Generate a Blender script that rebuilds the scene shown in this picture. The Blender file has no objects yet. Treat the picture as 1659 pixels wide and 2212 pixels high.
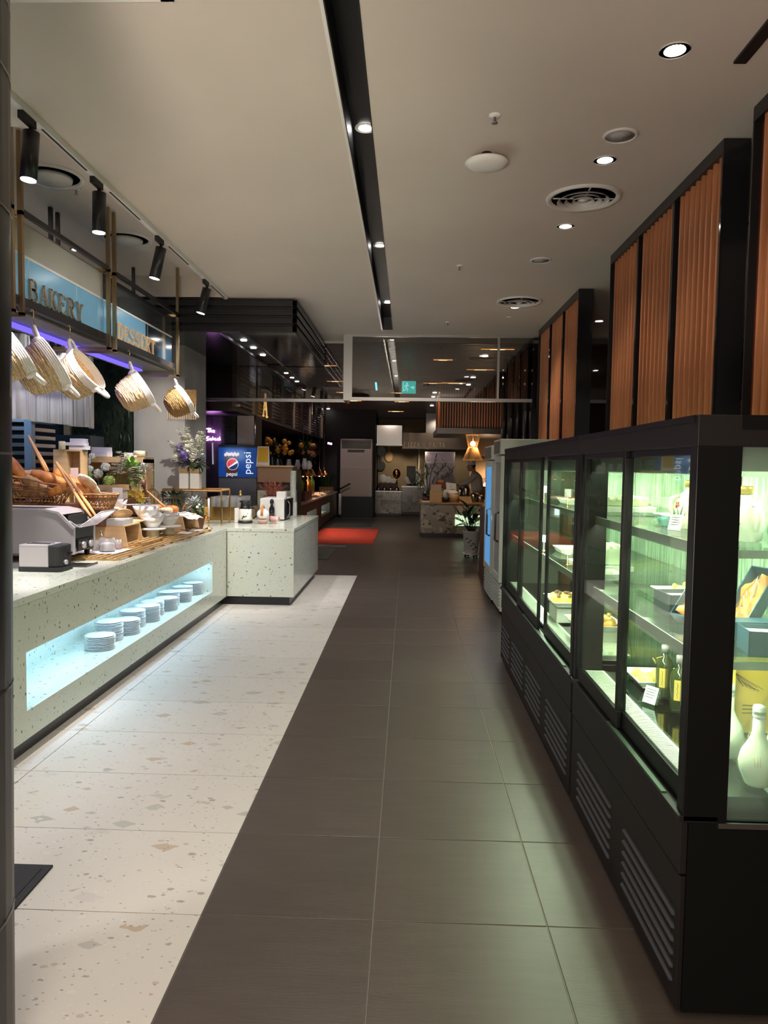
import bpy, bmesh, math, random
from mathutils import Vector, Matrix, Euler
random.seed(7)
S = bpy.context.scene
COL = S.collection
PI = math.pi
# ------------------------------------------------------------------ camera
F, CX, CY, H = 1600.0, 829.5, 1106.0, 1.6
dv = Vector(((880 - CX) / F, (1008 - CY) / F, 1)).normalized()      # direction of the aisle in camera axes (right, down, forward)
u0 = Vector((0.016, -1, 0)); up = (u0 - dv * u0.dot(dv)).normalized(); rr = dv.cross(up)
ROWS = (rr, dv, up)
cam = bpy.data.objects.new('camera', bpy.data.cameras.new('camera')); COL.objects.link(cam)
cx = Vector([r[0] for r in ROWS]); cy = -Vector([r[1] for r in ROWS]); cz = -Vector([r[2] for r in ROWS])
m = Matrix((cx, cy, cz)).transposed().to_4x4(); m.translation = (0, 0, H); cam.matrix_world = m
cam.data.sensor_fit = 'HORIZONTAL'; cam.data.sensor_width = 36; cam.data.lens = F / 1659 * 36
cam.data.clip_start = 0.05; S.camera = cam
# ------------------------------------------------------------------ world, exposure
S.view_settings.view_transform = 'Standard'; S.view_settings.look = 'None'
S.view_settings.exposure = 0.35; S.view_settings.gamma = 1.0
try: S.view_settings.use_curve_mapping = False
except Exception: pass
S.cycles.transparent_max_bounces = 32
W = bpy.data.worlds.new('world'); S.world = W; W.use_nodes = True
W.node_tree.nodes['Background'].inputs[0].default_value = (1.0, 0.84, 0.70, 1)
W.node_tree.nodes['Background'].inputs[1].default_value = 0.10
def lamp(kind, loc, power, color=(1, 1, 1), target=None, size=0.1, size_y=None, angle=60, blend=0.5, parent=None):
    l = bpy.data.lights.new('lamp', kind); l.energy = power; l.color = color
    if kind == 'AREA':
        l.size = size
        if size_y: l.shape = 'RECTANGLE'; l.size_y = size_y
    else: l.shadow_soft_size = size
    if kind == 'SPOT': l.spot_size = math.radians(angle); l.spot_blend = blend
    o = bpy.data.objects.new('lamp', l); COL.objects.link(o); o.location = loc
    d = (Vector(target) - Vector(loc)) if target else Vector((0, 0, -1))
    if kind == 'AREA' and size_y and abs(d.y) < .2 * d.length:      # strip lights keep their long side along the aisle
        z = -d.normalized(); y = Vector((0, 1, 0)); x = y.cross(z).normalized(); y = z.cross(x)
        o.rotation_euler = Matrix((x, y, z)).transposed().to_euler()
    else: o.rotation_euler = d.to_track_quat('-Z', 'Y').to_euler()
    return o
WARM = (1.0, 0.86, 0.72); COOL = (1.0, 0.95, 0.93)
# soft ceiling panel behind the camera, then unseen uplights added to brighten the ceiling
lamp('AREA', (0.0, -1.6, 3.3), 60, WARM, None, 3.0, 2.0)
lamp('AREA', (0.9, 1.5, 3.0), 3.2, (1, .84, .76), (0.9, 2.3, 3.4), 0.4, 0.2)
lamp('AREA', (-.5, -.5, 1.1), 50, (1, .87, .74), (-1.4, 5.4, 3.5), 0.8, 0.5)
lamp('SPOT', (-.5, -.9, 1.2), 420, (1, .87, .74), (-1.8, 6.6, 3.4), .3, angle=52, blend=1)
# ------------------------------------------------------------------ picture-to-place helpers (design aid: true distance is always given)
def ray(px, py):
    c = Vector(((px - CX) / F, (py - CY) / F, 1)); return Vector([r.dot(c) for r in ROWS])
def P(px, py, y):
    d = ray(px, py); t = y / d.y; return Vector((t * d.x, y, H + t * d.z))
def Q(px, py, z):
    d = ray(px, py); t = (z - H) / d.z; return Vector((t * d.x, t * d.y, z))
# ------------------------------------------------------------------ mesh builder
class B:
    def __init__(s): s.v = []; s.f = []; s.s = []
    def add(s, vs, fs, sm=False):
        n = len(s.v); s.v += [Vector(v) for v in vs]; s.f += [tuple(i + n for i in f) for f in fs]; s.s += [sm] * len(fs); return s
    def box(s, x0, y0, z0, x1, y1, z1, M=None):
        if x0 > x1: x0, x1 = x1, x0
        if y0 > y1: y0, y1 = y1, y0
        if z0 > z1: z0, z1 = z1, z0
        vs = [Vector(p) for p in ((x0,y0,z0),(x1,y0,z0),(x1,y1,z0),(x0,y1,z0),(x0,y0,z1),(x1,y0,z1),(x1,y1,z1),(x0,y1,z1))]
        if M: vs = [M @ v for v in vs]
        return s.add(vs, [(0,3,2,1),(4,5,6,7),(0,1,5,4),(1,2,6,5),(2,3,7,6),(3,0,4,7)])
    def lathe(s, prof, n=20, c=(0,0,0), sx=1, sy=1, M=None, cap=True):
        c = Vector(c); vs = []
        for r, z in prof:
            for i in range(n):
                a = 2 * PI * i / n; v = Vector((r * sx * math.cos(a), r * sy * math.sin(a), z)); vs.append((M @ v if M else v) + c)
        fs = []
        for k in range(len(prof) - 1):
            for i in range(n):
                j = (i + 1) % n; fs.append((k*n+i, k*n+j, (k+1)*n+j, (k+1)*n+i))
        s.add(vs, fs, True)
        if cap:
            b = len(s.v) - len(vs)
            if prof[0][0] > 1e-5: s.f.append(tuple(b + i for i in range(n))[::-1]); s.s.append(False)
            if prof[-1][0] > 1e-5: s.f.append(tuple(b + (len(prof)-1)*n + i for i in range(n))); s.s.append(False)
        return s
    def cyl(s, p0, p1, r, r1=None, n=14, cap=True):
        p0 = Vector(p0); p1 = Vector(p1); d = p1 - p0; q = d.to_track_quat('Z', 'Y').to_matrix().to_4x4()
        return s.lathe([(r, 0), (r if r1 is None else r1, d.length)], n, p0, M=q, cap=cap)
    def tube(s, pts, r, n=6, closed=False, cap=True):
        pts = [Vector(p) for p in pts]; k = len(pts); vs = []; fs = []
        ref = None
        for i, p in enumerate(pts):
            a = pts[(i - 1) % k] if (closed or i) else p; b = pts[(i + 1) % k] if (closed or i < k - 1) else p
            t = (b - a).normalized() if (b - a).length > 1e-9 else Vector((0,0,1))
            if ref is None: ref = t.orthogonal().normalized()
            ref = (ref - t * ref.dot(t)); ref = ref.normalized() if ref.length > 1e-6 else t.orthogonal().normalized()
            w = t.cross(ref); R = r[i] if isinstance(r, (list, tuple)) else r
            for j in range(n):
                an = 2 * PI * j / n; vs.append(p + (ref * math.cos(an) + w * math.sin(an)) * R)
        for i in range(k if closed else k - 1):
            i2 = (i + 1) % k
            for j in range(n): fs.append((i*n+j, i*n+(j+1)%n, i2*n+(j+1)%n, i2*n+j))
        if cap and not closed: fs += [tuple(range(n))[::-1], tuple((k-1)*n + j for j in range(n))]
        return s.add(vs, fs, True)
    def prism(s, poly, a, b, ax='x'):
        n = len(poly)
        mk = {'x': lambda u, v, w: (w, u, v), 'y': lambda u, v, w: (u, w, v), 'z': lambda u, v, w: (u, v, w)}[ax]
        vs = [mk(u, v, a) for u, v in poly] + [mk(u, v, b) for u, v in poly]
        return s.add(vs, [tuple(range(n))[::-1], tuple(range(n, 2*n))] + [(i, (i+1)%n, n+(i+1)%n, n+i) for i in range(n)])
    def ell(s, c, r, n=12, m=8, M=None, lump=0, rnd=None):
        if not hasattr(r, '__len__'): r = (r, r, r)
        rnd = rnd or random
        vs = [Vector((0, 0, -r[2]))]
        for k in range(1, m):
            ph = -PI/2 + PI * k / m
            for i in range(n):
                a = 2 * PI * i / n; q = 1 + (rnd.random() - .5) * lump
                vs.append(Vector((r[0]*math.cos(ph)*math.cos(a)*q, r[1]*math.cos(ph)*math.sin(a)*q, r[2]*math.sin(ph)*q)))
        vs.append(Vector((0, 0, r[2]))); c = Vector(c)
        vs = [(M @ v if M else v) + c for v in vs]; L = len(vs) - 1
        fs = [(0, 1 + (i+1)%n, 1 + i) for i in range(n)] + [(L, 1+(m-2)*n+i, 1+(m-2)*n+(i+1)%n) for i in range(n)]
        for k in range(m - 2):
            for i in range(n): fs.append((1+k*n+i, 1+k*n+(i+1)%n, 1+(k+1)*n+(i+1)%n, 1+(k+1)*n+i))
        return s.add(vs, fs, True)
    def leaf(s, p, d, L, w, nrm=None, bend=0.2):
        p = Vector(p); d = Vector(d).normalized(); nr = Vector(nrm) if nrm else Vector((0, 0, 1))
        if abs(d.dot(nr)) > .95: nr = Vector((1, 0, 0))
        sd = d.cross(nr).normalized(); upv = sd.cross(d)
        def q(t, k): return p + d * L * t + sd * w * k - upv * bend * L * t * t
        return s.add([q(0, 0), q(.35, .5), q(.75, .38), q(1, 0), q(.75, -.38), q(.35, -.5), q(.35, 0) + upv*w*-.12, q(.75, 0) + upv*w*-.1], [(0,1,6),(0,6,5),(1,2,7,6),(6,7,4,5),(2,3,7),(7,3,4)], True)
    def build(s, name, mat, parent=None, bevel=0, smooth=None, solid=0):
        root = parent
        while root and root.parent: root = root.parent
        off = Vector(root.location) if root else Vector((0,0,0))
        me = bpy.data.meshes.new(name); me.from_pydata([v - off for v in s.v], [], s.f)
        for i, p in enumerate(me.polygons): p.use_smooth = s.s[i] if smooth is None else smooth
        bm = bmesh.new(); bm.from_mesh(me); bmesh.ops.recalc_face_normals(bm, faces=bm.faces); bm.to_mesh(me); bm.free()
        me.materials.append(mat)
        o = bpy.data.objects.new(name, me); COL.objects.link(o); o.parent = parent
        if bevel:
            bv = o.modifiers.new('bevel', 'BEVEL'); bv.width = bevel; bv.segments = 2; bv.limit_method = 'ANGLE'
        if solid:
            sl = o.modifiers.new('solid', 'SOLIDIFY'); sl.thickness = solid
        return o
def tag(o, label=None, cat=None, group=None, kind=None):
    if label: o['label'] = label
    if cat: o['category'] = cat
    if group: o['group'] = group
    if kind: o['kind'] = kind
    return o
def T(name, label, cat, loc=(0,0,0), rz=0, group=None):
    o = bpy.data.objects.new(name, None); COL.objects.link(o); o.location = loc; o.rotation_euler = (0, 0, rz); o.empty_display_size = .1
    return tag(o, label, cat, group)
def dup(root, loc=None, rot=None, label=None, group=None, scale=None):
    def cp(o, par):
        c = o.copy(); COL.objects.link(c); c.parent = par
        for ch in o.children: cp(ch, c)
        return c
    r = cp(root, None)
    if loc is not None: r.location = loc
    if rot is not None: r.rotation_euler = rot if hasattr(rot, '__len__') else (0, 0, rot)
    if scale is not None: r.scale = scale if hasattr(scale, '__len__') else (scale,)*3
    if label: r['label'] = label
    if group: r['group'] = group
    return r
def base(o, c):
    "move a single-mesh thing's origin to c"
    c = Vector(c); o.data.transform(Matrix.Translation(-c)); o.location = c; return o
# ------------------------------------------------------------------ materials
def M(name, col, rough=.5, metal=0, spec=.5, var=0, vscale=8, bump=0, bscale=60, emit=None, es=0, stretch=None, col2=None, coat=0, trans=0, rnd=0):
    m = bpy.data.materials.new(name); m.use_nodes = True; nt = m.node_tree; b = nt.nodes['Principled BSDF']
    b.inputs['Base Color'].default_value = (*col, 1); b.inputs['Roughness'].default_value = rough; b.inputs['Metallic'].default_value = metal
    b.inputs['Specular IOR Level'].default_value = spec; b.inputs['Coat Weight'].default_value = coat; b.inputs['Transmission Weight'].default_value = trans
    if emit: b.inputs['Emission Color'].default_value = (*emit, 1); b.inputs['Emission Strength'].default_value = es
    if var or bump:
        tc = nt.nodes.new('ShaderNodeTexCoord'); mp = nt.nodes.new('ShaderNodeMapping'); nt.links.new(tc.outputs['Object'], mp.inputs[0])
        if stretch: mp.inputs['Scale'].default_value = stretch
    if var:
        n = nt.nodes.new('ShaderNodeTexNoise'); n.inputs['Scale'].default_value = vscale; n.inputs['Detail'].default_value = 4; nt.links.new(mp.outputs[0], n.inputs[0])
        r = nt.nodes.new('ShaderNodeValToRGB'); nt.links.new(n.outputs[0], r.inputs[0])
        c2 = col2 or tuple(c * (1 - var) for c in col)
        r.color_ramp.elements[0].position = .35; r.color_ramp.elements[0].color = (*c2, 1); r.color_ramp.elements[1].position = .65; r.color_ramp.elements[1].color = (*col, 1)
        out = r.outputs[0]
        if rnd:
            oi = nt.nodes.new('ShaderNodeObjectInfo'); hs = nt.nodes.new('ShaderNodeHueSaturation'); mr = nt.nodes.new('ShaderNodeMapRange')
            mr.inputs[3].default_value = 1 - rnd; mr.inputs[4].default_value = 1 + rnd
            nt.links.new(oi.outputs['Random'], mr.inputs[0]); nt.links.new(mr.outputs[0], hs.inputs['Value']); nt.links.new(out, hs.inputs['Color']); out = hs.outputs[0]
        nt.links.new(out, b.inputs['Base Color'])
    if bump:
        n2 = nt.nodes.new('ShaderNodeTexNoise'); n2.inputs['Scale'].default_value = bscale; n2.inputs['Detail'].default_value = 3; nt.links.new(mp.outputs[0], n2.inputs[0])
        bp = nt.nodes.new('ShaderNodeBump'); bp.inputs['Strength'].default_value = bump; bp.inputs['Distance'].default_value = .01
        nt.links.new(n2.outputs[0], bp.inputs['Height']); nt.links.new(bp.outputs[0], b.inputs['Normal'])
    return m
def E_(name, col, s):
    m = bpy.data.materials.new(name); m.use_nodes = True; nt = m.node_tree; nt.nodes.clear()
    e = nt.nodes.new('ShaderNodeEmission'); e.inputs[0].default_value = (*col, 1); e.inputs[1].default_value = s
    o = nt.nodes.new('ShaderNodeOutputMaterial'); nt.links.new(e.outputs[0], o.inputs[0]); return m
def glass(name, tint=(1,1,1), refl=.06, grazing=.9, fog=0, fogcol=(.8,.9,.8), drips=False, blend=.5):
    "clear sheet glass: tinted see-through with a mirror-like sheen that grows at grazing angles, optional condensation"
    m = bpy.data.materials.new(name); m.use_nodes = True; nt = m.node_tree; nt.nodes.clear()
    N = nt.nodes.new; L = nt.links.new
    tr = N('ShaderNodeBsdfTransparent'); tr.inputs[0].default_value = (*tint, 1)
    gl = N('ShaderNodeBsdfGlossy'); gl.inputs['Roughness'].default_value = 0.02
    lw = N('ShaderNodeLayerWeight'); lw.inputs[0].default_value = blend
    mr = N('ShaderNodeMapRange'); mr.inputs[3].default_value = refl; mr.inputs[4].default_value = grazing; L(lw.outputs['Fresnel'], mr.inputs[0])
    mx = N('ShaderNodeMixShader'); L(mr.outputs[0], mx.inputs[0]); L(tr.outputs[0], mx.inputs[1]); L(gl.outputs[0], mx.inputs[2]); last = mx
    if fog:
        df = N('ShaderNodeBsdfDiffuse'); df.inputs[0].default_value = (*fogcol, 1); tl = N('ShaderNodeBsdfTranslucent'); tl.inputs[0].default_value = (*fogcol, 1)
        ad = N('ShaderNodeMixShader'); ad.inputs[0].default_value = .5; L(df.outputs[0], ad.inputs[1]); L(tl.outputs[0], ad.inputs[2])
        mf = N('ShaderNodeMixShader'); mf.inputs[0].default_value = fog; L(mx.outputs[0], mf.inputs[1]); L(ad.outputs[0], mf.inputs[2]); last = mf
        if drips:
            tc = N('ShaderNodeTexCoord'); mp = N('ShaderNodeMapping'); mp.inputs['Scale'].default_value = (60, 60, 2.5); L(tc.outputs['Object'], mp.inputs[0])
            n = N('ShaderNodeTexNoise'); n.inputs['Scale'].default_value = 1.0; n.inputs['Detail'].default_value = 3; n.inputs['Distortion'].default_value = .4; L(mp.outputs[0], n.inputs[0])
            n2 = N('ShaderNodeTexNoise'); n2.inputs['Scale'].default_value = 2.2; L(tc.outputs['Object'], n2.inputs[0])
            ms = N('ShaderNodeMath'); ms.operation = 'MULTIPLY_ADD'; ms.inputs[1].default_value = .5; L(n2.outputs[0], ms.inputs[0]); L(n.outputs[0], ms.inputs[2])
            r = N('ShaderNodeMapRange'); r.inputs[1].default_value = .66; r.inputs[2].default_value = .84; r.inputs[3].default_value = min(1, fog * 1.25); r.inputs[4].default_value = fog * .35
            L(ms.outputs[0], r.inputs[0]); L(r.outputs[0], mf.inputs[0])
    o = N('ShaderNodeOutputMaterial'); L(last.outputs[0], o.inputs[0]); return m
def terrazzo(name, bg, chips, scale, amount, rough=.25, size=.35, grain=.06, rnd=0.0):
    "cement ground with stone chips: cells of a voronoi keep a chip only where their random value is high"
    m = bpy.data.materials.new(name); m.use_nodes = True; nt = m.node_tree; b = nt.nodes['Principled BSDF']; N = nt.nodes.new; L = nt.links.new
    g = N('ShaderNodeNewGeometry'); col = None
    n0 = N('ShaderNodeTexNoise'); n0.inputs['Scale'].default_value = 3; n0.inputs['Detail'].default_value = 5; L(g.outputs['Position'], n0.inputs[0])
    r0 = N('ShaderNodeMixRGB'); r0.inputs[1].default_value = (*bg, 1); r0.inputs[2].default_value = (*[c * (1 - grain) for c in bg], 1); L(n0.outputs[0], r0.inputs[0]); col = r0.outputs[0]
    for k, (sc, am, pal) in enumerate(zip(scale, amount, chips)):
        mp = N('ShaderNodeMapping'); mp.inputs['Rotation'].default_value = (.3 + k, .5 * k, .7 + k); mp.inputs['Scale'].default_value = (1, 1.6, 1.2); L(g.outputs['Position'], mp.inputs[0])
        dn = N('ShaderNodeTexNoise'); dn.inputs['Scale'].default_value = sc * 1.2; L(mp.outputs[0], dn.inputs[0])
        ad = N('ShaderNodeMixRGB'); ad.inputs[0].default_value = .04 * 12 / sc; L(mp.outputs[0], ad.inputs[1]); L(dn.outputs['Color'], ad.inputs[2])
        v = N('ShaderNodeTexVoronoi'); v.distance = 'CHEBYCHEV' if k == 0 else 'EUCLIDEAN'; v.inputs['Scale'].default_value = sc; L(ad.outputs[0], v.inputs[0])
        sp = N('ShaderNodeSeparateColor'); L(v.outputs['Color'], sp.inputs[0])
        c1 = N('ShaderNodeMath'); c1.operation = 'GREATER_THAN'; c1.inputs[1].default_value = 1 - am; L(sp.outputs[0], c1.inputs[0])
        rr_ = N('ShaderNodeMath'); rr_.operation = 'MULTIPLY'; rr_.inputs[1].default_value = size; L(sp.outputs[2], rr_.inputs[0])
        c2 = N('ShaderNodeMath'); c2.operation = 'LESS_THAN'; L(v.outputs['Distance'], c2.inputs[0]); L(rr_.outputs[0], c2.inputs[1])
        c3 = N('ShaderNodeMath'); c3.operation = 'MULTIPLY'; L(c1.outputs[0], c3.inputs[0]); L(c2.outputs[0], c3.inputs[1])
        rp = N('ShaderNodeValToRGB'); rp.color_ramp.interpolation = 'CONSTANT'; L(sp.outputs[1], rp.inputs[0])
        while len(rp.color_ramp.elements) < len(pal): rp.color_ramp.elements.new(.5)
        for i, c in enumerate(pal): rp.color_ramp.elements[i].position = i / len(pal); rp.color_ramp.elements[i].color = (*c, 1)
        mx = N('ShaderNodeMixRGB'); L(c3.outputs[0], mx.inputs[0]); L(col, mx.inputs[1]); L(rp.outputs[0], mx.inputs[2]); col = mx.outputs[0]
    if rnd:
        oi = N('ShaderNodeObjectInfo'); mr = N('ShaderNodeMapRange'); mr.inputs[3].default_value = 1 - rnd; mr.inputs[4].default_value = 1 + rnd; L(oi.outputs['Random'], mr.inputs[0])
        hs = N('ShaderNodeHueSaturation'); L(mr.outputs[0], hs.inputs['Value']); L(col, hs.inputs['Color']); col = hs.outputs[0]
    L(col, b.inputs['Base Color']); b.inputs['Roughness'].default_value = rough; return m
m_tz = terrazzo('floor terrazzo', (.66, .62, .565), [[(.44,.42,.37),(.54,.50,.43),(.50,.40,.30),(.58,.55,.50),(.48,.46,.42)], [(.36,.34,.30),(.50,.45,.38),(.66,.62,.55)], [(.30,.28,.25),(.44,.36,.28),(.68,.64,.58)]], (9, 24, 60), (.30, .32, .3), .50, .40, .10, .03)
m_ct = terrazzo('counter terrazzo', (.68, .72, .61), [[(.16,.17,.12),(.28,.29,.22),(.22,.24,.20)], [(.13,.14,.11),(.33,.34,.26),(.4,.42,.36)]], (34, 75), (.22, .25), .16, .36, .08)
m_st = terrazzo('patterned stone', (.30, .27, .22), [[(.06,.06,.05),(.40,.36,.30),(.14,.12,.10),(.45,.40,.33)], [(.05,.05,.05),(.36,.32,.27),(.10,.09,.08)]], (5.5, 13), (.75, .6), .2, .62, .2)
m_tile = M('dark floor tile', (.086,.067,.054), .38, var=.14, vscale=3, bump=.06, bscale=14, stretch=(1, 9, 1), rnd=.07, spec=.42)
m_grout = M('tile grout', (.17,.15,.13), .8)
m_grout2 = M('terrazzo joint', (.10,.09,.075), .8)
m_ceil = M('ceiling paint', (.66,.59,.515), .85, var=.05, vscale=1.2, bump=.05, bscale=5)
m_black = M('black metal', (.012,.012,.013), .32, .0, .5)
m_blackm = M('matt black', (.016,.015,.015), .65)
m_slot = M('slot lining', (.01,.01,.01), .45)
m_gloss = M('black gloss', (.012,.012,.014), .09, 0, .6)
m_wood = M('red slat wood', (.62,.25,.11), .42, var=.35, vscale=4, stretch=(9,9,.6), rnd=.08)
m_woodlt = M('slat side', (.20,.085,.035), .5)
m_brass = M('brushed brass', (.42,.31,.17), .32, 1)
m_brasst = M('polished brass', (.75,.52,.22), .2, 1)
m_steel = M('stainless steel', (.46,.43,.42), .28, 1, var=.1, vscale=30, stretch=(1,1,12))
m_steelb = M('satin steel', (.58,.54,.55), .36, .55)
m_steeld = M('dark steel', (.16,.15,.14), .3, 1)
m_white = M('white ceramic', (.82,.80,.76), .22, 0, .5)
m_wplas = M('white plastic', (.74,.72,.68), .4)
m_wall = M('concrete', (.33,.31,.28), .75, var=.16, vscale=2.2, bump=.1, bscale=30)
m_dark = M('dark wall paint', (.022,.020,.022), .6)
m_darkt = M('dark tile wall', (.05,.045,.055), .3)
m_curt = M('linen valance', (.86,.87,.90), .9, bump=.2, bscale=200)
m_straw = M('straw rope', (.80,.60,.38), .75, var=.3, vscale=70, col2=(.55,.36,.17), bump=.5, bscale=120)
m_strawd = M('dark straw', (.48,.27,.09), .75, var=.4, vscale=70, bump=.5, bscale=120)
m_rope = M('white cotton rope', (.78,.72,.66), .8, bump=.4, bscale=160)
m_wick = M('wicker', (.42,.20,.07), .6, var=.4, vscale=30)
m_brd = M('bread crust', (.60,.23,.035), .55, var=.5, vscale=14, col2=(.33,.09,.012), bump=.25, bscale=30)
m_brd2 = M('pale crust', (.64,.36,.15), .6, var=.35, vscale=12, bump=.25, bscale=30)
m_crumb = M('bread crumb', (.85,.72,.48), .8, var=.15, vscale=40, bump=.2, bscale=80)
m_pine = M('light plywood', (.62,.40,.20), .5, var=.18, vscale=5, stretch=(1,1,6))
m_pined = M('bamboo slat', (.52,.31,.12), .45, var=.25, vscale=8)
m_tong = M('wooden tongs', (.60,.30,.11), .5)
m_paper = M('white paper', (.85,.83,.82), .7)
m_print = M('printed napkin', (.82,.80,.80), .75, var=.55, vscale=28, col2=(.80,.78,.78))
m_cake = M('beige stand', (.62,.54,.40), .4)
m_leaf = M('green leaf', (.07,.20,.035), .5, var=.4, vscale=10)
m_leafd = M('dark leaf', (.018,.055,.014), .4, var=.4, vscale=10)
m_hydg = M('green blossom', (.50,.62,.16), .7, bump=.5, bscale=70)
m_hydw = M('white blossom', (.82,.80,.70), .7, bump=.5, bscale=70)
m_yel = M('yellow orchid', (.85,.58,.10), .6, bump=.4, bscale=70)
m_lilac = M('lilac blossom', (.42,.32,.62), .7, bump=.5, bscale=70)
m_grey = M('silver leaf', (.42,.46,.46), .7)
m_orng = M('orange blossom', (.55,.22,.02), .7, bump=.5, bscale=60)
m_coral = M('coral grass', (.50,.17,.11), .8)
m_brown = M('dark walnut wood', (.13,.045,.02), .45, var=.3, vscale=6)
m_mat = M('charcoal mat', (.035,.036,.04), .9, bump=.5, bscale=150)
m_redmat = M('red mat', (.62,.045,.018), .8, bump=.3, bscale=120)
m_gmat = M('grey green mat', (.085,.09,.075), .8)
m_lite = E_('lamp face', (1, .96, .92), 22)
m_litew = E_('warm lamp face', (1, .78, .50), 14)
m_led = E_('niche led', (.45, .75, 1.0), 12)
m_fled = E_('fridge led', (1.0, .92, .55), 9)
m_glass = glass('clear glass', (.97,.98,.97), .04, .6, blend=.3)
m_fglass = glass('fridge door glass', (.93,.98,.92), .03, .5, blend=.3)
m_fogbk = glass('fogged rear glass', (.70,.82,.72), .04, .3, .72, (.74,.90,.70), True)
m_fogend = glass('dewy end glass', (.93,.98,.94), .03, .5, .03, (.8,.9,.8))
m_smoke = glass('smoked glass', (.66,.65,.64), .07, .9)
m_shelf = glass('shelf glass', (.90,.97,.93), .06, .7, blend=.4)
m_mirror = M('fridge deck', (.05,.09,.08), .06, 1.0)
m_fr = M('fridge charcoal powder coat', (.0125,.0095,.009), .5, spec=.25)
m_frb = M('fridge black frame', (.006,.006,.006), .35, spec=.18)
m_frin = M('fridge inner metal', (.42,.47,.42), .4, .6)
m_silv = M('aluminium rail', (.45,.45,.44), .3, 1)
exec_sections = []
# ================================================================== THE SETTING
ZC = 3.4
def structure(o): o['kind'] = 'structure'; return o
b = B(); b.box(-8, -4, -.12, 6, 30, -.0035); floor = structure(b.build('floor', m_grout))
# dark tiles near the camera one by one, further away as one sheet with joints
tb = B(); tb.box(0, 0, -.012, .6065, .580, 0); t0 = tb.build('tile', m_tile, floor, bevel=.0015)
xs = [-.704, -.093, .518, 1.129]; ROW0 = 2.52 - 6 * .5865
first = True
def tile(me_o, x, y):
    o = me_o.copy(); COL.objects.link(o); o.location = (x, y, 0)
for j in range(24):
    y = ROW0 + j * .5865
    for i, x in enumerate(xs):
        if first: t0.location = (x, y, 0); first = False
        else: tile(t0, x, y)
    if y > 10.7:
        for x in (-1.315, -1.926, -2.537): tile(t0, x, y)
yend = ROW0 + 24 * .5865
fb = B()
for j in range(24):
    for i in range(-8, 9):
        x = -.704 + i * .611; y = yend + j * .5865
        fb.box(x, y, -.012, x + .6065, y + .5825, 0)
for j in range(24):                                   # the strip right of the fridges
    for i in range(3, 9): fb.box(-.704 + i * .611 + .611, ROW0 + j * .5865, -.012, -.704 + (i + 1) * .611 + .606, ROW0 + j * .5865 + .5825, 0)
fb.build('far_tile', m_tile, floor)['kind'] = 'stuff'
# light terrazzo slabs
tb = B(); tb.box(0, 0, -.012, 1.2155, .5825, 0); t1 = tb.build('terrazzo_slab', m_tz, floor)
tb = B(); tb.box(0, 0, -.012, .60, .5825, 0); t2 = tb.build('terrazzo_slab', m_tz, floor)
f1 = f2 = True
for j in range(20):
    y = ROW0 + j * .5865
    if y > 10.3: break
    if f1: t1.location = (-1.924, y, 0); t2.location = (-2.528, y, 0); f1 = False
    else: tile(t1, -1.924, y); tile(t2, -2.528, y)
b = B(); b.box(-3.2, -1, -.01, -.706, 10.45, -.003); b.build('joint_bed', m_grout2, floor)
# ceiling
b = B()
b.box(-.219, -4, ZC, 6, 10.27, ZC + .3); b.box(-1.98, -4, ZC, -.352, 10.27, ZC + .3); b.box(-.352, 9.9, ZC, -.219, 10.27, ZC + .3)
b.box(-8, -4, ZC, -1.98, 4.05, ZC + .3); b.box(-8, 8.07, ZC, -1.98, 10.27, ZC + .3); b.box(-8, 4.05, 3.62, -1.98, 8.07, 3.7)
ceil = structure(b.build('ceiling', m_ceil))
b = B(); b.box(-.352, -4, ZC + .16, -.219, 9.9, ZC + .2); b.box(-.356, -4, ZC - .004, -.35, 9.9, ZC + .18); b.box(-.221, -4, ZC - .004, -.215, 9.9, ZC + .18); b.box(-.352, 9.895, ZC - .004, -.219, 9.9, ZC + .18)
structure(b.build('trim_1', m_slot))
b = B(); b.box(-.372, -4, ZC - .003, -.356, 9.91, ZC + .01); structure(b.build('trim_2', m_white))
b = B(); b.box(1.405, -4, ZC - .012, 1.46, 3.42, ZC + .002); structure(b.build('trim_3', m_slot))
# raised timber ceiling over the far hall with its ribs
m_cw = M('timber ceiling', (.10,.036,.016), .32, var=.25, vscale=3)
b = B(); b.box(-8, 10.85, ZC + .02, 6, 30, ZC + .2); c2 = structure(b.build('ceiling_far', m_cw)); c2.name = 'ceiling.001'
b = B()
for k in range(150): b.box(-6, 10.9 + k * .125, ZC - .015, 6, 10.95 + k * .125, ZC + .02)
b.build('rib', m_cw, c2)['kind'] = 'stuff'
# access panel moulding top left
b = B(); b.box(-3.2, 2.90, ZC - .02, -.93, 2.95, ZC); b.box(-.98, 1.6, ZC - .02, -.93, 2.95, ZC); b.box(-3.2, 2.83, ZC - .01, -1.0, 2.86, ZC); structure(b.build('trim_4', m_white)); b = B(); b.box(-3.2, 2.865, ZC - .012, -.97, 2.895, ZC - .001); structure(b.build('trim_7', m_slot))
# walls
def wall(name, x0, y0, z0, x1, y1, z1, m):
    b = B(); b.box(x0, y0, z0, x1, y1, z1); return structure(b.build(name, m))
wall('wall_left', -5.6, 1.0, 0, -5.5, 30, 3.7, m_dark)
wall('wall_right', 5.0, -4, 0, 5.1, 28, 3.4, M('brown wall', (.12,.09,.07), .7))
wall('wall_far', -5.6, 28, 0, 5.1, 28.1, 3.6, m_dark)
# concrete pier behind the counter, dark soffit panel recess end
wall('wall_pier', -3.35, 9.0, 0, -2.72, 9.95, 3.03, m_wall)
wall('wall_recess', -5.5, 8.08, 3.4, -1.98, 8.12, 3.62, M('blue grey paint', (.30,.33,.36), .7))
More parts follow.
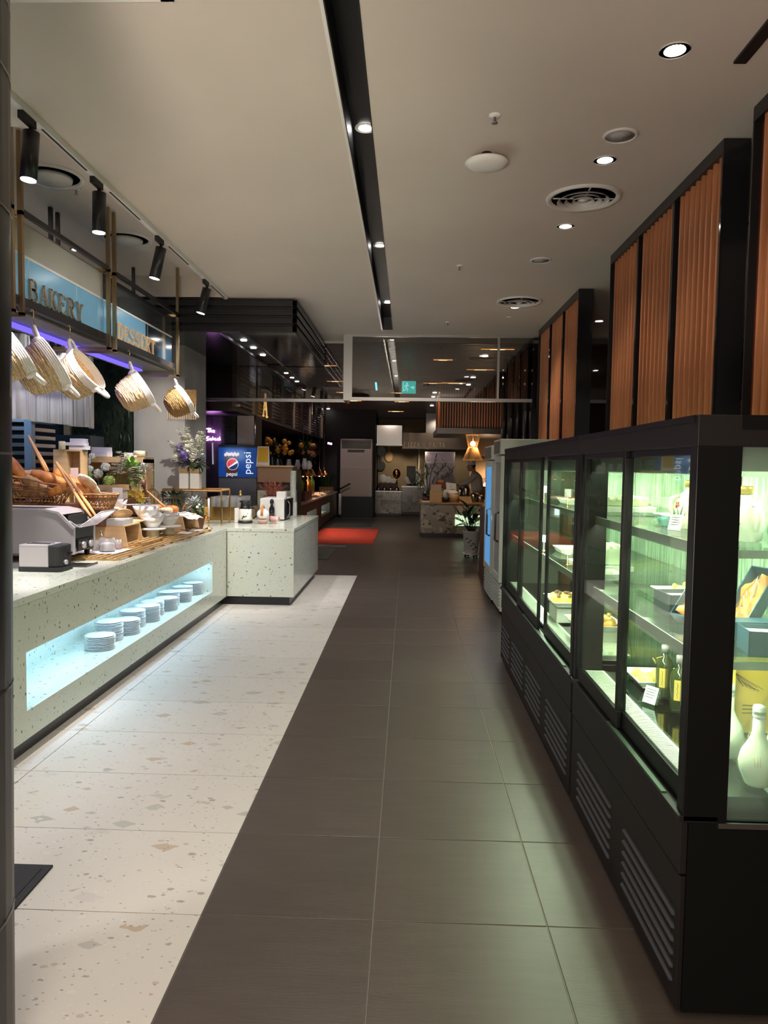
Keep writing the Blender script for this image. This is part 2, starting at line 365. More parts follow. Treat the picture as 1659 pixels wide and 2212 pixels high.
# planted partition with timber post beside the pier
pl = T('plant_wall', 'dark green planted wall panel with timber post beside the concrete pier', 'plant wall', (-3.9, 9.0, 0))
b = B(); b.box(-4.3, 9.05, .2, -3.36, 9.12, 2.95); b.build('backing', M('moss board', (.02,.028,.012), .9, var=.5, vscale=8), pl)
b = B(); b.box(-4.22, 9.0, .2, -4.14, 9.05, 2.95); b.build('post', m_pine, pl)
b = B()
for k in range(520):
    p = (random.uniform(-4.1, -3.4), 9.03, random.uniform(1.1, 2.9)); b.leaf(p, (random.uniform(-1, 1), random.uniform(-.6, -.1), random.uniform(-1, .6)), random.uniform(.08, .16), .014)
b.build('foliage', m_leafd, pl)['kind'] = 'stuff'
b = B()
for k in range(46):
    a = random.uniform(-.5, .5); b.leaf((-3.93 + a * .08, 8.95, 1.35 + k * .014), (random.uniform(-1, 1), -.3, random.uniform(-.2, .9)), random.uniform(.09, .17), .02)
b.build('fern', m_leaf, pl)['kind'] = 'stuff'
# round black pillar at the left edge
pil = T('pillar', 'black glossy round pillar at the left edge of the picture', 'pillar', (-1.352, 1.75, 0))
b = B(); b.lathe([(.34, 0), (.34, 3.4)], 40, (-1.352, 1.75, 0)); po = b.build('shaft', M('pillar gloss', (.004,.005,.004), .35, 0, .12), pil, smooth=True)
b = B()
for z in (.42, 1.02, 1.62, 2.22, 2.55, 2.72, 3.05): b.lathe([(.3415, z), (.3415, z + .006)], 40, (-1.352, 1.75, 0), cap=False)
b.build('joint', m_steeld, pil); pil.rotation_euler = (0, .012, 0)
# ------------------------------------------------------------------ glass smoke curtains under the ceiling step
def curtain(label, x0, x1, y, z0, z1, mulls, y2=None):
    g = T('glass_partition', label, 'glass screen', ((x0 + x1) / 2, y, z0))
    b = B(); b.box(x0, y, z0 + .02, x1, y + .012, z1); b.build('pane', m_smoke, g)
    b = B(); b.box(x0, y - .02, z0, x1, y + .035, z0 + .045); b.build('bottom_rail', m_silv, g)
    b = B(); b.box(x0, y - .01, z1 - .03, x1, y + .02, z1); b.build('top_rail', m_silv, g)
    for x, w in mulls:
        b = B(); b.box(x - w / 2, y - .015, z0 + .03, x + w / 2, y + .027, z1); b.build('mullion', m_silv, g)
    return g
curtain('wide smoked glass drop screen with silver rail across the aisle ceiling', -.86, 1.69, 10.27, 2.50, 3.40, [(-.82, .08), (1.22, .03)])
curtain('smoked glass drop screen behind the black ceiling box, left of the aisle', -4.4, -.86, 10.85, 2.52, 3.40, [(-4.35, .05)])
curtain('glass drop screen beyond the slatted screens in the side room', 1.9, 4.95, 10.27, 2.50, 3.40, [(3.4, .03)])
b = B(); b.box(-.9, 10.27, 2.5, -.86, 10.85, 3.4); b.box(1.69, 10.27, 3.38, 1.9, 10.5, 3.4); structure(b.build('trim_5', m_silv))
b = B(); b.box(-8, 10.26, 3.40, 6, 10.90, 3.55); structure(b.build('trim_6', m_ceil))
# ------------------------------------------------------------------ black ceiling box above the counter return
cb = T('ceiling_box', 'black stepped ceiling box with mirror-like underside above the counter corner', 'ceiling box', (-3.6, 9.5, 3.03))
b = B(); b.box(-5.4, 8.13, 3.06, -1.27, 10.78, 3.399); b.build('core', m_blackm, cb)
for k in range(4):
    z = 3.035 + k * .092; b = B(); o = .045 if k < 3 else .0
    b.box(-5.5, 8.125 - .045, z, -1.22, 8.125, z + .062); b.box(-1.27, 8.08, z, -1.22, 10.80, z + .062); b.build('slat', m_black, cb, bevel=.004)
b = B(); b.box(-5.4, 8.1, 3.03, -2.06, 10.80, 3.045); b.box(-1.83, 8.1, 3.03, -1.24, 10.80, 3.045); b.build('underside', m_gloss, cb)
b = B(); b.box(-2.08, 8.1, 3.025, -2.05, 10.80, 3.055); b.box(-1.84, 8.1, 3.025, -1.81, 10.80, 3.055); b.build('slot_trim', m_black, cb)
for y in (8.75, 9.3, 9.9):
    b = B(); b.lathe([(.035, 3.048), (.035, 3.058)], 14, (-1.945, y, 0)); b.build('downlight', m_lite, cb)
for x, y in ((-3.35, 8.62), (-3.0, 9.6)):
    b = B(); b.lathe([(.04, 3.022), (.04, 3.032)], 14, (x, y, 0)); b.build('downlight', E_('pale lamp face', (1, .8, .55), 3), cb)
for y in (8.8, 9.9): lamp('SPOT', (-1.945, y, 3.0), 26, COOL, (-1.9, y, 0), .06, angle=95)
# ------------------------------------------------------------------ ceiling fittings
def downlight(label, x, y, z=ZC, r=.045, group='recessed ceiling downlights', power=14, mat=None, col=WARM, aim=0):
    t = T('downlight', label, 'ceiling light', (x, y, z), 0, group)
    b = B(); b.lathe([(r + .02, z - .006), (r + .022, z), (r, z), (r, z - .005)], 20, (x, y, 0), cap=False); b.build('ring', m_white, t)
    b = B(); b.lathe([(r, z - .003), (r * .5, z - .006), (0.0001, z - .007)], 18, (x, y, 0)); b.build('lens', mat or m_lite, t)
    if power: lamp('SPOT', (x, y, min(z, ZC) - .03), power, col, (x + aim, y, 0), .05, angle=110, blend=.8)
    return t
downlight('round bright downlight nearest the camera, right part of the ceiling', 1.118, 3.33, power=20)
downlight('bright downlight between the round grille speaker and the large air vent', 1.122, 4.47, power=16)
downlight('bright downlight just beyond the large round air vent', 1.145, 5.66, power=24)
downlight('small bright downlight overlapping the far round air vent', 1.175, 8.46, power=50)
downlight('downlight in the black ceiling slot, nearest of three', -.275, 4.41, ZC + .155, .04, 'downlights in the black ceiling slot', 70, col=(1, .93, .86), aim=-.85)
downlight('downlight in the black ceiling slot, middle of three', -.275, 6.69, ZC + .155, .04, 'downlights in the black ceiling slot', 70, col=(1, .93, .86), aim=-.85)
downlight('downlight in the black ceiling slot, farthest of three', -.265, 8.97, ZC + .155, .04, 'downlights in the black ceiling slot', 70, col=COOL, aim=-.5)
def disc(label, cat, name, x, y, r, z=ZC, mat=m_wplas, kind=0):
    t = T(name, label, cat, (x, y, z))
    if kind == 0:      # flat speaker grille
        b = B(); b.lathe([(r, z), (r, z - .008), (r * .86, z - .012), (r * .84, z - .004)], 32, (x, y, 0), cap=False); b.build('rim', mat, t)
        b = B(); b.lathe([(r * .85, z - .005), (0.001, z - .006)], 32, (x, y, 0)); b.build('grille', M('speaker grille', (.48,.46,.46), .8, bump=.4, bscale=400), t)
    return t
disc('round white speaker grille nearest the camera beside the first downlights', 'speaker', 'ceiling_speaker', 1.119, 4.15, .092)
disc('round white speaker grille farther down the ceiling before the far vent', 'speaker', 'ceiling_speaker', 1.124, 6.57, .092)
def vent(label, x, y, r, z, rings=3):
    t = T('air_vent', label, 'air vent', (x, y, z), 0, 'round ceiling air vents')
    b = B(); b.lathe([(r, z), (r * .98, z - .018), (r * .86, z - .012), (r * .84, z + .0)], 36, (x, y, 0), cap=False); b.build('rim', m_wplas, t)
    b = B(); b.lathe([(r * .85, z - .002), (0.001, z - .002)], 36, (x, y, 0)); b.build('throat', M('vent throat', (.10,.095,.09), .8), t)
    for k in range(rings):
        q = r * (.70 - k * .2); b = B(); b.lathe([(q, z - .026), (q * .86, z - .006), (q * .84, z - .008), (q * .97, z - .028)], 32, (x, y, 0), cap=False); b.build('cone_ring', m_wplas, t)
    b = B(); b.lathe([(r * .16, z - .02), (0.001, z - .028)], 20, (x, y, 0)); b.build('hub', m_wplas, t)
    b = B()
    for a in (0, PI / 2): b.box(x - (r * .82 if a == 0 else .004), y - (.004 if a == 0 else r * .82), z - .010, x + (r * .82 if a == 0 else .004), y + (.004 if a == 0 else r * .82), z - .004)
    b.build('strut', m_wplas, t)
    return t
vent('large round air vent with concentric rings, right side of the ceiling', 1.14, 5.08, .245, ZC)
vent('farther round air vent with concentric rings before the glass screen', 1.18, 8.17, .245, ZC, 2)
def domev(label, x, y, r, z):
    t = T('air_vent', label, 'air vent', (x, y, z), 0, 'domed vents over the bakery')
    b = B(); b.lathe([(r, z), (r * .98, z - .02), (r * .84, z - .012), (r * .82, z)], 36, (x, y, 0), cap=False); b.build('rim', m_wplas, t)
    b = B(); b.lathe([(r * .83, z - .003), (0.001, z - .003)], 32, (x, y, 0)); b.build('throat', M('dome throat', (.05,.045,.04), .8), t)
    b = B(); b.lathe([(r * .63, z - .012), (r * .6, z - .035), (.001, z - .042)], 32, (x, y, 0)); b.build('dome', m_wplas, t)
v = P(111, 403, 5.3); domev('domed round vent above the BAKERY sign behind the second track spotlight', v.x, 5.3, .23, 3.62)
v = P(273, 531, 6.75); domev('domed round vent above the DESSERT sign between two brass posts', v.x, 6.75, .23, 3.62)
# wifi access point hangs on a short stem
t = T('access_point', 'white flat round access point hanging below the ceiling', 'access point', (.425, 4.38, ZC))
b = B(); b.lathe([(.03, ZC - .05), (.03, ZC)], 12, (.425, 4.38, 0)); b.build('stem', m_blackm, t)
b = B(); b.lathe([(.02, ZC - .082), (.09, ZC - .078), (.125, ZC - .062), (.122, ZC - .050), (.05, ZC - .046)], 36, (.425, 4.38, 0)); b.build('housing', m_white, t)
def sensor(label, x, y, r=.03, z=ZC, nozzle=True, name='sprinkler'):
    t = T(name, label, name.replace('_', ' '), (x, y, z)); b = B(); b.lathe([(r, z), (r * .9, z - .008), (r * .4, z - .012)], 20, (x, y, 0)); b.build('plate', m_white, t)
    if nozzle:
        b = B(); b.lathe([(r * .22, z - .01), (r * .22, z - .035), (r * .45, z - .038), (r * .45, z - .042)], 10, (x, y, 0)); b.build('nozzle', m_steel, t)
sensor('sprinkler head nearest the camera, above the flat round access point', .418, 3.92, .034)
sensor('sprinkler head in mid ceiling, right of the black slot', .437, 6.75, .028)
sensor('small dark detector near the glass screen, right of the slot end', .473, 9.35, .03, name='detector')
sensor('flat white sensor disc beyond the far vent', 1.18, 9.0, .04, nozzle=False, name='detector')
v = P(165, 442, 5.55); sensor('sprinkler head behind the track spotlights over the BAKERY sign', v.x, 5.55, .035, 3.62)
# ------------------------------------------------------------------ track lights
rail = T('light_track', 'white ceiling light track running along the bakery counter', 'light track', (-1.975, 3, ZC))
b = B(); b.box(-1.99, -1, ZC - .035, -1.955, 8.02, ZC); b.build('rail', m_white, rail)
b = B()
for y0 in (2.0, 4.0, 4.9, 6.1, 7.4): b.box(-1.979, y0, ZC - .037, -1.966, y0 + .55, ZC - .033)
b.build('groove', m_blackm, rail)
def spot(label, y, tilt, power, tgt, ang=44):
    L = .245; r = .042; t = T('track_spotlight', label, 'spotlight', (-1.975, y, ZC - .035), 0, 'black track spotlights')
    b = B(); b.box(-1.99, y - .09, ZC - .075, -1.96, y + .05, ZC - .035); b.build('adapter', m_blackm, t, bevel=.003)
    b = B(); b.cyl((-1.975, y + .02, ZC - .075), (-1.975, y + .02, ZC - .12), .012); b.build('knuckle', m_blackm, t)
    p0 = Vector((-1.975, y + .02, ZC - .10)); d = Vector((tilt[0], tilt[1], -1)).normalized(); p1 = p0 + d * L
    b = B(); b.cyl(p0, p1, r, n=24); b.build('can', m_black, t)
    b = B(); b.cyl(p1, p1 + d * .002, r * .9, n=24); b.build('lens', m_lite, t)
    lamp('SPOT', p1 + d * .02, power, COOL, tgt, .04, angle=ang, blend=.9)
SP = 330
lamp('SPOT', (-.28, 6.3, 3.37), 110, COOL, (-3.42, 6.7, 2.15), .06, angle=34, blend=.8)  # this and the next spot are added, unseen, to brighten valance and baskets
lamp('SPOT', (-.28, 4.6, 3.37), 85, COOL, (-2.5, 5.6, 2.2), .06, angle=56, blend=.9)
spot('black cylinder track spotlight nearest the camera above the BAKERY sign', 3.87, (-.05, -.05), SP * .8, (-2.65, 4.4, .8))
spot('second black track spotlight from the camera, hanging straight down', 4.72, (-.02, 0), SP, (-2.72, 5.4, .9))
spot('third black track spotlight, tilted towards the DESSERT sign', 5.90, (-.22, -.03), SP * 1.15, (-2.8, 6.4, .9))
spot('farthest black track spotlight in front of the black ceiling box', 7.24, (-.25, -.03), SP * .62, (-2.75, 8.4, 1.2), 85)
for y in (.4, 1.7, 2.7): lamp('SPOT', (-1.95, y, 3.1), 70, COOL, (-1.6, y + .1, 0), .05, angle=85, blend=.9)
lamp('SPOT', (-1.95, 3.1, 3.1), 70, COOL, (-2.45, 3.6, .9), .05, angle=60, blend=.8)
for x, y in ((.2, .3), (.9, -1.0)): lamp('SPOT', (x, y, 3.35), 30, WARM, (x, y, 0), .06, angle=110, blend=.8)
lamp('SPOT', (-.28, 6.6, 3.37), 90, COOL, (-1.7, 8.3, .5), .06, angle=46, blend=.8)  # this lamp and the one below are added to brighten the return
lamp('SPOT', (-.28, 9.0, 3.37), 60, COOL, (-1.27, 9.4, .5), .06, angle=50, blend=.8)
lamp('SPOT', (-3.0, 8.45, 3.0), 24, COOL, (-3.0, 8.9, 1.2), .05, angle=100, blend=.8)
# ------------------------------------------------------------------ slatted wooden screens on the right
m_core = M('red timber backing', (.21,.03,.009), .5, var=.4, vscale=5, stretch=(12,12,.8))  # slats lighter than this backing: their lit edges put into the colour
def screen(label, y0, y1, nsub, x=1.70, th=.13, endcap=True, z1=ZC):
    t = T('slatted_screen', label, 'slatted screen', (x + .06, y0, 0))
    W_ = (y1 - y0) / nsub
    b = B(); b.box(x + .03, y0, 0, x + th, y1, z1 - .001); b.build('core', m_core, t)
    b = B(); b.box(x - .015, y0 - .002, z1 - .075, x + .03, y1, z1 - .002); b.build('top_rail', m_black, t)
    b = B(); b.box(x - .015, y0 - .02, 0, x + th, y0, z1 - .002); b.build('end_cap', m_gloss, t)
    b = B(); b.box(x - .012, y1, 0, x + th, y1 + .012, z1 - .002); b.build('far_cap', m_black, t)
    for k in range(1, nsub):
        b = B(); b.box(x - .012, y0 + k * W_ - .018, 0, x + .03, y0 + k * W_ + .018, z1 - .075); b.build('mullion', m_gloss, t)
    n = 8; s0 = None
    for k in range(nsub):
        for i in range(n):
            yy = y0 + k * W_ + .05 + i * (W_ - .07) / n
            if s0 is None:
                b = B(); b.box(x, yy, .02, x + .03, yy + (W_ - .07) / n * .24, z1 - .075); s0 = b.build('slat', m_wood, t); sy = yy
            else:
                c = s0.copy(); COL.objects.link(c); c.location = (0, yy - sy, 0)
    return t
screen('red slatted screen nearest the camera at the right edge above the lit fridge', 1.6, 3.83, 3)
screen('middle red slatted screen of three bays behind the long black fridges', 4.20, 6.42, 3)
screen('far red slatted screen behind the white upright fridge', 7.60, 9.85, 3)
# dark posts beyond the glass screen, side-room wall of slats
for k, (px, y) in enumerate(((1086, 12.3), (1101, 11.9), (1118, 11.5), (1133, 11.1), (1147, 10.8))):
    v = P(px, 900, y); b = B(); b.box(v.x, y, 0, v.x + .07, y + .16, 3.38); o = base(b.build('post', m_gloss), (v.x + .03, y, 0))
    tag(o, ['slim black post farthest from the camera behind the glass screen', 'slim black post second from the left behind the glass screen', 'slim black post in the middle of five behind the glass screen', 'slim black post second from the right beside the far slatted screen', 'slim black post right against the far slatted screen'][k], 'post', 'black posts behind the glass screen')
b = B(); b.box(1.95, 14.0, 0, 4.98, 14.1, 3.35); bw = structure(b.build('wall_side_room', M('brown slat wall', (.09,.045,.025), .6)))
for x, y in ((2.4, 5.6), (2.6, 8.0), (3.4, 6.8), (2.3, 9.2)):
    downlight('downlight over the side room seen between the slatted screens', x, y, power=10)
# ================================================================== LEFT: BAKERY COUNTER
ZT = .88
ct = T('terrazzo_counter', 'long pale green terrazzo counter with lit plate niche and return leg', 'counter', (-2.6, 6, 0))
XF = -2.03
b = B()
b.box(-3.3, .6, .10, XF, 8.3, .255); b.box(-3.3, .6, .575, XF, 8.3, .84); b.box(-3.3, .6, .255, XF, 3.86, .575); b.box(-3.3, 7.67, .255, XF, 8.3, .575)
b.box(-3.3, 3.86, .255, XF - .42, 7.67, .575)
b.box(-3.3, 8.3, .10, -1.27, 8.97, .84); b.box(-2.69, 8.97, .10, -1.27, 10.6, .84); b.build('front_panel', m_ct, ct)
b = B(); b.prism([(-3.3, .6), (XF + .004, .6), (XF + .004, 8.296), (-1.266, 8.296), (-1.266, 10.604), (-2.69, 10.604), (-2.69, 8.97), (-3.3, 8.97)], .84, ZT, 'z'); b.build('worktop', m_ct, ct, bevel=.003)
b = B(); b.box(-3.2, .7, 0.001, XF - .05, 8.34, .10); b.box(-3.2, 8.34, 0.001, -1.32, 8.9, .10); b.box(-2.65, 8.9, 0.001, -1.32, 10.55, .10); b.build('toe_kick', m_black, ct)
b = B(); b.box(XF - .06, 3.90, .566, XF - .04, 7.63, .574); b.build('led_strip', m_led, ct)
lamp('AREA', (XF - .05, 5.76, .562), 13, (.38, .66, 1.0), (XF - .30, 5.76, .30), .06, 3.6)
b = B(); b.box(XF - .005, 8.27, .10, XF + .001, 8.30, .84); b.build('corner_joint', m_grout2, ct)
# plates
pb = B(); pb.lathe([(.055, 0), (.072, .001), (.106, .0060), (.106, .0082), (.074, .0035), (.0001, .0030)], 26)
pm = pb.build('dinner_plate', m_white); first = True
stacks = [(5.22, 12, 'nearest the camera'), (5.50, 17, 'second from the camera'), (5.72, 13, 'third from the camera'), (5.98, 15, 'fourth from the camera'), (6.2, 15, 'fifth from the camera'), (6.45, 14, 'sixth from the camera'), (6.68, 13, 'fifth from the far end'), (6.90, 15, 'fourth from the far end'), (7.12, 12, 'third from the far end'), (7.33, 13, 'second from the far end'), (7.53, 14, 'at the far end')]
for k, (y, n, w) in enumerate(stacks):
    for i in range(round(n * .84)):
        o = pm if first else pm.copy()
        if not first: COL.objects.link(o)
        first = False
        o.location = (XF - .17 + random.uniform(-.003, .003) - (.05 if k % 2 else 0), y + random.uniform(-.003, .003), .2555 + i * .0105); o.rotation_euler.z = random.random() * 6
        tag(o, ('topmost white plate of the niche stack ' if i == round(n * .84) - 1 else 'lowest white plate of the niche stack ' if i == 0 else 'white plate inside the niche stack ') + w, 'plate', 'plates in the stack ' + w)
# ------------------------------------------------------------------ brass sign frames, sign panels
m_sblue = M('blue sign glass', (.16,.34,.46), .25, var=.1, vscale=3, emit=(.16,.40,.60), es=.16)
m_snavy = M('navy sign glass', (.012,.03,.05), .12, 0, .6)
m_scream = M('cream glass band', (.46,.44,.38), .3, var=.12, vscale=2)
def post(b, x, y, z0=2.5, z1=3.62, w=.028): b.box(x - w/2, y - w/2, z0, x + w/2, y + w/2, z1)
def signframe(label, y0, y1, group='brass hanging frames'):
    t = T('brass_scaffold', label, 'brass scaffold', (-2.62, (y0 + y1) / 2, 2.5), 0, group)
    for y in (y0, y1):
        for x in (-2.40, -2.86):
            b = B(); post(b, x, y, z1=3.61); b.build('upright', m_brass if x > -2.5 else m_black, t)
        b = B(); b.box(-2.86, y - .014, 2.49, -2.386, y + .014, 2.518); b.build('cross_bar', m_brass, t)
        b = B(); b.box(-2.86, y - .014, 3.11, -2.386, y + .014, 3.135); b.build('cross_bar', m_brasst, t)
    b = B(); b.box(-2.415, y0, 3.12, -2.387, y1, 3.15); b.build('top_bar', m_black, t)
    b = B(); b.box(-2.88, y0, 3.12, -2.85, y1, 3.15); b.build('back_bar', m_black, t)
    return t
signframe('brass hanging frame nearest the camera, around the BAKERY sign', 4.58, 5.92)
signframe('farther brass hanging frame, around the DESSERT sign', 6.04, 7.70)
signframe('brass hanging frame hidden mostly behind the black pillar', 3.2, 4.47)
def letter(ch, w=1.0):
    "strokes: list of (points, width); unit box 0..1 by 0..1, serif capitals"
    def arc(cx, cy, rx, ry, a0, a1, n=10): return [(cx + rx * math.cos(math.radians(a0 + (a1 - a0) * i / n)), cy + ry * math.sin(math.radians(a0 + (a1 - a0) * i / n))) for i in range(n + 1)]
    T_, t_, s_ = .17, .07, .06
    st = {
     'B': [([(.22, 0), (.22, 1)], T_), ([(.22, .97)] + arc(.5, .75, .22, .22, 90, -90) + [(.22, .53)], .10), ([(.22, .52)] + arc(.52, .27, .28, .25, 90, -90) + [(.22, .02)], .12), ([(.05, .03), (.3, .03)], s_), ([(.05, .97), (.3, .97)], s_)],
     'A': [([(.12, 0), (.48, 1)], t_), ([(.48, 1), (.84, 0)], T_), ([(.24, .33), (.7, .33)], s_), ([(0, .03), (.26, .03)], s_), ([(.66, .03), (1, .03)], s_)],
     'K': [([(.2, 0), (.2, 1)], T_), ([(.25, .42), (.8, 1)], t_), ([(.42, .58), (.86, 0)], T_), ([(.03, .03), (.38, .03)], s_), ([(.03, .97), (.38, .97)], s_), ([(.64, .97), (.94, .97)], s_), ([(.66, .03), (1, .03)], s_)],
     'E': [([(.22, 0), (.22, 1)], T_), ([(.05, .96), (.82, .96)], .08), ([(.22, .52), (.62, .52)], .07), ([(.05, .04), (.86, .04)], .08), ([(.82, .96), (.84, .76)], s_), ([(.62, .62), (.62, .42)], s_), ([(.86, .04), (.9, .26)], s_)],
     'R': [([(.2, 0), (.2, 1)], T_), ([(.2, .97)] + arc(.5, .74, .24, .23, 90, -90) + [(.2, .51)], .11), ([(.45, .5), (.84, 0)], .15), ([(.03, .03), (.38, .03)], s_), ([(.03, .97), (.3, .97)], s_), ([(.76, .03), (1, .03)], s_)],
     'Y': [([(.14, 1), (.5, .47)], .15), ([(.86, 1), (.5, .47)], t_), ([(.5, .5), (.5, 0)], T_), ([(0, .97), (.32, .97)], s_), ([(.7, .97), (1, .97)], s_), ([(.32, .03), (.68, .03)], s_)],
     'D': [([(.2, 0), (.2, 1)], T_), ([(.2, .97)] + arc(.42, .5, .44, .47, 90, -90, 14) + [(.2, .03)], .12), ([(.03, .03), (.3, .03)], s_), ([(.03, .97), (.3, .97)], s_)],
     'S': [(arc(.48, .74, .3, .23, 20, 270, 12) + arc(.48, .27, .33, .24, 90, -160, 12), .12), ([(.78, .98), (.78, .72)], s_), ([(.16, .02), (.16, .3)], s_)],
     'T': [([(.5, 0), (.5, 1)], T_), ([(.04, .96), (.96, .96)], .08), ([(.05, .96), (.05, .74)], s_), ([(.95, .96), (.95, .74)], s_), ([(.3, .03), (.7, .03)], s_)],
     'P': [([(.2, 0), (.2, 1)], T_), ([(.2, .97)] + arc(.5, .73, .26, .24, 90, -90) + [(.2, .49)], .11), ([(.03, .03), (.4, .03)], s_)],
     'I': [([(.5, 0), (.5, 1)], T_), ([(.3, .03), (.7, .03)], s_), ([(.3, .97), (.7, .97)], s_)],
     'Z': [([(.1, .95), (.88, .95)], .08), ([(.84, .95), (.14, .05)], T_), ([(.1, .05), (.9, .05)], .08)],
     '&': [(arc(.42, .75, .18, .2, -60, 260, 12) + [(.9, .02)], .1), (arc(.4, .25, .28, .23, 120, 350, 10), .1)],
    }
    return st[ch]
def letters(text, place, mat, parent, hgt, adv, depth, name='letter'):
    "place(u, v, w) gives the world point of sign coordinates"
    for i, ch in enumerate(text):
        if ch == ' ': continue
        b = B()
        for pts, w in letter(ch):
            w *= hgt
            P2 = [Vector((i * adv + p[0] * adv * .92, p[1] * hgt)) for p in pts]
            for a, c in zip(P2, P2[1:]):
                d = (c - a); 
                if d.length < 1e-6: continue
                d.normalize(); n = Vector((-d.y, d.x)) * w / 2; e = d * (w * .12 if len(P2) > 2 else 0)
                q = [a - e - n, c + e - n, c + e + n, a - e + n]
                vs = [place(p.x, p.y, 0) for p in q] + [place(p.x, p.y, depth) for p in q]
                b.add(vs, [(0,1,2,3),(4,7,6,5),(0,4,5,1),(1,5,6,2),(2,6,7,3),(3,7,4,0)])
        b.build(name, mat, parent)
m_let = M('brass letter', (.50,.38,.24), .35, .7)
m_letl = M('bright brass letter', (.80,.58,.34), .3, .6, emit=(.8,.5,.25), es=.15)
def sign(label, y0, y1, text, ly0, adv, blue_to, mat, cream):
    t = T('hanging_sign', label, 'sign', (-2.45, (y0 + y1) / 2, 2.58))
    xs_ = -2.47
    b = B(); b.box(xs_ - .03, y0, 2.635, xs_, blue_to, 2.90); b.build('blue_panel', m_sblue, t)
    if blue_to < y1: b = B(); b.box(xs_ - .03, blue_to + .004, 2.635, xs_, y1, 2.90); b.build('navy_panel', m_snavy, t)
    b = B(); b.box(xs_ - .04, y0, 2.575, xs_ + .035, y1, 2.633); b.build('bottom_rail', m_black, t)
    b = B(); b.box(xs_ - .03, y0, 2.915, xs_, y1, 3.12); b.build('upper_band', cream, t)
    b = B(); b.box(xs_ - .032, y0, 2.90, xs_ + .006, y1, 2.915); b.build('divider', m_white, t)
    b = B()
    for y in (y0 + .30, y0 + 1.0): 
        if y < y1: b.box(xs_ - .005, y, 2.635, xs_ + .002, y + .004, 2.90)
    b.build('seam', m_white, t)
    letters(text, lambda u, v, w: (xs_ + .012 + w, ly0 + u, 2.640 + v), mat, t, .135, adv, .012)
    b = B(); b.box(xs_ - .42, y0, 2.56, xs_ - .04, y1, 2.575); b.build('base_board', M('base board', (.18,.175,.17), .6), t)
    return t
s1 = sign('pale blue glass hanging sign reading BAKERY in brass capitals', 4.50, 5.98, 'BAKERY', 4.77, .135, 5.98, m_let, m_scream)
s2 = sign('blue and navy glass hanging sign reading DESSERT in brass capitals', 6.0, 7.72, 'DESSERT', 6.24, .132, 6.95, m_letl, M('dark upper glass', (.05,.055,.055), .1))
downlight('small kitchen downlight above the linen valance, near one', -3.18, 5.5, 3.62, power=26, col=COOL)  # unseen pair of fixtures added to brighten the valance
downlight('small kitchen downlight above the linen valance, far one', -3.18, 7.1, 3.62, power=26, col=COOL)  # second of the unseen fixtures added to brighten the valance
# violet led strip under the signs
b = B(); b.box(-2.76, 3.4, 2.525, -2.70, 7.5, 2.545); o = base(b.build('led_strip', E_('violet led', (.13, .09, .75), 1.6)), (-2.73, 5.4, 2.53)); tag(o, 'violet glowing light strip under the hanging signs', 'light strip')
lamp('AREA', (-2.73, 5.4, 2.52), 5, (.2, .15, 1), None, .05, 4.0)
# linen valance
b = B(); n = 90
for k in range(n):
    y0 = 4.6 + k * .0395; y1 = y0 + .0395; a0 = .03 * math.sin(k * .55) - (.05 if (k // 8) % 2 else 0); a1 = .03 * math.sin((k + 1) * .55) - (.05 if ((k + 1) // 8) % 2 else 0)
    b.add([(-3.42 + a0, y0, 1.97), (-3.42 + a1, y1, 1.97), (-3.42 + a1, y1, 2.72), (-3.42 + a0, y0, 2.72)], [(0, 1, 2, 3)], True)
o = base(b.build('valance', m_curt, solid=.01), (-3.42, 6.3, 2.7)); tag(o, 'pale grey linen valance hanging behind the straw baskets', 'curtain')
b = B(); b.cyl((-3.42, 4.5, 2.74), (-3.42, 8.1, 2.74), .02); b.cyl((-3.42, 4.6, 2.74), (-3.42, 4.6, 3.61), .01); b.cyl((-3.42, 8.0, 2.74), (-3.42, 8.0, 3.61), .01); o = base(b.build('curtain_rod', m_black), (-3.42, 6.3, 2.74)); tag(o, 'black rod carrying the pale linen valance', 'rod')
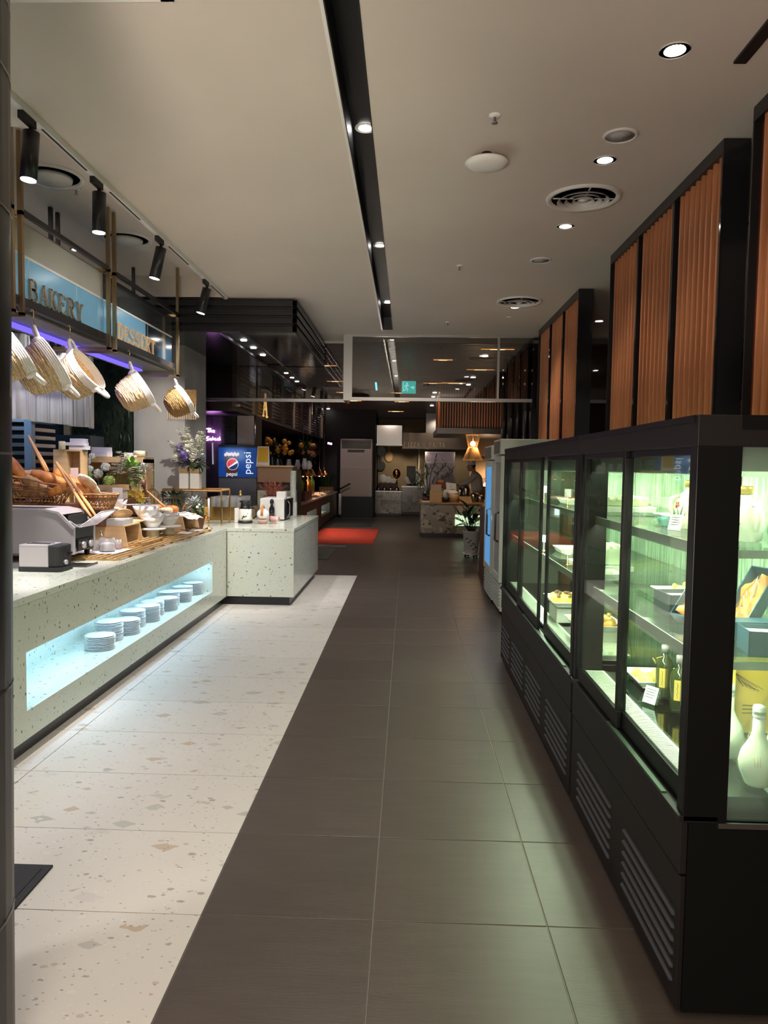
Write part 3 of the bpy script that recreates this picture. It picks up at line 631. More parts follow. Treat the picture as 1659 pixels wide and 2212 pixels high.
# ------------------------------------------------------------------ hanging baskets on hooks
def basket(name, label, loc, alpha, mat, tiltz=.42, sc=1.0):
    t = T(name, label, 'basket', (0,0,0), 0, 'straw baskets hanging from brass hooks')
    R = .158; D = .235
    prof = [(.01, 0), (R * .50, .002), (R * .74, .03), (R * .86, .08), (R * .93, .14), (R * .97, .18)]
    b = B(); b.lathe(prof, 28, cap=False); b.lathe([(r - .008, z + .006) for r, z in prof], 28, cap=False); b.build('body', mat, t)
    b = B(); rg = random.Random(3)
    for k in range(26):
        z = .004 + k * .0071; rr2 = R * (.5 + .26 * min(1, z / .03)) if z < .03 else R * (.74 + .12 * (z - .03) / .05) if z < .08 else R * (.86 + .11 * (z - .08) / .10)
        ph = rg.random() * 6; pts = [((rr2 + rg.uniform(0, .006)) * math.cos(a), (rr2 + rg.uniform(0, .006)) * math.sin(a), z + .004 * math.sin(a * 2 + ph)) for a in [2 * PI * i / 28 for i in range(28)]]
        b.tube(pts, .0042, 4, closed=True)
    for k in range(8): b.tube([(R * (.06 + .056 * k) * math.cos(a), R * (.06 + .056 * k) * math.sin(a), -.001) for a in [2*PI*i/20 for i in range(20)]], .0055, 4, closed=True)
    b.build('straw_coil', mat, t)
    b = B()
    for k in range(5):
        z = .185 + k * .0115; rr2 = R * (.975 + .012 * k); b.tube([(rr2 * math.cos(a), rr2 * math.sin(a), z) for a in [2*PI*i/32 for i in range(32)]], .0078, 6, closed=True)
    b.build('rope_rim', m_rope, t)
    for sg in (1, -1):
        b = B(); pts = []
        for i in range(13):
            a = PI * i / 12; w = .048; out = .085
            pts.append((sg * (R - .005 + out * math.sin(a)), w * math.cos(a) * (1.0 + .1 * math.sin(a)), .215 + .02 * math.sin(a)))
        b.tube(pts, [.013 if 0 < i < 12 else .016 for i in range(13)], 8)
        b.ell((sg * R, .048, .205), (.02, .022, .03), 8, 6); b.ell((sg * R, -.048, .205), (.02, .022, .03), 8, 6)
        b.build('handle', m_rope, t)
    ca, sa = math.cos(alpha), math.sin(alpha); c, s = math.cos(tiltz), math.sin(tiltz)
    X = Vector((s * ca, s * sa, -c)); Zx = Vector((c * ca, c * sa, s)); Y = Zx.cross(X)
    Mx = Matrix((X, Y, Zx)).transposed()
    hp = Mx @ Vector((-(R + .078), 0, .235)) * sc                       # top of the upper handle
    t.rotation_euler = Mx.to_euler(); t.scale = (sc,) * 3; t.location = Vector(loc) - hp
    return t
def hook(label, p):
    b = B(); x, y, z = p; pts = []
    for i in range(9): a = -PI * .15 + PI * 1.15 * i / 8; pts.append((x, y - .016 + .018 * math.cos(a), z + .085 + .018 * math.sin(a)))
    pts = [(x, y - .0 + .012, z + .0)] [:0] + pts[::-1]
    for i in range(1, 9): a = PI - PI * 1.2 * i / 8; pts.append((x, y + .017 + .018 * math.cos(a) , z - .002 - .018 * math.sin(a) ))
    b.tube(pts, .0035, 6); o = base(b.build('hook', m_brasst), p); tag(o, label, 'hook', 'brass hooks on the sign rail'); return o
spots = [(4.36, .55, m_straw, .60, 'straw basket half hidden behind the black pillar, first in the row', 1.02), (4.84, .52, m_straw, .55, 'pale straw basket with white rim below the letters BAK of BAKERY', 1.06), (5.36, -.02, m_straw, .60, 'straw basket second in view, its open mouth facing the aisle', 1.02), (6.50, .42, m_straw, .56, 'straw basket with white rim hanging below the DESSERT sign', 1.02), (7.76, .45, m_strawd, .56, 'darker straw basket hanging last in the row by the concrete pier', .94)]
for i, (y, al, mt, ti, lb, sc) in enumerate(spots):
    y -= .05
    p = Vector((-2.435, y, 2.475)); basket('straw_basket', lb, p + Vector((0, 0, -.005)), al, mt, ti, sc)
    hook('brass hook of the ' + ['basket behind the black pillar', 'first basket under BAKERY', 'basket with its mouth facing the aisle', 'basket under DESSERT', 'farthest basket by the pier'][i], p)
# fringed straw mat on the pier behind the last basket
t = T('wall_hanging', 'fringed straw wall hanging on the concrete pier behind the last basket', 'wall hanging', P(385, 870, 8.97))
v = P(385, 870, 8.97); b = B(); b.box(v.x - .14, 8.975, v.z - .02, v.x + .22, 8.995, v.z + .16); b.build('weave', m_strawd, t)
b = B()
for k in range(16): b.box(v.x - .14 + k * .023, 8.98, v.z - .20, v.x - .132 + k * .023, 8.99, v.z - .02)
b.build('fringe', m_straw, t)
# ================================================================== THINGS ON THE COUNTER
def rbox(b, x0, y0, x1, y1, z0, z1, r=.03, n=4):
    "box with rounded vertical corners"
    pts = []
    for (cx_, cy_, a0) in ((x1 - r, y1 - r, 0), (x0 + r, y1 - r, 90), (x0 + r, y0 + r, 180), (x1 - r, y0 + r, 270)):
        for i in range(n + 1): a = math.radians(a0 + 90 * i / n); pts.append((cx_ + r * math.cos(a), cy_ + r * math.sin(a)))
    return b.prism(pts, z0, z1, 'z')
# two-slot toaster
t = T('toaster', 'small two-slot toaster with silver side and black ends in front on the counter', 'toaster', (-2.39, 4.86, ZT))
x0, x1, y0, y1 = -2.535, -2.245, 4.73, 4.92
b = B(); rbox(b, x0, y0 - .01, x1, y1, ZT + .002, ZT + .03, .03); b.build('base', m_blackm, t)
b = B(); rbox(b, x0 + .01, y0, x1 - .005, y1, ZT + .03, ZT + .172, .045); b.build('body', m_blackm, t, bevel=.008)
b = B(); b.box(x0 + .012, y0 - .004, ZT + .03, x1 - .085, y0 + .004, ZT + .165); b.box(x0 + .012, y0 - .004, ZT + .165, x1 - .085, y1 - .005, ZT + .178); b.build('side_panel', m_steelb, t, bevel=.004)
for k in (0, 1):
    b = B(); b.box(x0 + .04, y0 + .045 + k * .06, ZT + .178, x1 - .10, y0 + .07 + k * .06, ZT + .181); b.build('slot', m_blackm, t)
b = B(); b.cyl((x1 - .006, y0 + .06, ZT + .06), (x1 + .012, y0 + .06, ZT + .06), .016); b.build('dial', m_steelb, t)
b = B(); b.box(x1 - .006, y0 + .10, ZT + .11, x1 + .016, y0 + .13, ZT + .122); b.build('lever', m_black, t)
# conveyor toaster
t = T('conveyor_toaster', 'large stainless conveyor toaster with sloped mouth and wire bread chute', 'toaster', (-2.75, 5.3, ZT))
prof = [(-3.12, ZT + .06), (-2.36, ZT + .06), (-2.36, ZT + .25), (-2.47, ZT + .365), (-2.56, ZT + .385), (-3.12, ZT + .385)]
b = B(); b.prism(prof, 5.16, 5.20, 'y'); b.prism([(u, v) for u, v in prof], 5.50, 5.54, 'y'); b.build('side_panel', m_steelb, t, bevel=.006)
b = B(); b.box(-3.12, 5.2, ZT + .34, -2.56, 5.5, ZT + .38); b.box(-3.12, 5.2, ZT + .06, -2.42, 5.5, ZT + .09); b.box(-3.12, 5.2, ZT + .06, -3.08, 5.5, ZT + .38); b.box(-2.44, 5.2, ZT + .17, -2.36, 5.5, ZT + .25); b.build('casing', m_steeld, t)
b = B(); b.prism([(-2.57, ZT + .386), (-2.46, ZT + .366), (-2.345, ZT + .255), (-2.36, ZT + .242), (-2.47, ZT + .35), (-2.57, ZT + .372)], 5.15, 5.165, 'y'); b.prism([(-2.57, ZT + .386), (-2.46, ZT + .366), (-2.44, ZT + .346), (-2.57, ZT + .366)], 5.165, 5.53, 'y'); b.build('edge_trim', m_steelb, t)
b = B(); b.box(-2.42, 5.21, ZT + .09, -2.40, 5.49, ZT + .34); b.build('mouth', m_blackm, t)
b = B(); b.box(-2.362, 5.22, ZT + .08, -2.352, 5.48, ZT + .165); b.build('control_panel', m_black, t)
for y in (5.29, 5.41):
    b = B(); b.cyl((-2.352, y, ZT + .12), (-2.335, y, ZT + .12), .024, n=18); b.box(-2.337, y - .004, ZT + .10, -2.325, y + .004, ZT + .142); b.build('dial', m_steelb, t)
for x, y in ((-2.42, 5.18), (-2.42, 5.52), (-3.06, 5.18), (-3.06, 5.52)):
    b = B(); b.cyl((x, y, ZT + .001), (x, y, ZT + .06), .016, .022); b.build('foot', m_black, t)
b = B()
for k in range(11): yy = 5.20 + k * .03; b.tube([(-2.44, yy, ZT + .27), (-2.33, yy, ZT + .255), (-2.17, yy, ZT + .37)], .002, 5)
b.tube([(-2.40, 5.19, ZT + .30), (-2.33, 5.19, ZT + .255), (-2.17, 5.19, ZT + .37), (-2.17, 5.50, ZT + .37), (-2.33, 5.50, ZT + .255), (-2.40, 5.5, ZT + .30)], .004, 5)
b.tube([(-2.33, 5.19, ZT + .255), (-2.33, 5.5, ZT + .255)], .004, 5)
b.build('wire_chute', m_steelb, t)
b = B(); b.box(-2.52, 4.97, ZT + .001, -2.19, 5.16, ZT + .006); b.box(-2.52, 4.97, ZT + .006, -2.19, 4.98, ZT + .014); b.box(-2.19, 4.97, ZT + .001, -2.185, 5.16, ZT + .016)
o = base(b.build('crumb_tray', m_steeld), (-2.35, 5.06, ZT)); tag(o, 'flat dark steel crumb tray lying in front of the conveyor toaster', 'tray')
# bamboo grates
def grate(label, x0, y0, x1, y1, z, n=7):
    t = T('bamboo_grate', label, 'grate', ((x0 + x1) / 2, (y0 + y1) / 2, z), 0, 'bamboo slat grates on the counter')
    for k in range(n):
        x = x0 + (x1 - x0 - .022) * k / (n - 1); b = B(); b.box(x, y0, z + .014, x + .022, y1, z + .026); b.build('slat', m_pined, t, bevel=.002)
    m_ = max(3, int((y1 - y0) / .2))
    for k in range(m_): 
        y = y0 + (y1 - y0 - .022) * k / (m_ - 1); b = B(); b.box(x0, y, z + .001, x1, y + .022, z + .014); b.build('cross_slat', m_pined, t)
grate('long bamboo slat grate along the front edge of the counter, near part', -2.50, 5.34, -2.10, 6.60, ZT, 8)
grate('bamboo slat grate along the front edge, far part ending by the candle holder', -2.52, 6.63, -2.09, 7.86, ZT, 8)
grate('small bamboo grate lying on top of the long one beside the plywood riser', -2.46, 6.10, -2.20, 6.62, ZT + .026, 5)
G = ZT + .028
# paper and jars
b = B(); b.box(-2.56, 5.52, G, -2.2, 5.86, G + .002); o = base(b.build('paper_sheet', m_paper), (-2.4, 5.7, G)); tag(o, 'white paper sheet under the jam and sugar jars', 'paper')
def jar(label, x, y, r, h, fill, fh, spoon=True, cat='jar'):
    t = T('glass_jar', label, cat, (x, y, G + .003)); z = G + .003
    b = B(); b.lathe([(r * .9, z), (r, z + .01), (r, z + h), (r * .93, z + h), (r * .92, z + .012), (0.001, z + .01)], 20, (x, y, 0), cap=False); b.build('glass', m_glass, t)
    b = B(); b.lathe([(r * .88, z + .008), (r * .9, z + fh), (r * .4, z + fh * 1.12), (.001, z + fh * 1.12)], 16, (x, y, 0)); b.build('filling', fill, t)
    if spoon: b = B(); b.tube([(x, y, z + .01), (x - .03, y - .01, z + h * 1.5)], .003, 5); b.ell((x - .031, y - .01, z + h * 1.52), (.008, .004, .012), 8, 5); b.build('spoon', m_steel, t)
m_jam = M('dark red jam', (.10,.008,.01), .2); m_jam2 = M('bright red jam', (.45,.02,.01), .2); m_sug = M('sugar packets', (.80,.76,.78), .8, var=.5, vscale=45, col2=(.62,.50,.56), bump=.4, bscale=60)
v = Q(208, 1190, G); jar('glass jar of dark red jam with a spoon, left of the sugar jar', v.x, v.y, .036, .085, m_jam, .045)
v = Q(218, 1186, G); jar('second glass jar of red jam just behind the sugar jar', v.x + .01, v.y + .06, .034, .085, m_jam2, .05)
v = Q(232, 1192, G); jar('wide clear glass jar filled with white packets', v.x, v.y, .062, .105, m_sug, .062, False)
v = Q(252, 1188, G); jar('glass jar of bright red jam right of the white packets', v.x, v.y + .03, .034, .08, m_jam2, .042, False)
# plywood riser with bread
def riser(label, x0, y0, x1, y1, z, h, slope=.03):
    t = T('plywood_riser', label, 'riser', ((x0 + x1) / 2, (y0 + y1) / 2, z), 0, 'plywood display risers'); w = .012
    b = B(); b.prism([(x0 - slope, z), (x1 + slope, z), (x1, z + h), (x0, z + h)], y0, y0 + w, 'y'); b.build('front', m_pine, t, bevel=.004)
    b = B(); b.prism([(x0 - slope, z), (x1 + slope, z), (x1, z + h), (x0, z + h)], y1 - w, y1, 'y'); b.build('back', m_pine, t)
    b = B(); b.box(x0, y0, z + h, x1, y1, z + h + w); b.build('top', m_pine, t, bevel=.003)
    return z + h + w
zr = riser('plywood riser behind the jam jars carrying the boxed bread slices', -2.60, 5.98, -2.31, 6.34, G, .165)
b = B(); b.box(-2.56, 5.98, zr + .001, -2.32, 6.20, zr + .046); o = base(b.build('gift_box', M('grey box', (.50,.48,.47), .7), bevel=.002), (-2.45, 6.1, zr)); tag(o, 'flat grey box under the bread slices on the plywood riser', 'box')
b = B(); b.lathe([(.11, zr + .048), (.115, zr + .052), (.001, zr + .054)], 20, (-2.44, 6.09, 0)); o = base(b.build('paper_doily', m_paper), (-2.44, 6.09, zr + .048)); tag(o, 'white round paper under the bread slices', 'paper')
def loaf(b_, c, L, w, h, ang=0, tilt=0, cuts=4, n=14, taper=.35):
    "elongated bread with slashes"
    R_ = (Matrix.Rotation(ang, 4, 'Z') @ Matrix.Rotation(-tilt, 4, 'Y')); c = Vector(c); k = 16; vs = []; fs = []
    for i in range(k + 1):
        t_ = i / k; s = (math.sin(PI * (.06 + .88 * t_))) ** taper * (1 - .10 * max(0, math.cos(t_ * cuts * 2 * PI)))
        for j in range(n):
            a = 2 * PI * j / n; vs.append(c + R_ @ Vector(((t_ - .5) * L, w * s * math.cos(a), h * s * math.sin(a))))
    for i in range(k):
        for j in range(n): fs.append((i*n+j, i*n+(j+1)%n, (i+1)*n+(j+1)%n, (i+1)*n+j))
    fs += [tuple(range(n))[::-1], tuple(k*n + j for j in range(n))]
    return b_.add(vs, fs, True)
def bread(label, c, L, w, h, ang, tilt, mat=None, group=None, cuts=4, name='baguette', taper=.35):
    b = B(); loaf(b, c, L, w, h, ang, tilt, cuts, taper=taper); o = base(b.build(name, mat or m_brd), c); return tag(o, label, 'bread', group)
for k in range(4):
    b = B(); c = Vector((-2.44 + k * .022, 6.10 + k * .004, zr + .09)); Mx = Matrix.Rotation(.5 + k * .06, 4, 'Z') @ Matrix.Rotation(-1.15 + k * .05, 4, 'X') @ Matrix.Rotation(0, 4, 'Y')
    b.lathe([(.065, -.005), (.067, 0), (.065, .005)], 22, c, 1.25, .72, M=Mx); o = base(b.build('bread_slice', m_crumb if k == 0 else m_brd2), c)
    tag(o, ['large pale bread slice at the front of the leaning row on the grey box', 'bread slice directly behind the front slice on the grey box', 'third bread slice of the leaning row on the grey box', 'rearmost bread slice of the leaning row on the grey box'][k], 'bread', 'bread slices on the grey box')
# bowls on stands
def bowl(label, c, r, h, print_=True, name='white_bowl'):
    t = T(name, label, 'bowl', c); x, y, z = c
    b = B(); b.lathe([(r * .45, z), (r * .5, z + .004), (r * .85, z + h * .6), (r, z + h), (r * .97, z + h), (r * .8, z + h * .55), (r * .4, z + .012), (.001, z + .01)], 26, (x, y, 0), cap=False); b.build('bowl', m_white, t)
    if print_:
        b = B(); n = 22; rg = random.Random(int(x * 1000)); vs = []; fs = []
        for k, (q, hh) in enumerate(((.2, .35), (.7, .55), (.93, .86), (1.0, 1.2))):
            for i in range(n): a = 2*PI*i/n; qq = q * (1 + (rg.random() - .5) * .12 * k); vs.append((x + r * qq * math.cos(a), y + r * qq * math.sin(a), z + h * (hh + (rg.random() - .3) * .16 * k * (1 if k == 3 else .3))))
        for k in range(3):
            for i in range(n): fs.append((k*n+i, k*n+(i+1)%n, (k+1)*n+(i+1)%n, (k+1)*n+i))
        b.add(vs, fs, True); b.build('paper_liner', m_print, t)
    return t
def tongs(label, p0, p1, sep, mat, group=None, w=.012, cat='tongs', name='tongs'):
    t = T(name, label, cat, p0, 0, group); p0 = Vector(p0); p1 = Vector(p1); d = (p1 - p0); sd = d.cross(Vector((0, 0, 1))).normalized() * sep
    for s in (1, -1):
        b = B(); b.tube([p0 + sd * s * .12, p0 + d * .35 + sd * s * .7, p0 + d * .8 + sd * s, p1 + sd * s * .9], [w * .6, w * .7, w, w * .7], 6); b.build('arm', mat, t)
    b = B(); b.ell(p0, (w * .9,) * 3, 8, 6); b.build('hinge', mat, t)
# tall riser block behind under bowls one and two
zr2 = riser('plywood riser under the two upper white bowls', -2.85, 6.50, -2.40, 7.05, ZT + .001, .185)
bowl('large white bowl with printed liner, left of the two upper bowls', (-2.70, 6.68, zr2 + .001), .135, .12)
bowl('second upper white bowl, right of and behind the liner-filled one', (-2.44, 6.86, zr2 + .001), .125, .12, False)
tongs('silver serving tongs lying across the two upper white bowls', (-2.30, 6.80, zr2 + .145), (-2.60, 6.62, zr2 + .140), .015, m_steel, w=.006)
def cakestand(label, x, y, r, z, h):
    t = T('cake_stand', label, 'cake stand', (x, y, z))
    b = B(); b.lathe([(r * .48, z), (r * .50, z + .01), (r * .44, z + h * .8), (r * .5, z + h - .01)], 24, (x, y, 0)); b.build('foot', m_cake, t)
    b = B(); b.lathe([(r * .95, z + h - .012), (r, z + h - .006), (r, z + h + .004), (.001, z + h + .004)], 28, (x, y, 0)); b.build('top_plate', m_white, t)
    return z + h + .005
z1 = cakestand('white cake stand with beige foot, nearer one on the bamboo grate', -2.37, 6.82, .125, G, .085)
bowl('lower white bowl with printed liner on the nearer cake stand', (-2.37, 6.82, z1), .105, .098)
z2 = cakestand('white cake stand with beige foot, farther one on the bamboo grate', -2.31, 7.12, .115, G, .085)
bowl('lower white bowl with speckled liner on the farther cake stand', (-2.31, 7.12, z2), .095, .085)
tongs('silver tongs resting over the lower white bowls', (-2.14, 7.12, z2 + .125), (-2.38, 6.98, z2 + .12), .012, m_steel, w=.005)
for i, (x, y) in enumerate(((-2.19, 7.24), (-2.17, 7.56))):
    b = B(); rbox(b, x - .06, y - .08, x + .06, y + .08, G + .001, G + .010, .012); b.box(x - .045, y - .065, G + .010, x + .045, y + .065, G + .0115); o = base(b.build('small_tray', m_white), (x, y, G))
    tag(o, ['nearer small square white tray on the bamboo grate', 'farther small square white tray on the bamboo grate'][i], 'tray')
    tongs(['little black tongs on the nearer white tray', 'little black tongs on the farther white tray'][i], (x - .03, y - .04, G + .045), (x + .03, y + .05, G + .018), .02, m_black, w=.004)
zr3 = riser('far plywood riser under the napkins, before the brown plant basket', -2.46, 7.36, -2.25, 7.86, G, .15)
b = B(); n = 8
for i in range(n):
    for j in range(n): pass
vs = [(-2.56 + .40 * i / n, 7.40 + .40 * j / n, zr3 + .004 + .018 * math.sin(i * 1.3 + j * .7) ** 2 - .045 * max(0, (i - 5) / 3) * 1.1) for i in range(n + 1) for j in range(n + 1)]
b.add(vs, [(i*(n+1)+j, (i+1)*(n+1)+j, (i+1)*(n+1)+j+1, i*(n+1)+j+1) for i in range(n) for j in range(n)], True); o = base(b.build('napkin', m_print, solid=.002), (-2.36, 7.6, zr3)); tag(o, 'printed white paper napkin spilling over the far plywood riser', 'napkin')
# black tray with rolls and tongs
b = B(); rbox(b, -2.78, 7.20, -2.42, 7.85, zr3 - .02, zr3 + .02, .04); o = base(b.build('bread_tray', m_blackm), (-2.6, 7.5, zr3 - .02)); tag(o, 'black tray holding baguettes beside the napkin', 'tray')
b = B(); b.box(-2.76, 7.24, ZT + .001, -2.47, 7.82, zr3 - .021); o = base(b.build('plinth', m_brown), (-2.6, 7.5, ZT)); tag(o, 'dark plinth under the black bread tray', 'plinth')
bread('pale floury baguette lying on the black tray', (-2.60, 7.40, zr3 + .06), .34, .045, .038, .35, -.15, m_brd2)
bread('golden baguette lying behind the pale one on the black tray', (-2.62, 7.58, zr3 + .075), .32, .04, .036, .3, -.1)
bread('round seeded roll at the right end of the black tray', (-2.43, 7.56, zr3 + .055), .15, .055, .045, .1, 0, cuts=2, name='bread_roll')
bread('small cut roll in front of the seeded roll', (-2.44, 7.44, zr3 + .05), .12, .045, .035, .6, 0, m_crumb, cuts=2, name='bread_roll')
tongs('wooden tongs standing upright in the baguette tray', (-2.66, 7.50, zr3 + .245), (-2.47, 7.52, zr3 + .07), .02, m_tong, w=.010)
b = B(); b.box(-2.60, 7.30, zr3 + .09, -2.555, 7.302, zr3 + .135); b.cyl((-2.578, 7.301, zr3 + .02), (-2.578, 7.301, zr3 + .09), .002); o = base(b.build('price_card', m_paper), (-2.58, 7.3, zr3)); tag(o, 'little white card on a pick in the baguette tray', 'card')
# brown basket of flowers, brass candle holder, brass table
def blossoms(t, pts, mat, r, name='blossom', lump=.35):
    for p in pts:
        b = B(); b.ell(p, (r * random.uniform(.8, 1.15),) * 3, 10, 7, lump=lump); b.build(name, mat, t)
def petals(t, c, R_, mat, n=110, name='flower_head'):
    b = B(); c = Vector(c); b.ell(c, R_ * .7, 10, 7)
    for k in range(n):
        d = Vector((random.gauss(0, 1), random.gauss(0, 1), random.gauss(0, 1))).normalized(); q = d.orthogonal().normalized(); q = (q * math.cos(k) + d.cross(q) * math.sin(k) + d * .5)
        b.leaf(c + d * R_ * .72, q, R_ * .42, R_ * .42, d)
    b.build(name, mat, t)
def foliage(t, c, R_, n, L, w, mat, up=.4, name='foliage'):
    b = B(); c = Vector(c)
    for k in range(n):
        d = Vector((random.gauss(0, 1), random.gauss(0, 1), random.gauss(up, .7))).normalized(); b.leaf(c + Vector([d[i] * R_[i] * random.uniform(.3, 1) for i in range(3)]), d, L * random.uniform(.7, 1.3), w)
    o = b.build(name, mat, t); o['kind'] = 'stuff'; return o
def sprig(t, p0, p1, mat_s, mat_f, n, r, name='flower_spike'):
    b = B(); p0 = Vector(p0); p1 = Vector(p1); b.tube([p0, p0.lerp(p1, .5) + Vector((.01, 0, .01)), p1], .003, 5); b.build('stem', mat_s, t)
    b = B()
    for k in range(n):
        q = p0.lerp(p1, .35 + .65 * k / n) + Vector((random.uniform(-r, r), random.uniform(-r, r), random.uniform(-r, r)) ) * 1.1
        for j in range(4): b.leaf(q, (math.cos(j * 1.57 + k), math.sin(j * 1.57 + k), .5), r * 1.3, r * .9)
    b.build(name, mat_f, t)['kind'] = 'stuff'
bx = T('plant_basket', 'dark brown handled basket of silver and green leaves at the counter corner', 'plant', (-2.33, 8.02, ZT))
b = B(); b.lathe([(.075, ZT + .001), (.105, ZT + .16), (.10, ZT + .16), (.07, ZT + .01)], 4, (-2.33, 8.02, 0), 1.3, 1.1, cap=False); b.prism([(-2.40, 7.95), (-2.26, 7.95), (-2.26, 8.09), (-2.40, 8.09)], ZT + .002, ZT + .01, 'z'); b.build('basket', m_brown, bx, smooth=False)
b = B(); b.tube([(-2.45, 8.02, ZT + .14), (-2.44, 8.02, ZT + .24), (-2.41, 8.02, ZT + .29), (-2.37, 8.02, ZT + .25), (-2.36, 8.02, ZT + .14)], .010, 6); b.build('handle', m_tong, bx)
foliage(bx, (-2.30, 8.03, ZT + .20), (.07, .07, .06), 90, .06, .02, m_leaf)
foliage(bx, (-2.33, 8.04, ZT + .27), (.08, .07, .07), 110, .05, .018, m_grey, name='silver_foliage')
blossoms(bx, [(-2.26 + random.uniform(-.05, .05), 8.0 + random.uniform(-.05, .05), ZT + .22 + random.uniform(-.03, .06)) for _ in range(7)], m_hydw, .015)
t = T('candle_holder', 'brass candle holder with a white candle at the counter corner', 'candle', (-2.19, 8.12, ZT))
b = B(); b.lathe([(.042, ZT), (.04, ZT + .008), (.008, ZT + .02), (.006, ZT + .05), (.013, ZT + .06), (.006, ZT + .075), (.009, ZT + .115), (.02, ZT + .13), (.012, ZT + .132)], 18, (-2.19, 8.12, 0)); b.build('stem', m_brasst, t)
b = B(); b.lathe([(.011, ZT + .132), (.011, ZT + .335), (.001, ZT + .34)], 12, (-2.19, 8.12, 0)); b.build('candle', m_white, t)
# wide wicker basket of bread on a stand behind the conveyor toaster
zb = 1.27
b = B(); b.box(-3.12, 5.62, ZT + .001, -2.62, 6.02, zb - .002); o = base(b.build('stand', m_brown), (-2.87, 5.8, ZT)); tag(o, 'dark wooden stand under the wicker bread baskets', 'stand')
def wicker(label, c, rx, ry, h, name='wicker_basket', lift=0):
    t = T(name, label, 'basket', c, 0, 'wicker bread baskets'); x, y, z = c; N = 30
    def pt(a, u, dr=0): q = .72 + .28 * u; return (x + rx * (q + dr) * math.cos(a), y + ry * (q + dr) * math.sin(a), z + h * u + lift * u * u * (1 - math.cos(a)) * .5)
    b = B()
    for u in (.0, .30, .62, .68, .74, .80): b.tube([pt(2*PI*i/N, u, random.uniform(-.01, .01)) for i in range(N)], .0055, 4, closed=True)
    for i in range(26): a = 2*PI*i/26; b.tube([pt(a, 0), pt(a + .12, .33), pt(a - .02, .66), pt(a, .96)], .0045, 4); b.tube([pt(a, 0), pt(a - .14, .33), pt(a + .04, .66), pt(a, .96)], .0045, 4)
    b.build('weave', m_wick, t)
    b = B()
    for k in range(3): b.tube([pt(2*PI*i/N + k, 1.0 + .02 * math.sin(i * 1.7 + k * 2), .012 * math.cos(i * 1.7 + k * 2)) for i in range(N)], .008, 5, closed=True)
    b.build('rim', m_wick, t)
    b = B(); b.lathe([(.001, 0), (1, .0), (1, .01)], 20, (0, 0, 0)); b.v = [Vector((x + rx * .72 * v.x, y + ry * .72 * v.y, z + .003 + v.z)) for v in b.v]; b.build('bottom', m_wick, t)
wicker('large wicker basket of crusty breads above the conveyor toaster', (-2.94, 5.78, zb), .30, .17, .13, lift=.13)
wicker('smaller wicker basket with long crackers and flatbread right of the large one', (-2.53, 5.98, zb - .05), .17, .14, .12)
b = B(); b.box(-2.62, 5.88, ZT + .2, -2.46, 6.08, zb - .052); b.box(-2.62, 5.88, ZT+.001, -2.60, 6.08, ZT + .2); b.box(-2.60, 6.06, ZT+.001, -2.46, 6.08, ZT + .2); o = base(b.build('stand', m_brown), (-2.54, 5.98, ZT + .2)); tag(o, 'dark wooden stand under the smaller cracker basket', 'stand')
bz = zb + .12
def brp(px, py, y, label, L, w, h, ang, tilt, mat=m_brd, cuts=4, name='bread_loaf', taper=.35): bread(label, P(px, py, y), L * 1.15, w * 1.2, h * 1.2, ang, tilt, mat, None, cuts, name, taper)
brp(45, 1030, 5.72, 'tall golden twisted loaf leaning left at the pillar side of the wicker basket', .30, .045, .04, .2, -1.05, m_brd, 2)
brp(105, 1036, 5.80, 'big brown oval loaf on top in the middle of the large wicker basket', .24, .060, .05, .35, -.35, m_brd, 3)
brp(82, 1052, 5.68, 'pale oat loaf in the front of the large wicker basket', .21, .045, .045, .3, -.65, m_brd2, 5)
brp(72, 1030, 5.92, 'rounded pale loaf at the back of the large wicker basket', .20, .06, .05, .0, 0, m_brd2, 3)
brp(127, 1058, 5.66, 'small knobbly roll sticking up at the right end of the large wicker basket', .15, .032, .03, .2, .5, m_brd, 3, 'bread_roll')
brp(60, 1060, 5.70, 'speckled loaf behind the weave at the left of the large wicker basket', .20, .05, .045, .1, -.4, m_brd2, 3)
brp(124, 1030, 6.0, 'round golden roll standing up behind the wicker baskets', .12, .045, .045, .2, .9, m_brd, 2, 'bread_roll')
for k in range(7):
    p0 = P(150 + k * 6, 1026 + k * 3, 5.98 + .01 * k); p1 = P(178 + k * 5, 1078, 5.90 + .01 * k); d = (p1 - p0)
    b = B(); loaf(b, (p0 + p1) / 2, d.length, .013, .011, math.atan2(d.y, d.x), math.atan2(d.z, math.hypot(d.x, d.y)), 3, 8); o = base(b.build('bread_stick', m_brd), (p0 + p1) / 2)
    tag(o, 'thin brown bread stick in the smaller wicker basket', 'bread', 'bread sticks in the smaller wicker basket')
for k, (px, py, r_) in enumerate(((188, 1042, .075), (200, 1056, .07), (183, 1058, .06), (175, 1040, .055))):
    c = P(px, py, 5.95 + .02 * k); b = B(); b.lathe([(r_ * .2, 0), (r_, .004), (r_ * .95, .012), (r_ * .3, .016)], 12, c, 1.2, .75, M=Matrix.Rotation(.5 + .3 * k, 4, 'Y') @ Matrix.Rotation(-1.1, 4, 'X')); o = base(b.build('flatbread', m_crumb), c)
    tag(o, ['large floury flatbread piece on top of the smaller wicker basket', 'floury flatbread piece at the right of the smaller wicker basket', 'floury flatbread piece low in the smaller wicker basket', 'floury flatbread piece at the back of the smaller wicker basket'][k], 'bread')
tongs('wooden tongs stuck upright at the back of the large wicker basket', P(62, 943, 6.0), P(102, 1018, 5.95), .012, m_tong, w=.013)
tongs('long wooden tongs lying from the small wicker basket down to the wire chute', P(122, 1000, 5.80), P(202, 1116, 5.45), .022, m_tong, w=.014)
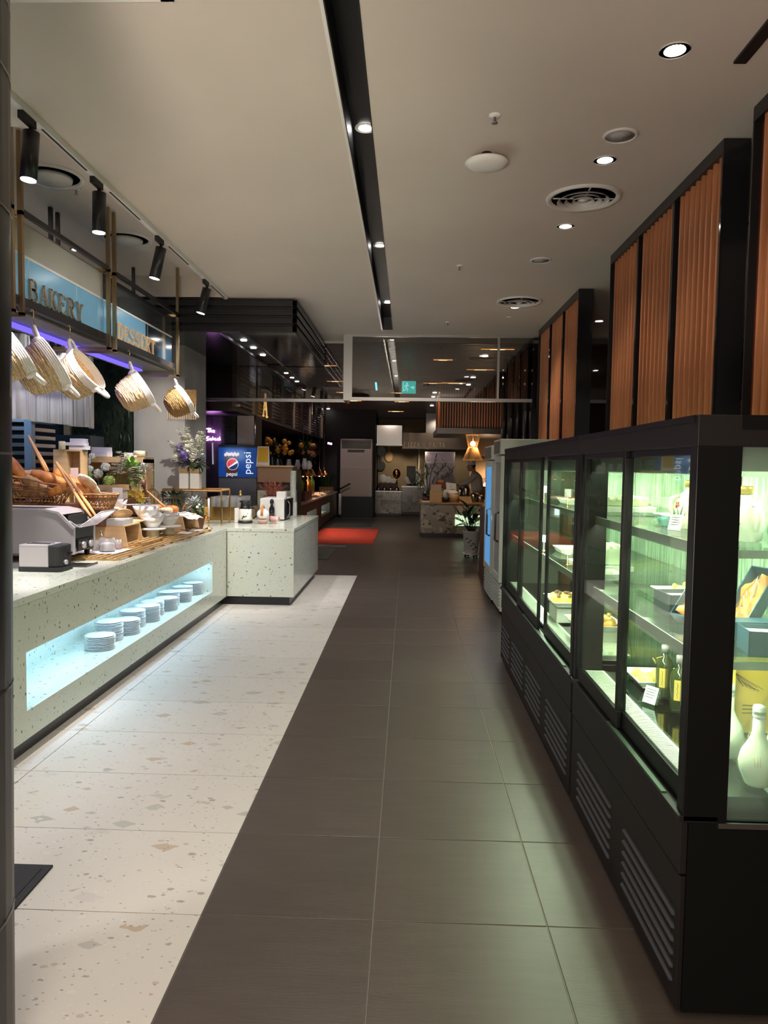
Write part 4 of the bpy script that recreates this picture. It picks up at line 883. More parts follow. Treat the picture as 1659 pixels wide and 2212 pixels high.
# plywood cube shelf with books and candle behind the breads
t = T('cube_shelf', 'plywood cube shelf behind the breads with books and a candle on top', 'shelf', P(150, 1090, 6.75))
a0 = P(115, 974, 6.60); a1 = P(143, 974, 6.60); a2 = P(187, 970, 6.75); zt_ = a0.z; z0_ = ZT + .001; xa, xm, xb = a0.x, a1.x, -2.935
b = B(); b.box(xa, 6.60, z0_, xm, 6.62, zt_); b.build('closed_front', m_pine, t)
b = B(); b.box(xa, 6.60, zt_, xb, 6.74, zt_ + .014); b.build('top', m_pine, t)
b = B(); b.box(xa, 6.62, z0_, xa + .014, 6.74, zt_); b.box(xb - .014, 6.60, z0_, xb, 6.74, zt_); b.box(xm - .014, 6.62, z0_, xm, 6.74, zt_); b.build('side', m_pine, t)
b = B(); b.box(xa, 6.73, z0_, xb, 6.74, zt_); b.build('back', m_pine, t)
b = B(); b.box(xm, 6.62, z0_ + .46, xb - .014, 6.73, z0_ + .472); b.build('board', m_pine, t)
m_bk = M('white book cover', (.70,.68,.72), .6); m_bk2 = M('cream book', (.62,.58,.38), .6)
for k, (x0, x1, y0, y1, z, h, lb) in enumerate(((xa + .14, xb + .03, 6.62, 6.72, zt_ + .015, .035, 'white book at the bottom of the pile on the cube shelf'), (xm - .02, xb + .02, 6.61, 6.71, zt_ + .051, .028, 'white book in the middle of the pile on the cube shelf'), (xa + .15, xb + .01, 6.62, 6.72, zt_ + .080, .034, 'white book on top of the pile on the cube shelf'))):
    t_ = T('book', lb, 'book', (x0, y0, z)); b = B(); b.box(x0, y0, z, x1, y1, z + h); b.build('pages', m_paper, t_)
    b = B(); b.box(x0 - .003, y0 - .004, z + h - .003, x1 + .003, y1, z + h + .0005); b.box(x0 - .003, y0 - .004, z, x1 + .003, y1, z + .003); b.box(x0 - .003, y0 - .006, z, x1 + .003, y0 - .001, z + h); b.build('cover', m_bk, t_)
t_ = T('candle', 'short cream pillar candle in front of the books on the cube shelf', 'candle', (xm - .05, 6.59, zt_ + .015))
b = B(); b.lathe([(.029, zt_ + .015), (.029, zt_ + .085), (.02, zt_ + .088), (.001, zt_ + .084)], 18, (xm - .03, 6.585, 0)); b.build('wax', M('candle wax', (.72,.66,.42), .5), t_)
b = B(); b.cyl((xm - .03, 6.585, zt_ + .084), (xm - .03, 6.585, zt_ + .096), .002); b.build('wick', m_black, t_)
for k in range(2):
    b = B(); b.box(xm + .02, 6.66, z0_ + .473 + k * .03, xb - .04 - k * .02, 6.71, z0_ + .50 + k * .03); o = base(b.build('book', m_bk2 if k else m_pine), (xm + .05, 6.7, z0_ + .473 + k * .03)); tag(o, ['tan book lying inside the cube shelf', 'green-cream book lying on the tan one inside the cube shelf'][k], 'book')
b = B(); v = P(160, 1022, 6.2); b.box(v.x - .03, 6.2, v.z - .05, v.x + .035, 6.203, v.z + .045, None); b.cyl((v.x, 6.2015, ZT + .001), (v.x, 6.2015, v.z - .05), .0015, n=6); o = base(b.build('menu_card', M('pink card', (.70,.52,.48), .7)), v); tag(o, 'pale pink label card behind the breads', 'card')
# second display level: planter of hydrangeas, yellow orchid, books on crate
ty = 7.25
b = B(); b.box(P(262, 1000, 7.9).x - .62, 7.62, ZT + .001, P(318, 1000, 7.9).x, 8.1, 1.60); cr = T('crate', 'plywood crate behind the hydrangeas carrying white books', 'crate', (-3.2, 7.9, ZT))
xc0 = P(195, 1000, 7.9).x; xc1 = P(316, 1000, 7.9).x
b = B(); b.box(xc0, 7.8, ZT + .001, xc0 + .02, 8.15, 1.64); b.box(xc1 - .02, 7.8, ZT + .001, xc1, 8.15, 1.64); b.box(xc0, 8.13, ZT + .001, xc1, 8.15, 1.64); b.build('side', m_pine, cr)
b = B(); b.box(xc0, 7.78, 1.60, xc1, 8.15, 1.66); b.build('top', m_pine, cr)
b = B(); b.box(xc0 + .02, 7.8, 1.30, xc1 - .02, 8.13, 1.32); b.build('board', m_pine, cr)
for k, (px0, px1, y, z, h, lb) in enumerate(((197, 240, 7.86, 1.661, .10, 'white book standing behind on the plywood crate'), (200, 232, 7.81, 1.661, .055, 'pale book lying in front on the plywood crate'), (268, 295, 7.84, 1.661, .045, 'white book at the right end of the plywood crate'))):
    x0 = P(px0, 990, y).x; x1 = P(px1, 990, y).x; b = B(); b.box(x0, y, z, x1, y + (.03 if k == 0 else .14), z + h); o = base(b.build('book', m_bk, bevel=.003), (x0, y, z)); tag(o, lb, 'book')
x0 = P(288, 1000, 7.84).x; b = B(); b.cyl((x0, 7.87, 1.661 + .035), (x0 + .13, 7.87, 1.661 + .035), .034, n=20); o = base(b.build('rolled_book', m_bk2), (x0, 7.87, 1.661)); tag(o, 'rolled cream paper lying at the right end of the plywood crate', 'paper roll')
b = B(); b.box(-3.05, 6.98, ZT + .001, -2.70, 7.30, 1.245); o = base(b.build('plinth', m_brown), (-2.9, 7.14, ZT)); tag(o, 'dark plinth under the beige hydrangea planter', 'plinth')
hy = T('flower_planter', 'beige planter of white and green hydrangeas behind the bowls', 'flowers', P(235, 1085, 7.1))
v0 = P(212, 1086, 7.05); v1 = P(258, 1048, 7.05); b = B(); b.box(v0.x, 7.02, 1.246, v1.x, 7.26, v1.z - .05); b.build('box', M('beige planter', (.55,.47,.36), .7), hy)
b = B(); b.box(v0.x - .01, 7.01, v1.z - .05, v1.x + .01, 7.27, v1.z); b.build('wood_band', m_pine, hy)
for px, py, r_, mt in ((212, 1023, .045, m_hydw), (228, 1008, .042, m_hydw), (194, 1012, .032, m_hydw), (188, 996, .035, m_hydw), (236, 1038, .052, m_hydg), (192, 1028, .042, m_hydg), (199, 985, .03, m_hydw)): petals(hy, P(px, py, 7.06 + random.uniform(-.05, .04)), r_ * 1.15, mt)
foliage(hy, P(215, 1035, 7.2), (.14, .07, .08), 130, .07, .035, m_leafd)
for (a, c) in (((255, 1045), (262, 978)), ((258, 1040), (272, 985)), ((250, 1035), (250, 1000))): sprig(hy, P(*a, 7.15), P(*c, 7.12), m_leaf, m_hydw, 16, .028)
yo = T('flower_planter', 'yellow orchids and light green leaves in a brown pot right of the hydrangeas', 'flowers', P(285, 1100, 7.45)); v = P(290, 1100, 7.45)
b = B(); b.lathe([(.06, ZT + .001), (.09, v.z)], 16, (v.x, 7.45, 0)); b.build('pot', m_brown, yo)
for k in range(46):
    px = random.gauss(293, 9); py = random.gauss(1066, 12); b = B(); c = P(px, py, 7.40 + random.uniform(-.08, .08))
    for j in range(5): b.leaf(c, (math.cos(j * 1.256 + k), -.35, math.sin(j * 1.256 + k)), .028, .02, (0, -1, 0))
    b.build('orchid_bloom', m_yel if py > 1058 else M('pale yellow', (.85,.72,.36), .6), yo)
foliage(yo, P(285, 1020, 7.5), (.08, .05, .14), 60, .09, .05, M('fresh green leaf', (.20,.34,.06), .5))
foliage(yo, P(306, 1098, 7.35), (.07, .05, .05), 80, .045, .016, m_leaf, name='trailing_leaves')
for (a, c) in (((300, 1060), (296, 1003)), ((305, 1110), (318, 1075)), ((290, 1050), (283, 1010))): sprig(yo, P(*a, 7.4), P(*c, 7.38), m_leaf, m_hydw, 12, .024)
sv = T('flower_bunch', 'small bunch of silvery grey flowers on the crate by the pier', 'flowers', P(308, 1030, 7.75)); v = P(308, 1040, 7.75)
b = B(); b.lathe([(.03, v.z - .08), (.04, v.z + .02)], 14, (v.x, v.y, 0)); b.box(v.x - .05, 7.70, ZT + .001, v.x + .05, 7.79, v.z - .081); b.build('pot', m_brown, sv)
foliage(sv, P(310, 1012, 7.75), (.09, .06, .05), 150, .035, .012, m_grey, name='silver_blossoms')
# white card stand and brass cloche
b = B(); v = P(253, 1065, 6.9); b.box(v.x - .045, 6.90, v.z - .07, v.x + .05, 6.905, v.z + .05, None); b.box(v.x - .045, 6.90, zr2+.001, v.x - .035, 6.96, v.z - .06); o = base(b.build('menu_card', m_paper), v); tag(o, 'white tent card standing between hydrangeas and bowls', 'card')
cl = T('cloche', 'brass wire and glass cloche lantern left of the wooden tongs', 'lantern', P(330, 1100, 8.0)); v = P(329, 1088, 8.0); z = v.z
b = B(); b.box(v.x - .07, 7.9, ZT + .001, v.x + .07, 8.1, z - .03); b.build('block', m_brown, cl)
b = B(); b.lathe([(.085, z - .03), (.085, z - .015), (.001, z - .015)], 22, (v.x, 8.0, 0)); b.build('base', m_brasst, cl)
b = B(); b.lathe([(.075, z - .014), (.078, z + .08), (.06, z + .13), (.02, z + .16), (.001, z + .165)], 22, (v.x, 8.0, 0)); b.build('dome', m_glass, cl)
b = B()
for k in range(12):
    a = 2*PI*k/12; b.tube([(v.x + r_ * math.cos(a), 8.0 + r_ * math.sin(a), z + h_) for r_, h_ in ((.08, -.014), (.083, .08), (.064, .133), (.02, .165))], .003, 4)
b.ell((v.x, 8.0, z + .19), (.009, .009, .025), 8, 6); b.build('wires', m_brasst, cl)
# brass framed display table, vases in front of the pier
bt = T('display_table', 'brass framed display ledge in front of the concrete pier', 'table', (-2.75, 8.85, ZT))
p0 = P(363, 1056, 8.75); p1 = P(487, 1056, 8.75); zt_ = p0.z
b = B(); b.box(p0.x, 8.55, zt_ - .012, p1.x, 8.97, zt_); b.build('top', m_pined, bt)
b = B()
b.box(p0.x, 8.556, zt_ - .02, p0.x + .006, 8.966, zt_ - .012); b.box(p0.x, 8.556, zt_ - .02, p1.x, 8.564, zt_ + .002)
for x in (p0.x, p1.x):
    for y in (8.56, 8.96): b.box(x - .008, y - .008, ZT + .001, x + .008, y + .008, zt_)
for y in (8.56, 8.96): b.box(p0.x, y - .006, zt_, p1.x, y + .006, zt_ + .012)
for k in range(1, 4): x = p0.x + (p1.x - p0.x) * k / 4; b.box(x - .004, 8.556, zt_ - .09, x + .004, 8.564, zt_)
b.box(p0.x, 8.556, zt_ - .09, p1.x, 8.564, zt_ - .084); b.build('frame', m_brasst, bt)
foliage(T('potted_greens', 'dark green bushy leaves under the brass ledge', 'plant', P(380, 1085, 8.3)), P(375, 1075, 8.35), (.22, .06, .07), 220, .06, .022, m_leafd)
b = B(); b.box(p0.x - .08, 8.30, ZT + .001, p0.x + .3, 8.42, ZT + .16); o = base(b.build('trough', m_brown), (p0.x, 8.36, ZT)); tag(o, 'brown trough holding the dark green leaves', 'planter')
vz = T('vase_of_flowers', 'tall bouquet of white and lilac flowers before the concrete pier', 'flowers', P(412, 1056, 8.75))
for k, px in enumerate((400, 423)):
    v = P(px, 1055, 8.75); b = B(); b.prism([(v.x - .055, 8.69), (v.x + .055, 8.69), (v.x + .055, 8.81), (v.x - .055, 8.81)], zt_ + .001, zt_ + .19, 'z'); b.build('pot', M('grey pot', (.42,.41,.37), .6), vz, bevel=.004)
    b = B(); b.box(v.x - .057, 8.688, zt_ + .19, v.x + .057, 8.812, zt_ + .245); b.build('rim_band', M('brown band', (.20,.12,.05), .6), vz)
for px, py, r_, mt in ((402, 946, .055, m_hydw), (412, 957, .045, m_hydw), (420, 975, .05, m_hydw), (405, 968, .045, m_hydw), (432, 965, .045, m_hydw), (387, 968, .04, m_lilac), (396, 985, .05, m_lilac), (404, 998, .04, m_lilac), (379, 990, .035, m_hydw), (428, 945, .035, m_hydw), (370, 957, .022, m_hydw), (415, 990, .04, m_hydw), (438, 985, .03, m_grey), (415, 1005, .03, m_hydg)): 
    c = P(px, py, 8.75 + random.uniform(-.07, .05)); b = B()
    r_ *= 1.2
    for k in range(60):
        d = Vector((random.gauss(0, 1), random.gauss(0, 1), random.gauss(0, 1))).normalized(); b.leaf(c + d * r_ * .3, d, r_ * .8, r_ * .9)
    b.build('flower_head', mt, vz)
for (a, c) in (((405, 990), (385, 925)), ((425, 980), (433, 930)), ((400, 990), (363, 953)), ((410, 960), (398, 922)), ((430, 975), (440, 940))): sprig(vz, P(*a, 8.75), P(*c, 8.72), m_leaf, m_hydw, 14, .026)
foliage(vz, P(415, 1003, 8.78), (.15, .07, .07), 150, .09, .03, m_leafd)
# ------------------------------------------------------------------ counter return: glasses, grinder, teapot, microwave
gb = T('brass_box', 'tall folded brass panel right of the brown plant basket', 'box', Q(465, 1118, ZT))
v = Q(447, 1118, ZT); w_ = Q(470, 1114, ZT); b = B(); b.box(v.x, 9.2, ZT + .001, v.x + .14, 9.23, ZT + .27); b.box(v.x + .13, 9.23, ZT + .001, v.x + .14, 9.9, ZT + .27); b.build('panel', m_brasst, gb)
tr = T('brass_tray', 'brass walled tray crowded with drinking glasses', 'tray', (-2.3, 9.75, ZT))
b = B(); b.box(-2.55, 9.40, ZT + .001, -2.03, 10.1, ZT + .012); b.box(-2.55, 9.40, ZT + .01, -2.03, 9.41, ZT + .17); b.box(-2.04, 9.41, ZT + .01, -2.03, 10.1, ZT + .17); b.build('walls', m_brasst, tr)
gm = None; gidx = 0
for r_ in range(5):
    for c_ in range(6):
        for lv in range(2 if c_ < 5 else 1):
            x = -2.49 + c_ * .084; y = 9.46 + r_ * .13; z = ZT + .013 + lv * .145
            if gm is None:
                b = B(); b.lathe([(.030, 0), (.036, .14), (.033, .14), (.027, .008), (.001, .008)], 14, cap=False); gm = b.build('drinking_glass', glass('tumbler', (.95,.96,.95), .06, .7, .16, (.85,.86,.85), blend=.35)); o = gm  # white haze in the glass stands in for its bright outlines
            else: o = gm.copy(); COL.objects.link(o)
            o.location = (x, y, z); tag(o, 'clear drinking glass in the ' + ('lower' if lv == 0 else 'upper') + ' layer of the brass tray', 'glass', 'drinking glasses, ' + ('lower' if lv == 0 else 'upper') + ' layer of the brass tray')
v = P(510, 1040, 9.5); b = B(); b.ell((-2.2, 9.72, ZT + .345), (.022, .022, .035), 10, 7); b.lathe([(.03, ZT + .30), (.022, ZT + .33)], 10, (-2.2, 9.72, 0)); o = base(b.build('figurine', m_brasst), (-2.2, 9.72, ZT + .3)); tag(o, 'small copper ornament on top of the stacked glasses', 'ornament')
kt = T('drink_dispenser', 'black and white patterned cork pot with black tap on the counter return', 'dispenser', Q(530, 1132, ZT)); v = Q(530, 1130, ZT); x, y = v.x, v.y
b = B(); b.lathe([(.088, ZT + .001), (.09, ZT + .03), (.08, ZT + .032)], 26, (x, y, 0)); b.build('base', m_black, kt)
b = B(); b.lathe([(.082, ZT + .032), (.084, ZT + .06), (.078, ZT + .075), (.078, ZT + .18)], 26, (x, y, 0)); mcow = M('cow pattern enamel', (.72,.70,.60), .3, var=1, vscale=13, col2=(.04,.035,.03)); rp_ = [n for n in mcow.node_tree.nodes if n.type == 'VALTORGB'][0]; rp_.color_ramp.elements[0].position = .40; rp_.color_ramp.elements[1].position = .43; b.build('body', mcow, kt)
b = B(); b.lathe([(.08, ZT + .18), (.06, ZT + .20), (.055, ZT + .25), (.072, ZT + .26), (.072, ZT + .275), (.05, ZT + .28)], 22, (x, y, 0)); b.build('lid', m_black, kt)
b = B(); b.tube([(x + .08, y, ZT + .19), (x + .13, y - .01, ZT + .18), (x + .14, y - .01, ZT + .10), (x + .10, y, ZT + .06)], .012, 7); b.build('handle', m_black, kt)
b = B(); b.box(x - .14, y + .02, ZT + .001, x - .085, y + .12, ZT + .18); o = base(b.build('tissue_box', m_wplas, bevel=.005), (x - .11, y + .07, ZT)); tag(o, 'cream box just left of the black and white patterned pot', 'box')
tp = T('teapot', 'round white teapot with orange wooden handle on a pink saucer', 'teapot', Q(568, 1133, ZT)); v = Q(568, 1131, ZT); x, y = v.x, v.y
b = B(); b.lathe([(.045, ZT + .001), (.062, ZT + .02), (.075, ZT + .045), (.07, ZT + .05)], 24, (x, y, 0)); b.build('saucer', M('pink ceramic', (.55,.36,.30), .4), tp)
b = B(); b.ell((x, y, ZT + .115), (.076, .076, .066), 22, 12); b.build('body', m_white, tp)
b = B(); b.tube([(x, y - .055, ZT + .12), (x, y - .06, ZT + .19), (x, y, ZT + .215), (x, y + .05, ZT + .19)], .014, 8); b.tube([(x, y - .075, ZT + .10), (x, y - .062, ZT + .19)], .016, 8); b.build('handle', m_brd, tp)
b = B(); b.lathe([(.03, ZT + .17), (.012, ZT + .185), (.008, ZT + .20)], 14, (x, y, 0)); b.build('lid', m_white, tp)
b = B(); b.cyl((x + .13, y + .05, ZT + .001), (x + .13, y + .05, ZT + .01), .028); b.cyl((x + .08, y + .06, ZT + .055), (x + .19, y + .03, ZT + .055), .038, .028, n=18); o = base(b.build('cup', M('red striped cup', (.75,.70,.66), .4, var=1, vscale=3, stretch=(12, .1, .1), col2=(.55,.10,.06))), (x + .13, y + .05, ZT)); tag(o, 'white cup with red stripes lying right of the teapot', 'cup')
b = B(); v = Q(584, 1126, ZT); b.lathe([(.034, ZT + .001), (.036, ZT + .16), (.02, ZT + .19), (.016, ZT + .21), (.026, ZT + .225), (.026, ZT + .26), (.008, ZT + .28)], 18, (v.x, v.y + .1, 0)); o = base(b.build('bottle', m_gloss), (v.x, v.y + .1, ZT)); tag(o, 'black glossy bottle between teapot and microwave', 'bottle')
mw = T('microwave', 'white microwave oven with black door facing the aisle', 'microwave', (-1.73, 9.75, ZT)); 
b = B(); b.box(-1.90, 9.52, ZT + .012, -1.585, 10.10, ZT + .285); b.build('case', m_wplas, mw, bevel=.008)
b = B(); b.box(-1.585, 9.54, ZT + .02, -1.555, 10.08, ZT + .28); b.build('door', m_gloss, mw, bevel=.012)
b = B(); b.tube([(-1.55, 9.60, ZT + .05), (-1.525, 9.60, ZT + .09), (-1.525, 9.60, ZT + .21), (-1.55, 9.60, ZT + .25)], .008, 6); b.build('handle', m_steel, mw)
b = B()
for x, y in ((-1.87, 9.56), (-1.62, 9.56), (-1.87, 10.06), (-1.62, 10.06)): b.cyl((x, y, ZT + .001), (x, y, ZT + .013), .012)
b.build('foot', m_black, mw)
b = B(); b.box(-1.70, 9.60, ZT + .286, -1.58, 9.72, ZT + .37)
b.build('tissue_pack', m_wplas, None, bevel=.004); o = bpy.data.objects['tissue_pack']; base(o, (-1.64, 9.66, ZT + .286)); tag(o, 'white small box on top of the microwave', 'box')
# ================================================================== RIGHT: GLASS FRIDGES
XA, XB = .80, 1.55
GREEN = (.84, 1.0, .76)
def fridge(label, y0, y1, doors, groups, end_glass, power):
    t = T('display_fridge', label, 'display fridge', ((XA + XB) / 2, (y0 + y1) / 2, 0))
    b = B(); b.box(XA + .02, y0 + .004, .03, XB, y1 - .004, .60); b.build('base_cabinet', m_frb, t)
    b = B(); b.box(XA, y0 + .01, .44, XA + .02, y1 - .01, .60); b.build('upper_panel', m_fr, t, bevel=.002)
    b = B(); b.box(XA + .004, y0 + .01, .03, XA + .02, y1 - .01, .432); b.build('lower_panel', m_fr, t, bevel=.002)
    l0 = None
    for (ya, yb) in groups:
        for k in range(6):
            z = .098 + k * .040
            b = B(); b.prism([(XA + .004, z), (XA - .006, z + .003), (XA - .006, z + .007), (XA + .004, z + .012)], ya, yb, 'y'); b.build('louver', m_louv, t)
            b = B(); b.box(XA + .002, ya, z + .012, XA + .0045, yb, z + .022); b.build('slot', m_blackm, t)
    b = B(); b.box(XA - .012, y0, .598, XA + .10, y1, .618); b.build('sill', m_fr, t, bevel=.002)
    b = B(); b.box(XA - .010, y0 + .15, .6185, XA + .006, y0 + (y1 - y0) * .55, .623); b.build('sill_rail', M('sage rail', (.12,.17,.13), .3, .8), t)
    b = B(); b.box(XA, y0, 1.668, XB, y1, 1.755); b.build('header', m_fr, t, bevel=.003)
    b = B(); b.box(XA - .004, y0 + .02, 1.735, XA, y1 - .02, 1.755); b.build('header_lip', m_frb, t)
    # corner posts
    for (x, y) in ((XA, y0), (XA, y1 - .05), (XB - .04, y0), (XB - .04, y1 - .05)): b = B(); b.box(x, y, .60, x + (.125 if x == XA else .04), y + .05, 1.67); b.build('post', m_frb, t, bevel=.003)
    # inside
    b = B(); b.box(XA + .03, y0 + .05, .62, XB - .04, y1 - .05, .655); b.build('deck', m_mirror, t)
    b = B(); b.box(XA + .035, y0 + .06, .6551, XA + .13, y1 - .06, .664); b.build('air_grille', M('pale grille', (.55,.58,.48), .5), t)
    n = int((y1 - y0) / .012); b = B()
    for k in range(n):
        y = y0 + .07 + k * .012
        if y < y1 - .07: b.box(XA + .045, y, .6641, XA + .12, y + .004, .6647)
    o = b.build('grille_slot', m_blackm, t); o['kind'] = 'stuff'
    b = B(); b.box(XB - .02, y0 + .04, .62, XB - .012, y1 - .04, 1.668); b.build('rear_glass', m_fogbk, t)
    for y in [y0 + .05 + (y1 - y0 - .1) * k / 4 for k in (1, 2, 3)]:
        b = B(); b.box(XB - .012, y - .015, .62, XB, y + .015, 1.668); b.build('rear_mullion', m_frin, t)
    for z in (1.375, 1.05):
        b = B(); b.box(XA + .075, y0 + .055, z, XB - .03, y1 - .055, z + .008); b.build('shelf', m_shelf, t)
        b = B(); b.box(XA + .070, y0 + .055, z - .028, XA + .076, y1 - .055, z + .008); b.build('shelf_rail', m_frin, t)
        for y in [y0 + .07 + (y1 - y0 - .14) * k / 2 for k in (0, 1, 2)]:
            b = B(); b.box(XA + .09, y - .004, z - .025, XB - .03, y + .004, z - .001); b.build('bracket', m_frin, t)
    b = B(); b.box(XA + .06, y0 + .05, 1.656, XA + .10, y1 - .05, 1.667); b.build('led_strip', m_fled, t)
    b = B(); b.box(XA + .048, y0 + .05, 1.59, XA + .053, y1 - .05, 1.668); b.box(XB - .325, y0 + .05, 1.58, XB - .32, y1 - .05, 1.668); b.build('added_light_shield', m_frin, t)  # added shields that keep lamp light off the floor outside
    lamp('AREA', (XA + .085, (y0 + y1) / 2, 1.654), power * .15, GREEN, None, .05, (y1 - y0) * .9)
    lamp('AREA', (XB - .27, (y0 + y1) / 2, 1.654), power * .52, GREEN, None, .06, (y1 - y0) * .9)
    for z in (1.375, 1.05): lamp('AREA', (XA + .095, (y0 + y1) / 2, z - .004), power * .30, GREEN, None, .03, (y1 - y0) * .9)  # rear and shelf lamps are added, unseen, to brighten the inside
    # sliding glass doors
    for k, (ya, yb) in enumerate(doors):
        dx = .004 if k % 2 else .022; x = XA + dx
        pass
        b = B(); b.box(x, ya, .625, x + .018, yb, .69); b.box(x, ya, 1.645, x + .018, yb, 1.672); b.box(x, ya, .69, x + .018, ya + .030, 1.645); b.box(x, yb - .022, .69, x + .018, yb, 1.645)
        fr = b.build('door', m_frb, t, bevel=.002)
        b = B(); b.box(x + .006, ya + .03, .69, x + .011, yb - .022, 1.645); b.build('door_glass', m_fglass, fr)
    if end_glass:
        lamp('AREA', (XA + .40, y0 + .12, 1.654), 1.2, GREEN, None, .05, .12)  # unseen lamp added to brighten the goods by the end window
        b = B(); b.box(XA + .13, y0 + .05, 1.60, XB - .05, y0 + .055, 1.668); b.build('added_light_shield', m_frin, t)
        b = B(); b.box(XA + .125, y0 + .012, .60, XB - .04, y0 + .018, 1.70); b.build('end_glass', m_fogend, t)
        b = B(); b.box(XA + .10, y0 - .004, .585, XB, y0 + .02, .60); b.build('end_sill', m_silv, t)
        b = B(); b.box(XA + .12, y0 - .002, 1.715, XB, y0 + .02, 1.755); b.build('end_header', m_frb, t)
    else:
        b = B(); b.box(XA + .125, y0 + .02, .62, XB - .04, y0 + .026, 1.66); b.build('end_glass', m_glass, t)
    b = B(); b.box(XA + .125, y1 - .03, .62, XB - .04, y1 - .024, 1.66); b.build('end_glass', m_glass, t)
    b = B()
    for x in (XA + .08, XB - .08):
        for y in (y0 + .1, y1 - .1): b.cyl((x, y, 0), (x, y, .03), .03)
    b.build('foot', m_blackm, t)
    return t
m_louv = M('louver edge', (.06,.058,.062), .5)
fridge('near black glass display fridge with white bottles and jugs', 2.08, 3.49, [(2.10, 2.80), (2.77, 3.40)], [(2.12, 2.62), (2.80, 3.33)], True, 56)
fridge('far black glass display fridge with cakes and food platters', 3.51, 6.15, [(3.56, 4.38), (4.48, 5.33), (5.30, 6.06)], [(3.58, 4.12), (4.30, 4.82), (4.95, 5.48), (5.62, 6.05)], False, 84)
# ---- contents, near fridge
S1, S2, S3 = 1.3831, 1.0581, .6651
m_jug = M('cream porcelain', (.80,.80,.66), .2)
m_teal = M('teal pattern', (.10,.42,.40), .3, var=.7, vscale=60)
m_gold = M('gold band', (.62,.42,.10), .35, .5)
def jug(label, x, y, z, s=1.0):
    t = T('porcelain_jug', label, 'jug', (x, y, z), 0, None)
    b = B(); b.lathe([(.040*s, z), (.050*s, z+.004), (.058*s, z+.05*s), (.055*s, z+.085*s), (.035*s, z+.122*s), (.017*s, z+.138*s), (.015*s, z+.150*s)], 26, (x, y, 0)); b.build('body', m_jug, t)
    b = B(); b.lathe([(.021*s, z+.148*s), (.023*s, z+.165*s), (.020*s, z+.172*s), (.001, z+.172*s)], 18, (x, y, 0)); b.build('cap', m_gold, t)
    for k in (0, 1):
        sg = 1 if k else -1; b = B(); b.tube([(x + sg*.006, y - .038*s, z + .118*s), (x + sg*.01, y - .064*s, z + .112*s), (x + sg*.012, y - .068*s, z + .07*s), (x + sg*.01, y - .056*s, z + .035*s)] if k else [(x - .04*s, y, z + .117*s), (x - .066*s, y, z + .108*s), (x - .07*s, y, z + .07*s), (x - .057*s, y, z + .04*s)], .008*s, 7); b.build('handle', m_jug, t)
    b = B()
    for (a0, z0, a1, z1) in ((3.75, .025, 3.55, .075), (3.75, .025, 4.1, .06), (3.7, .03, 3.95, .09), (3.4, .03, 3.2, .07)):
        pts = [(x + .0595*s*math.cos(a0 + (a1-a0)*i/4), y + .0595*s*math.sin(a0+(a1-a0)*i/4), z + (z0+(z1-z0)*i/4)*s) for i in range(5)]; b.tube(pts, [.001, .0025, .003, .0022, .0005], 5)
    b.build('painted_leaf', M('blue green leaf paint', (.05,.16,.16), .3), t)
    b = B(); b.ell((x + .059*s*math.cos(3.45), y + .059*s*math.sin(3.45), z + .085*s), (.004, .004, .013), 8, 5); b.ell((x + .059*s*math.cos(3.6), y + .059*s*math.sin(3.6), z + .088*s), (.004, .004, .010), 8, 5); b.build('painted_flower', M('red flower paint', (.55,.06,.03), .4), t)
    return t
jug('cream porcelain jug with painted leaves on the top shelf behind the end window', 1.05, 2.33, S1, 1.0)
jug('cream porcelain jug at the right picture edge on the top shelf', 1.20, 2.34, S1, 1.0)
jug('cream porcelain jug with a price card before it, seen through the side door', 1.06, 2.80, S1, 1.05)
def cup(label, x, y, z, r=.032, h=.045):
    b = B(); b.lathe([(r*.5, z), (r*.55, z+.006), (r*.9, z+h*.6), (r, z+h), (r*.92, z+h), (r*.5, z+.012), (.001, z+.01)], 20, (x, y, 0), cap=False); o = base(b.build('teal_cup', m_teal), (x, y, z)); return tag(o, label, 'cup')
cup('teal patterned cup between the two jugs behind the end window', 1.125, 2.27, S1)
cup('teal patterned cup beside the price card on the top shelf', .985, 2.83, S1, .036, .04)
def card(label, c, w, h, rz, mat=m_paper, lines=4):
    t = T('price_card', label, 'price card', c); Mx = Matrix.Translation(c) @ Matrix.Rotation(rz, 4, 'Z') @ Matrix.Rotation(-.35, 4, 'X')
    b = B(); b.box(-w/2, 0, .002, w/2, .002, h, Mx); b.build('card', mat, t)
    b = B()
    for k in range(lines): b.box(-w*.38, -.0006, h*(.80 - k*.15), w*(.3 if k % 2 else .38), 0, h*(.84 - k*.15), Mx)
    b.build('print', m_blackm, t)
card('white price card in front of the third porcelain jug', Vector((.965, 2.70, S1)), .05, .06, -.9)
card('white price card at the left of the end window, middle shelf', Vector((.93, 2.16, S2)), .04, .05, -.6)
card('white price card lying back behind the side door near the dark bottles', Vector((.98, 2.95, S3)), .06, .07, -1.0)
m_navy = M('navy box card', (.012,.05,.085), .4); m_char = M('charcoal box card', (.045,.05,.055), .45)
m_silk = M('orange silk', (.75,.30,.06), .35, var=.5, vscale=9, bump=.4, bscale=20)
def openbox(label, x, y, z, w, d, h, mat, rz=0, lid=True):
    t = T('gift_box', label, 'gift box', (x, y, z)); Mx = Matrix.Translation((x, y, z)) @ Matrix.Rotation(rz, 4, 'Z'); e = .004
    b = B(); b.box(-w/2, -d/2, 0, w/2, d/2, e, Mx); b.box(-w/2, -d/2, 0, w/2, -d/2+e, h, Mx); b.box(-w/2, d/2-e, 0, w/2, d/2, h, Mx); b.box(-w/2, -d/2, 0, -w/2+e, d/2, h, Mx); b.box(w/2-e, -d/2, 0, w/2, d/2, h, Mx); b.build('box', mat, t)
    b = B(); b.box(-w/2+e, -d/2+e, e, w/2-e, d/2-e, h*.82, Mx); b.build('lining', m_white, t)
    return t
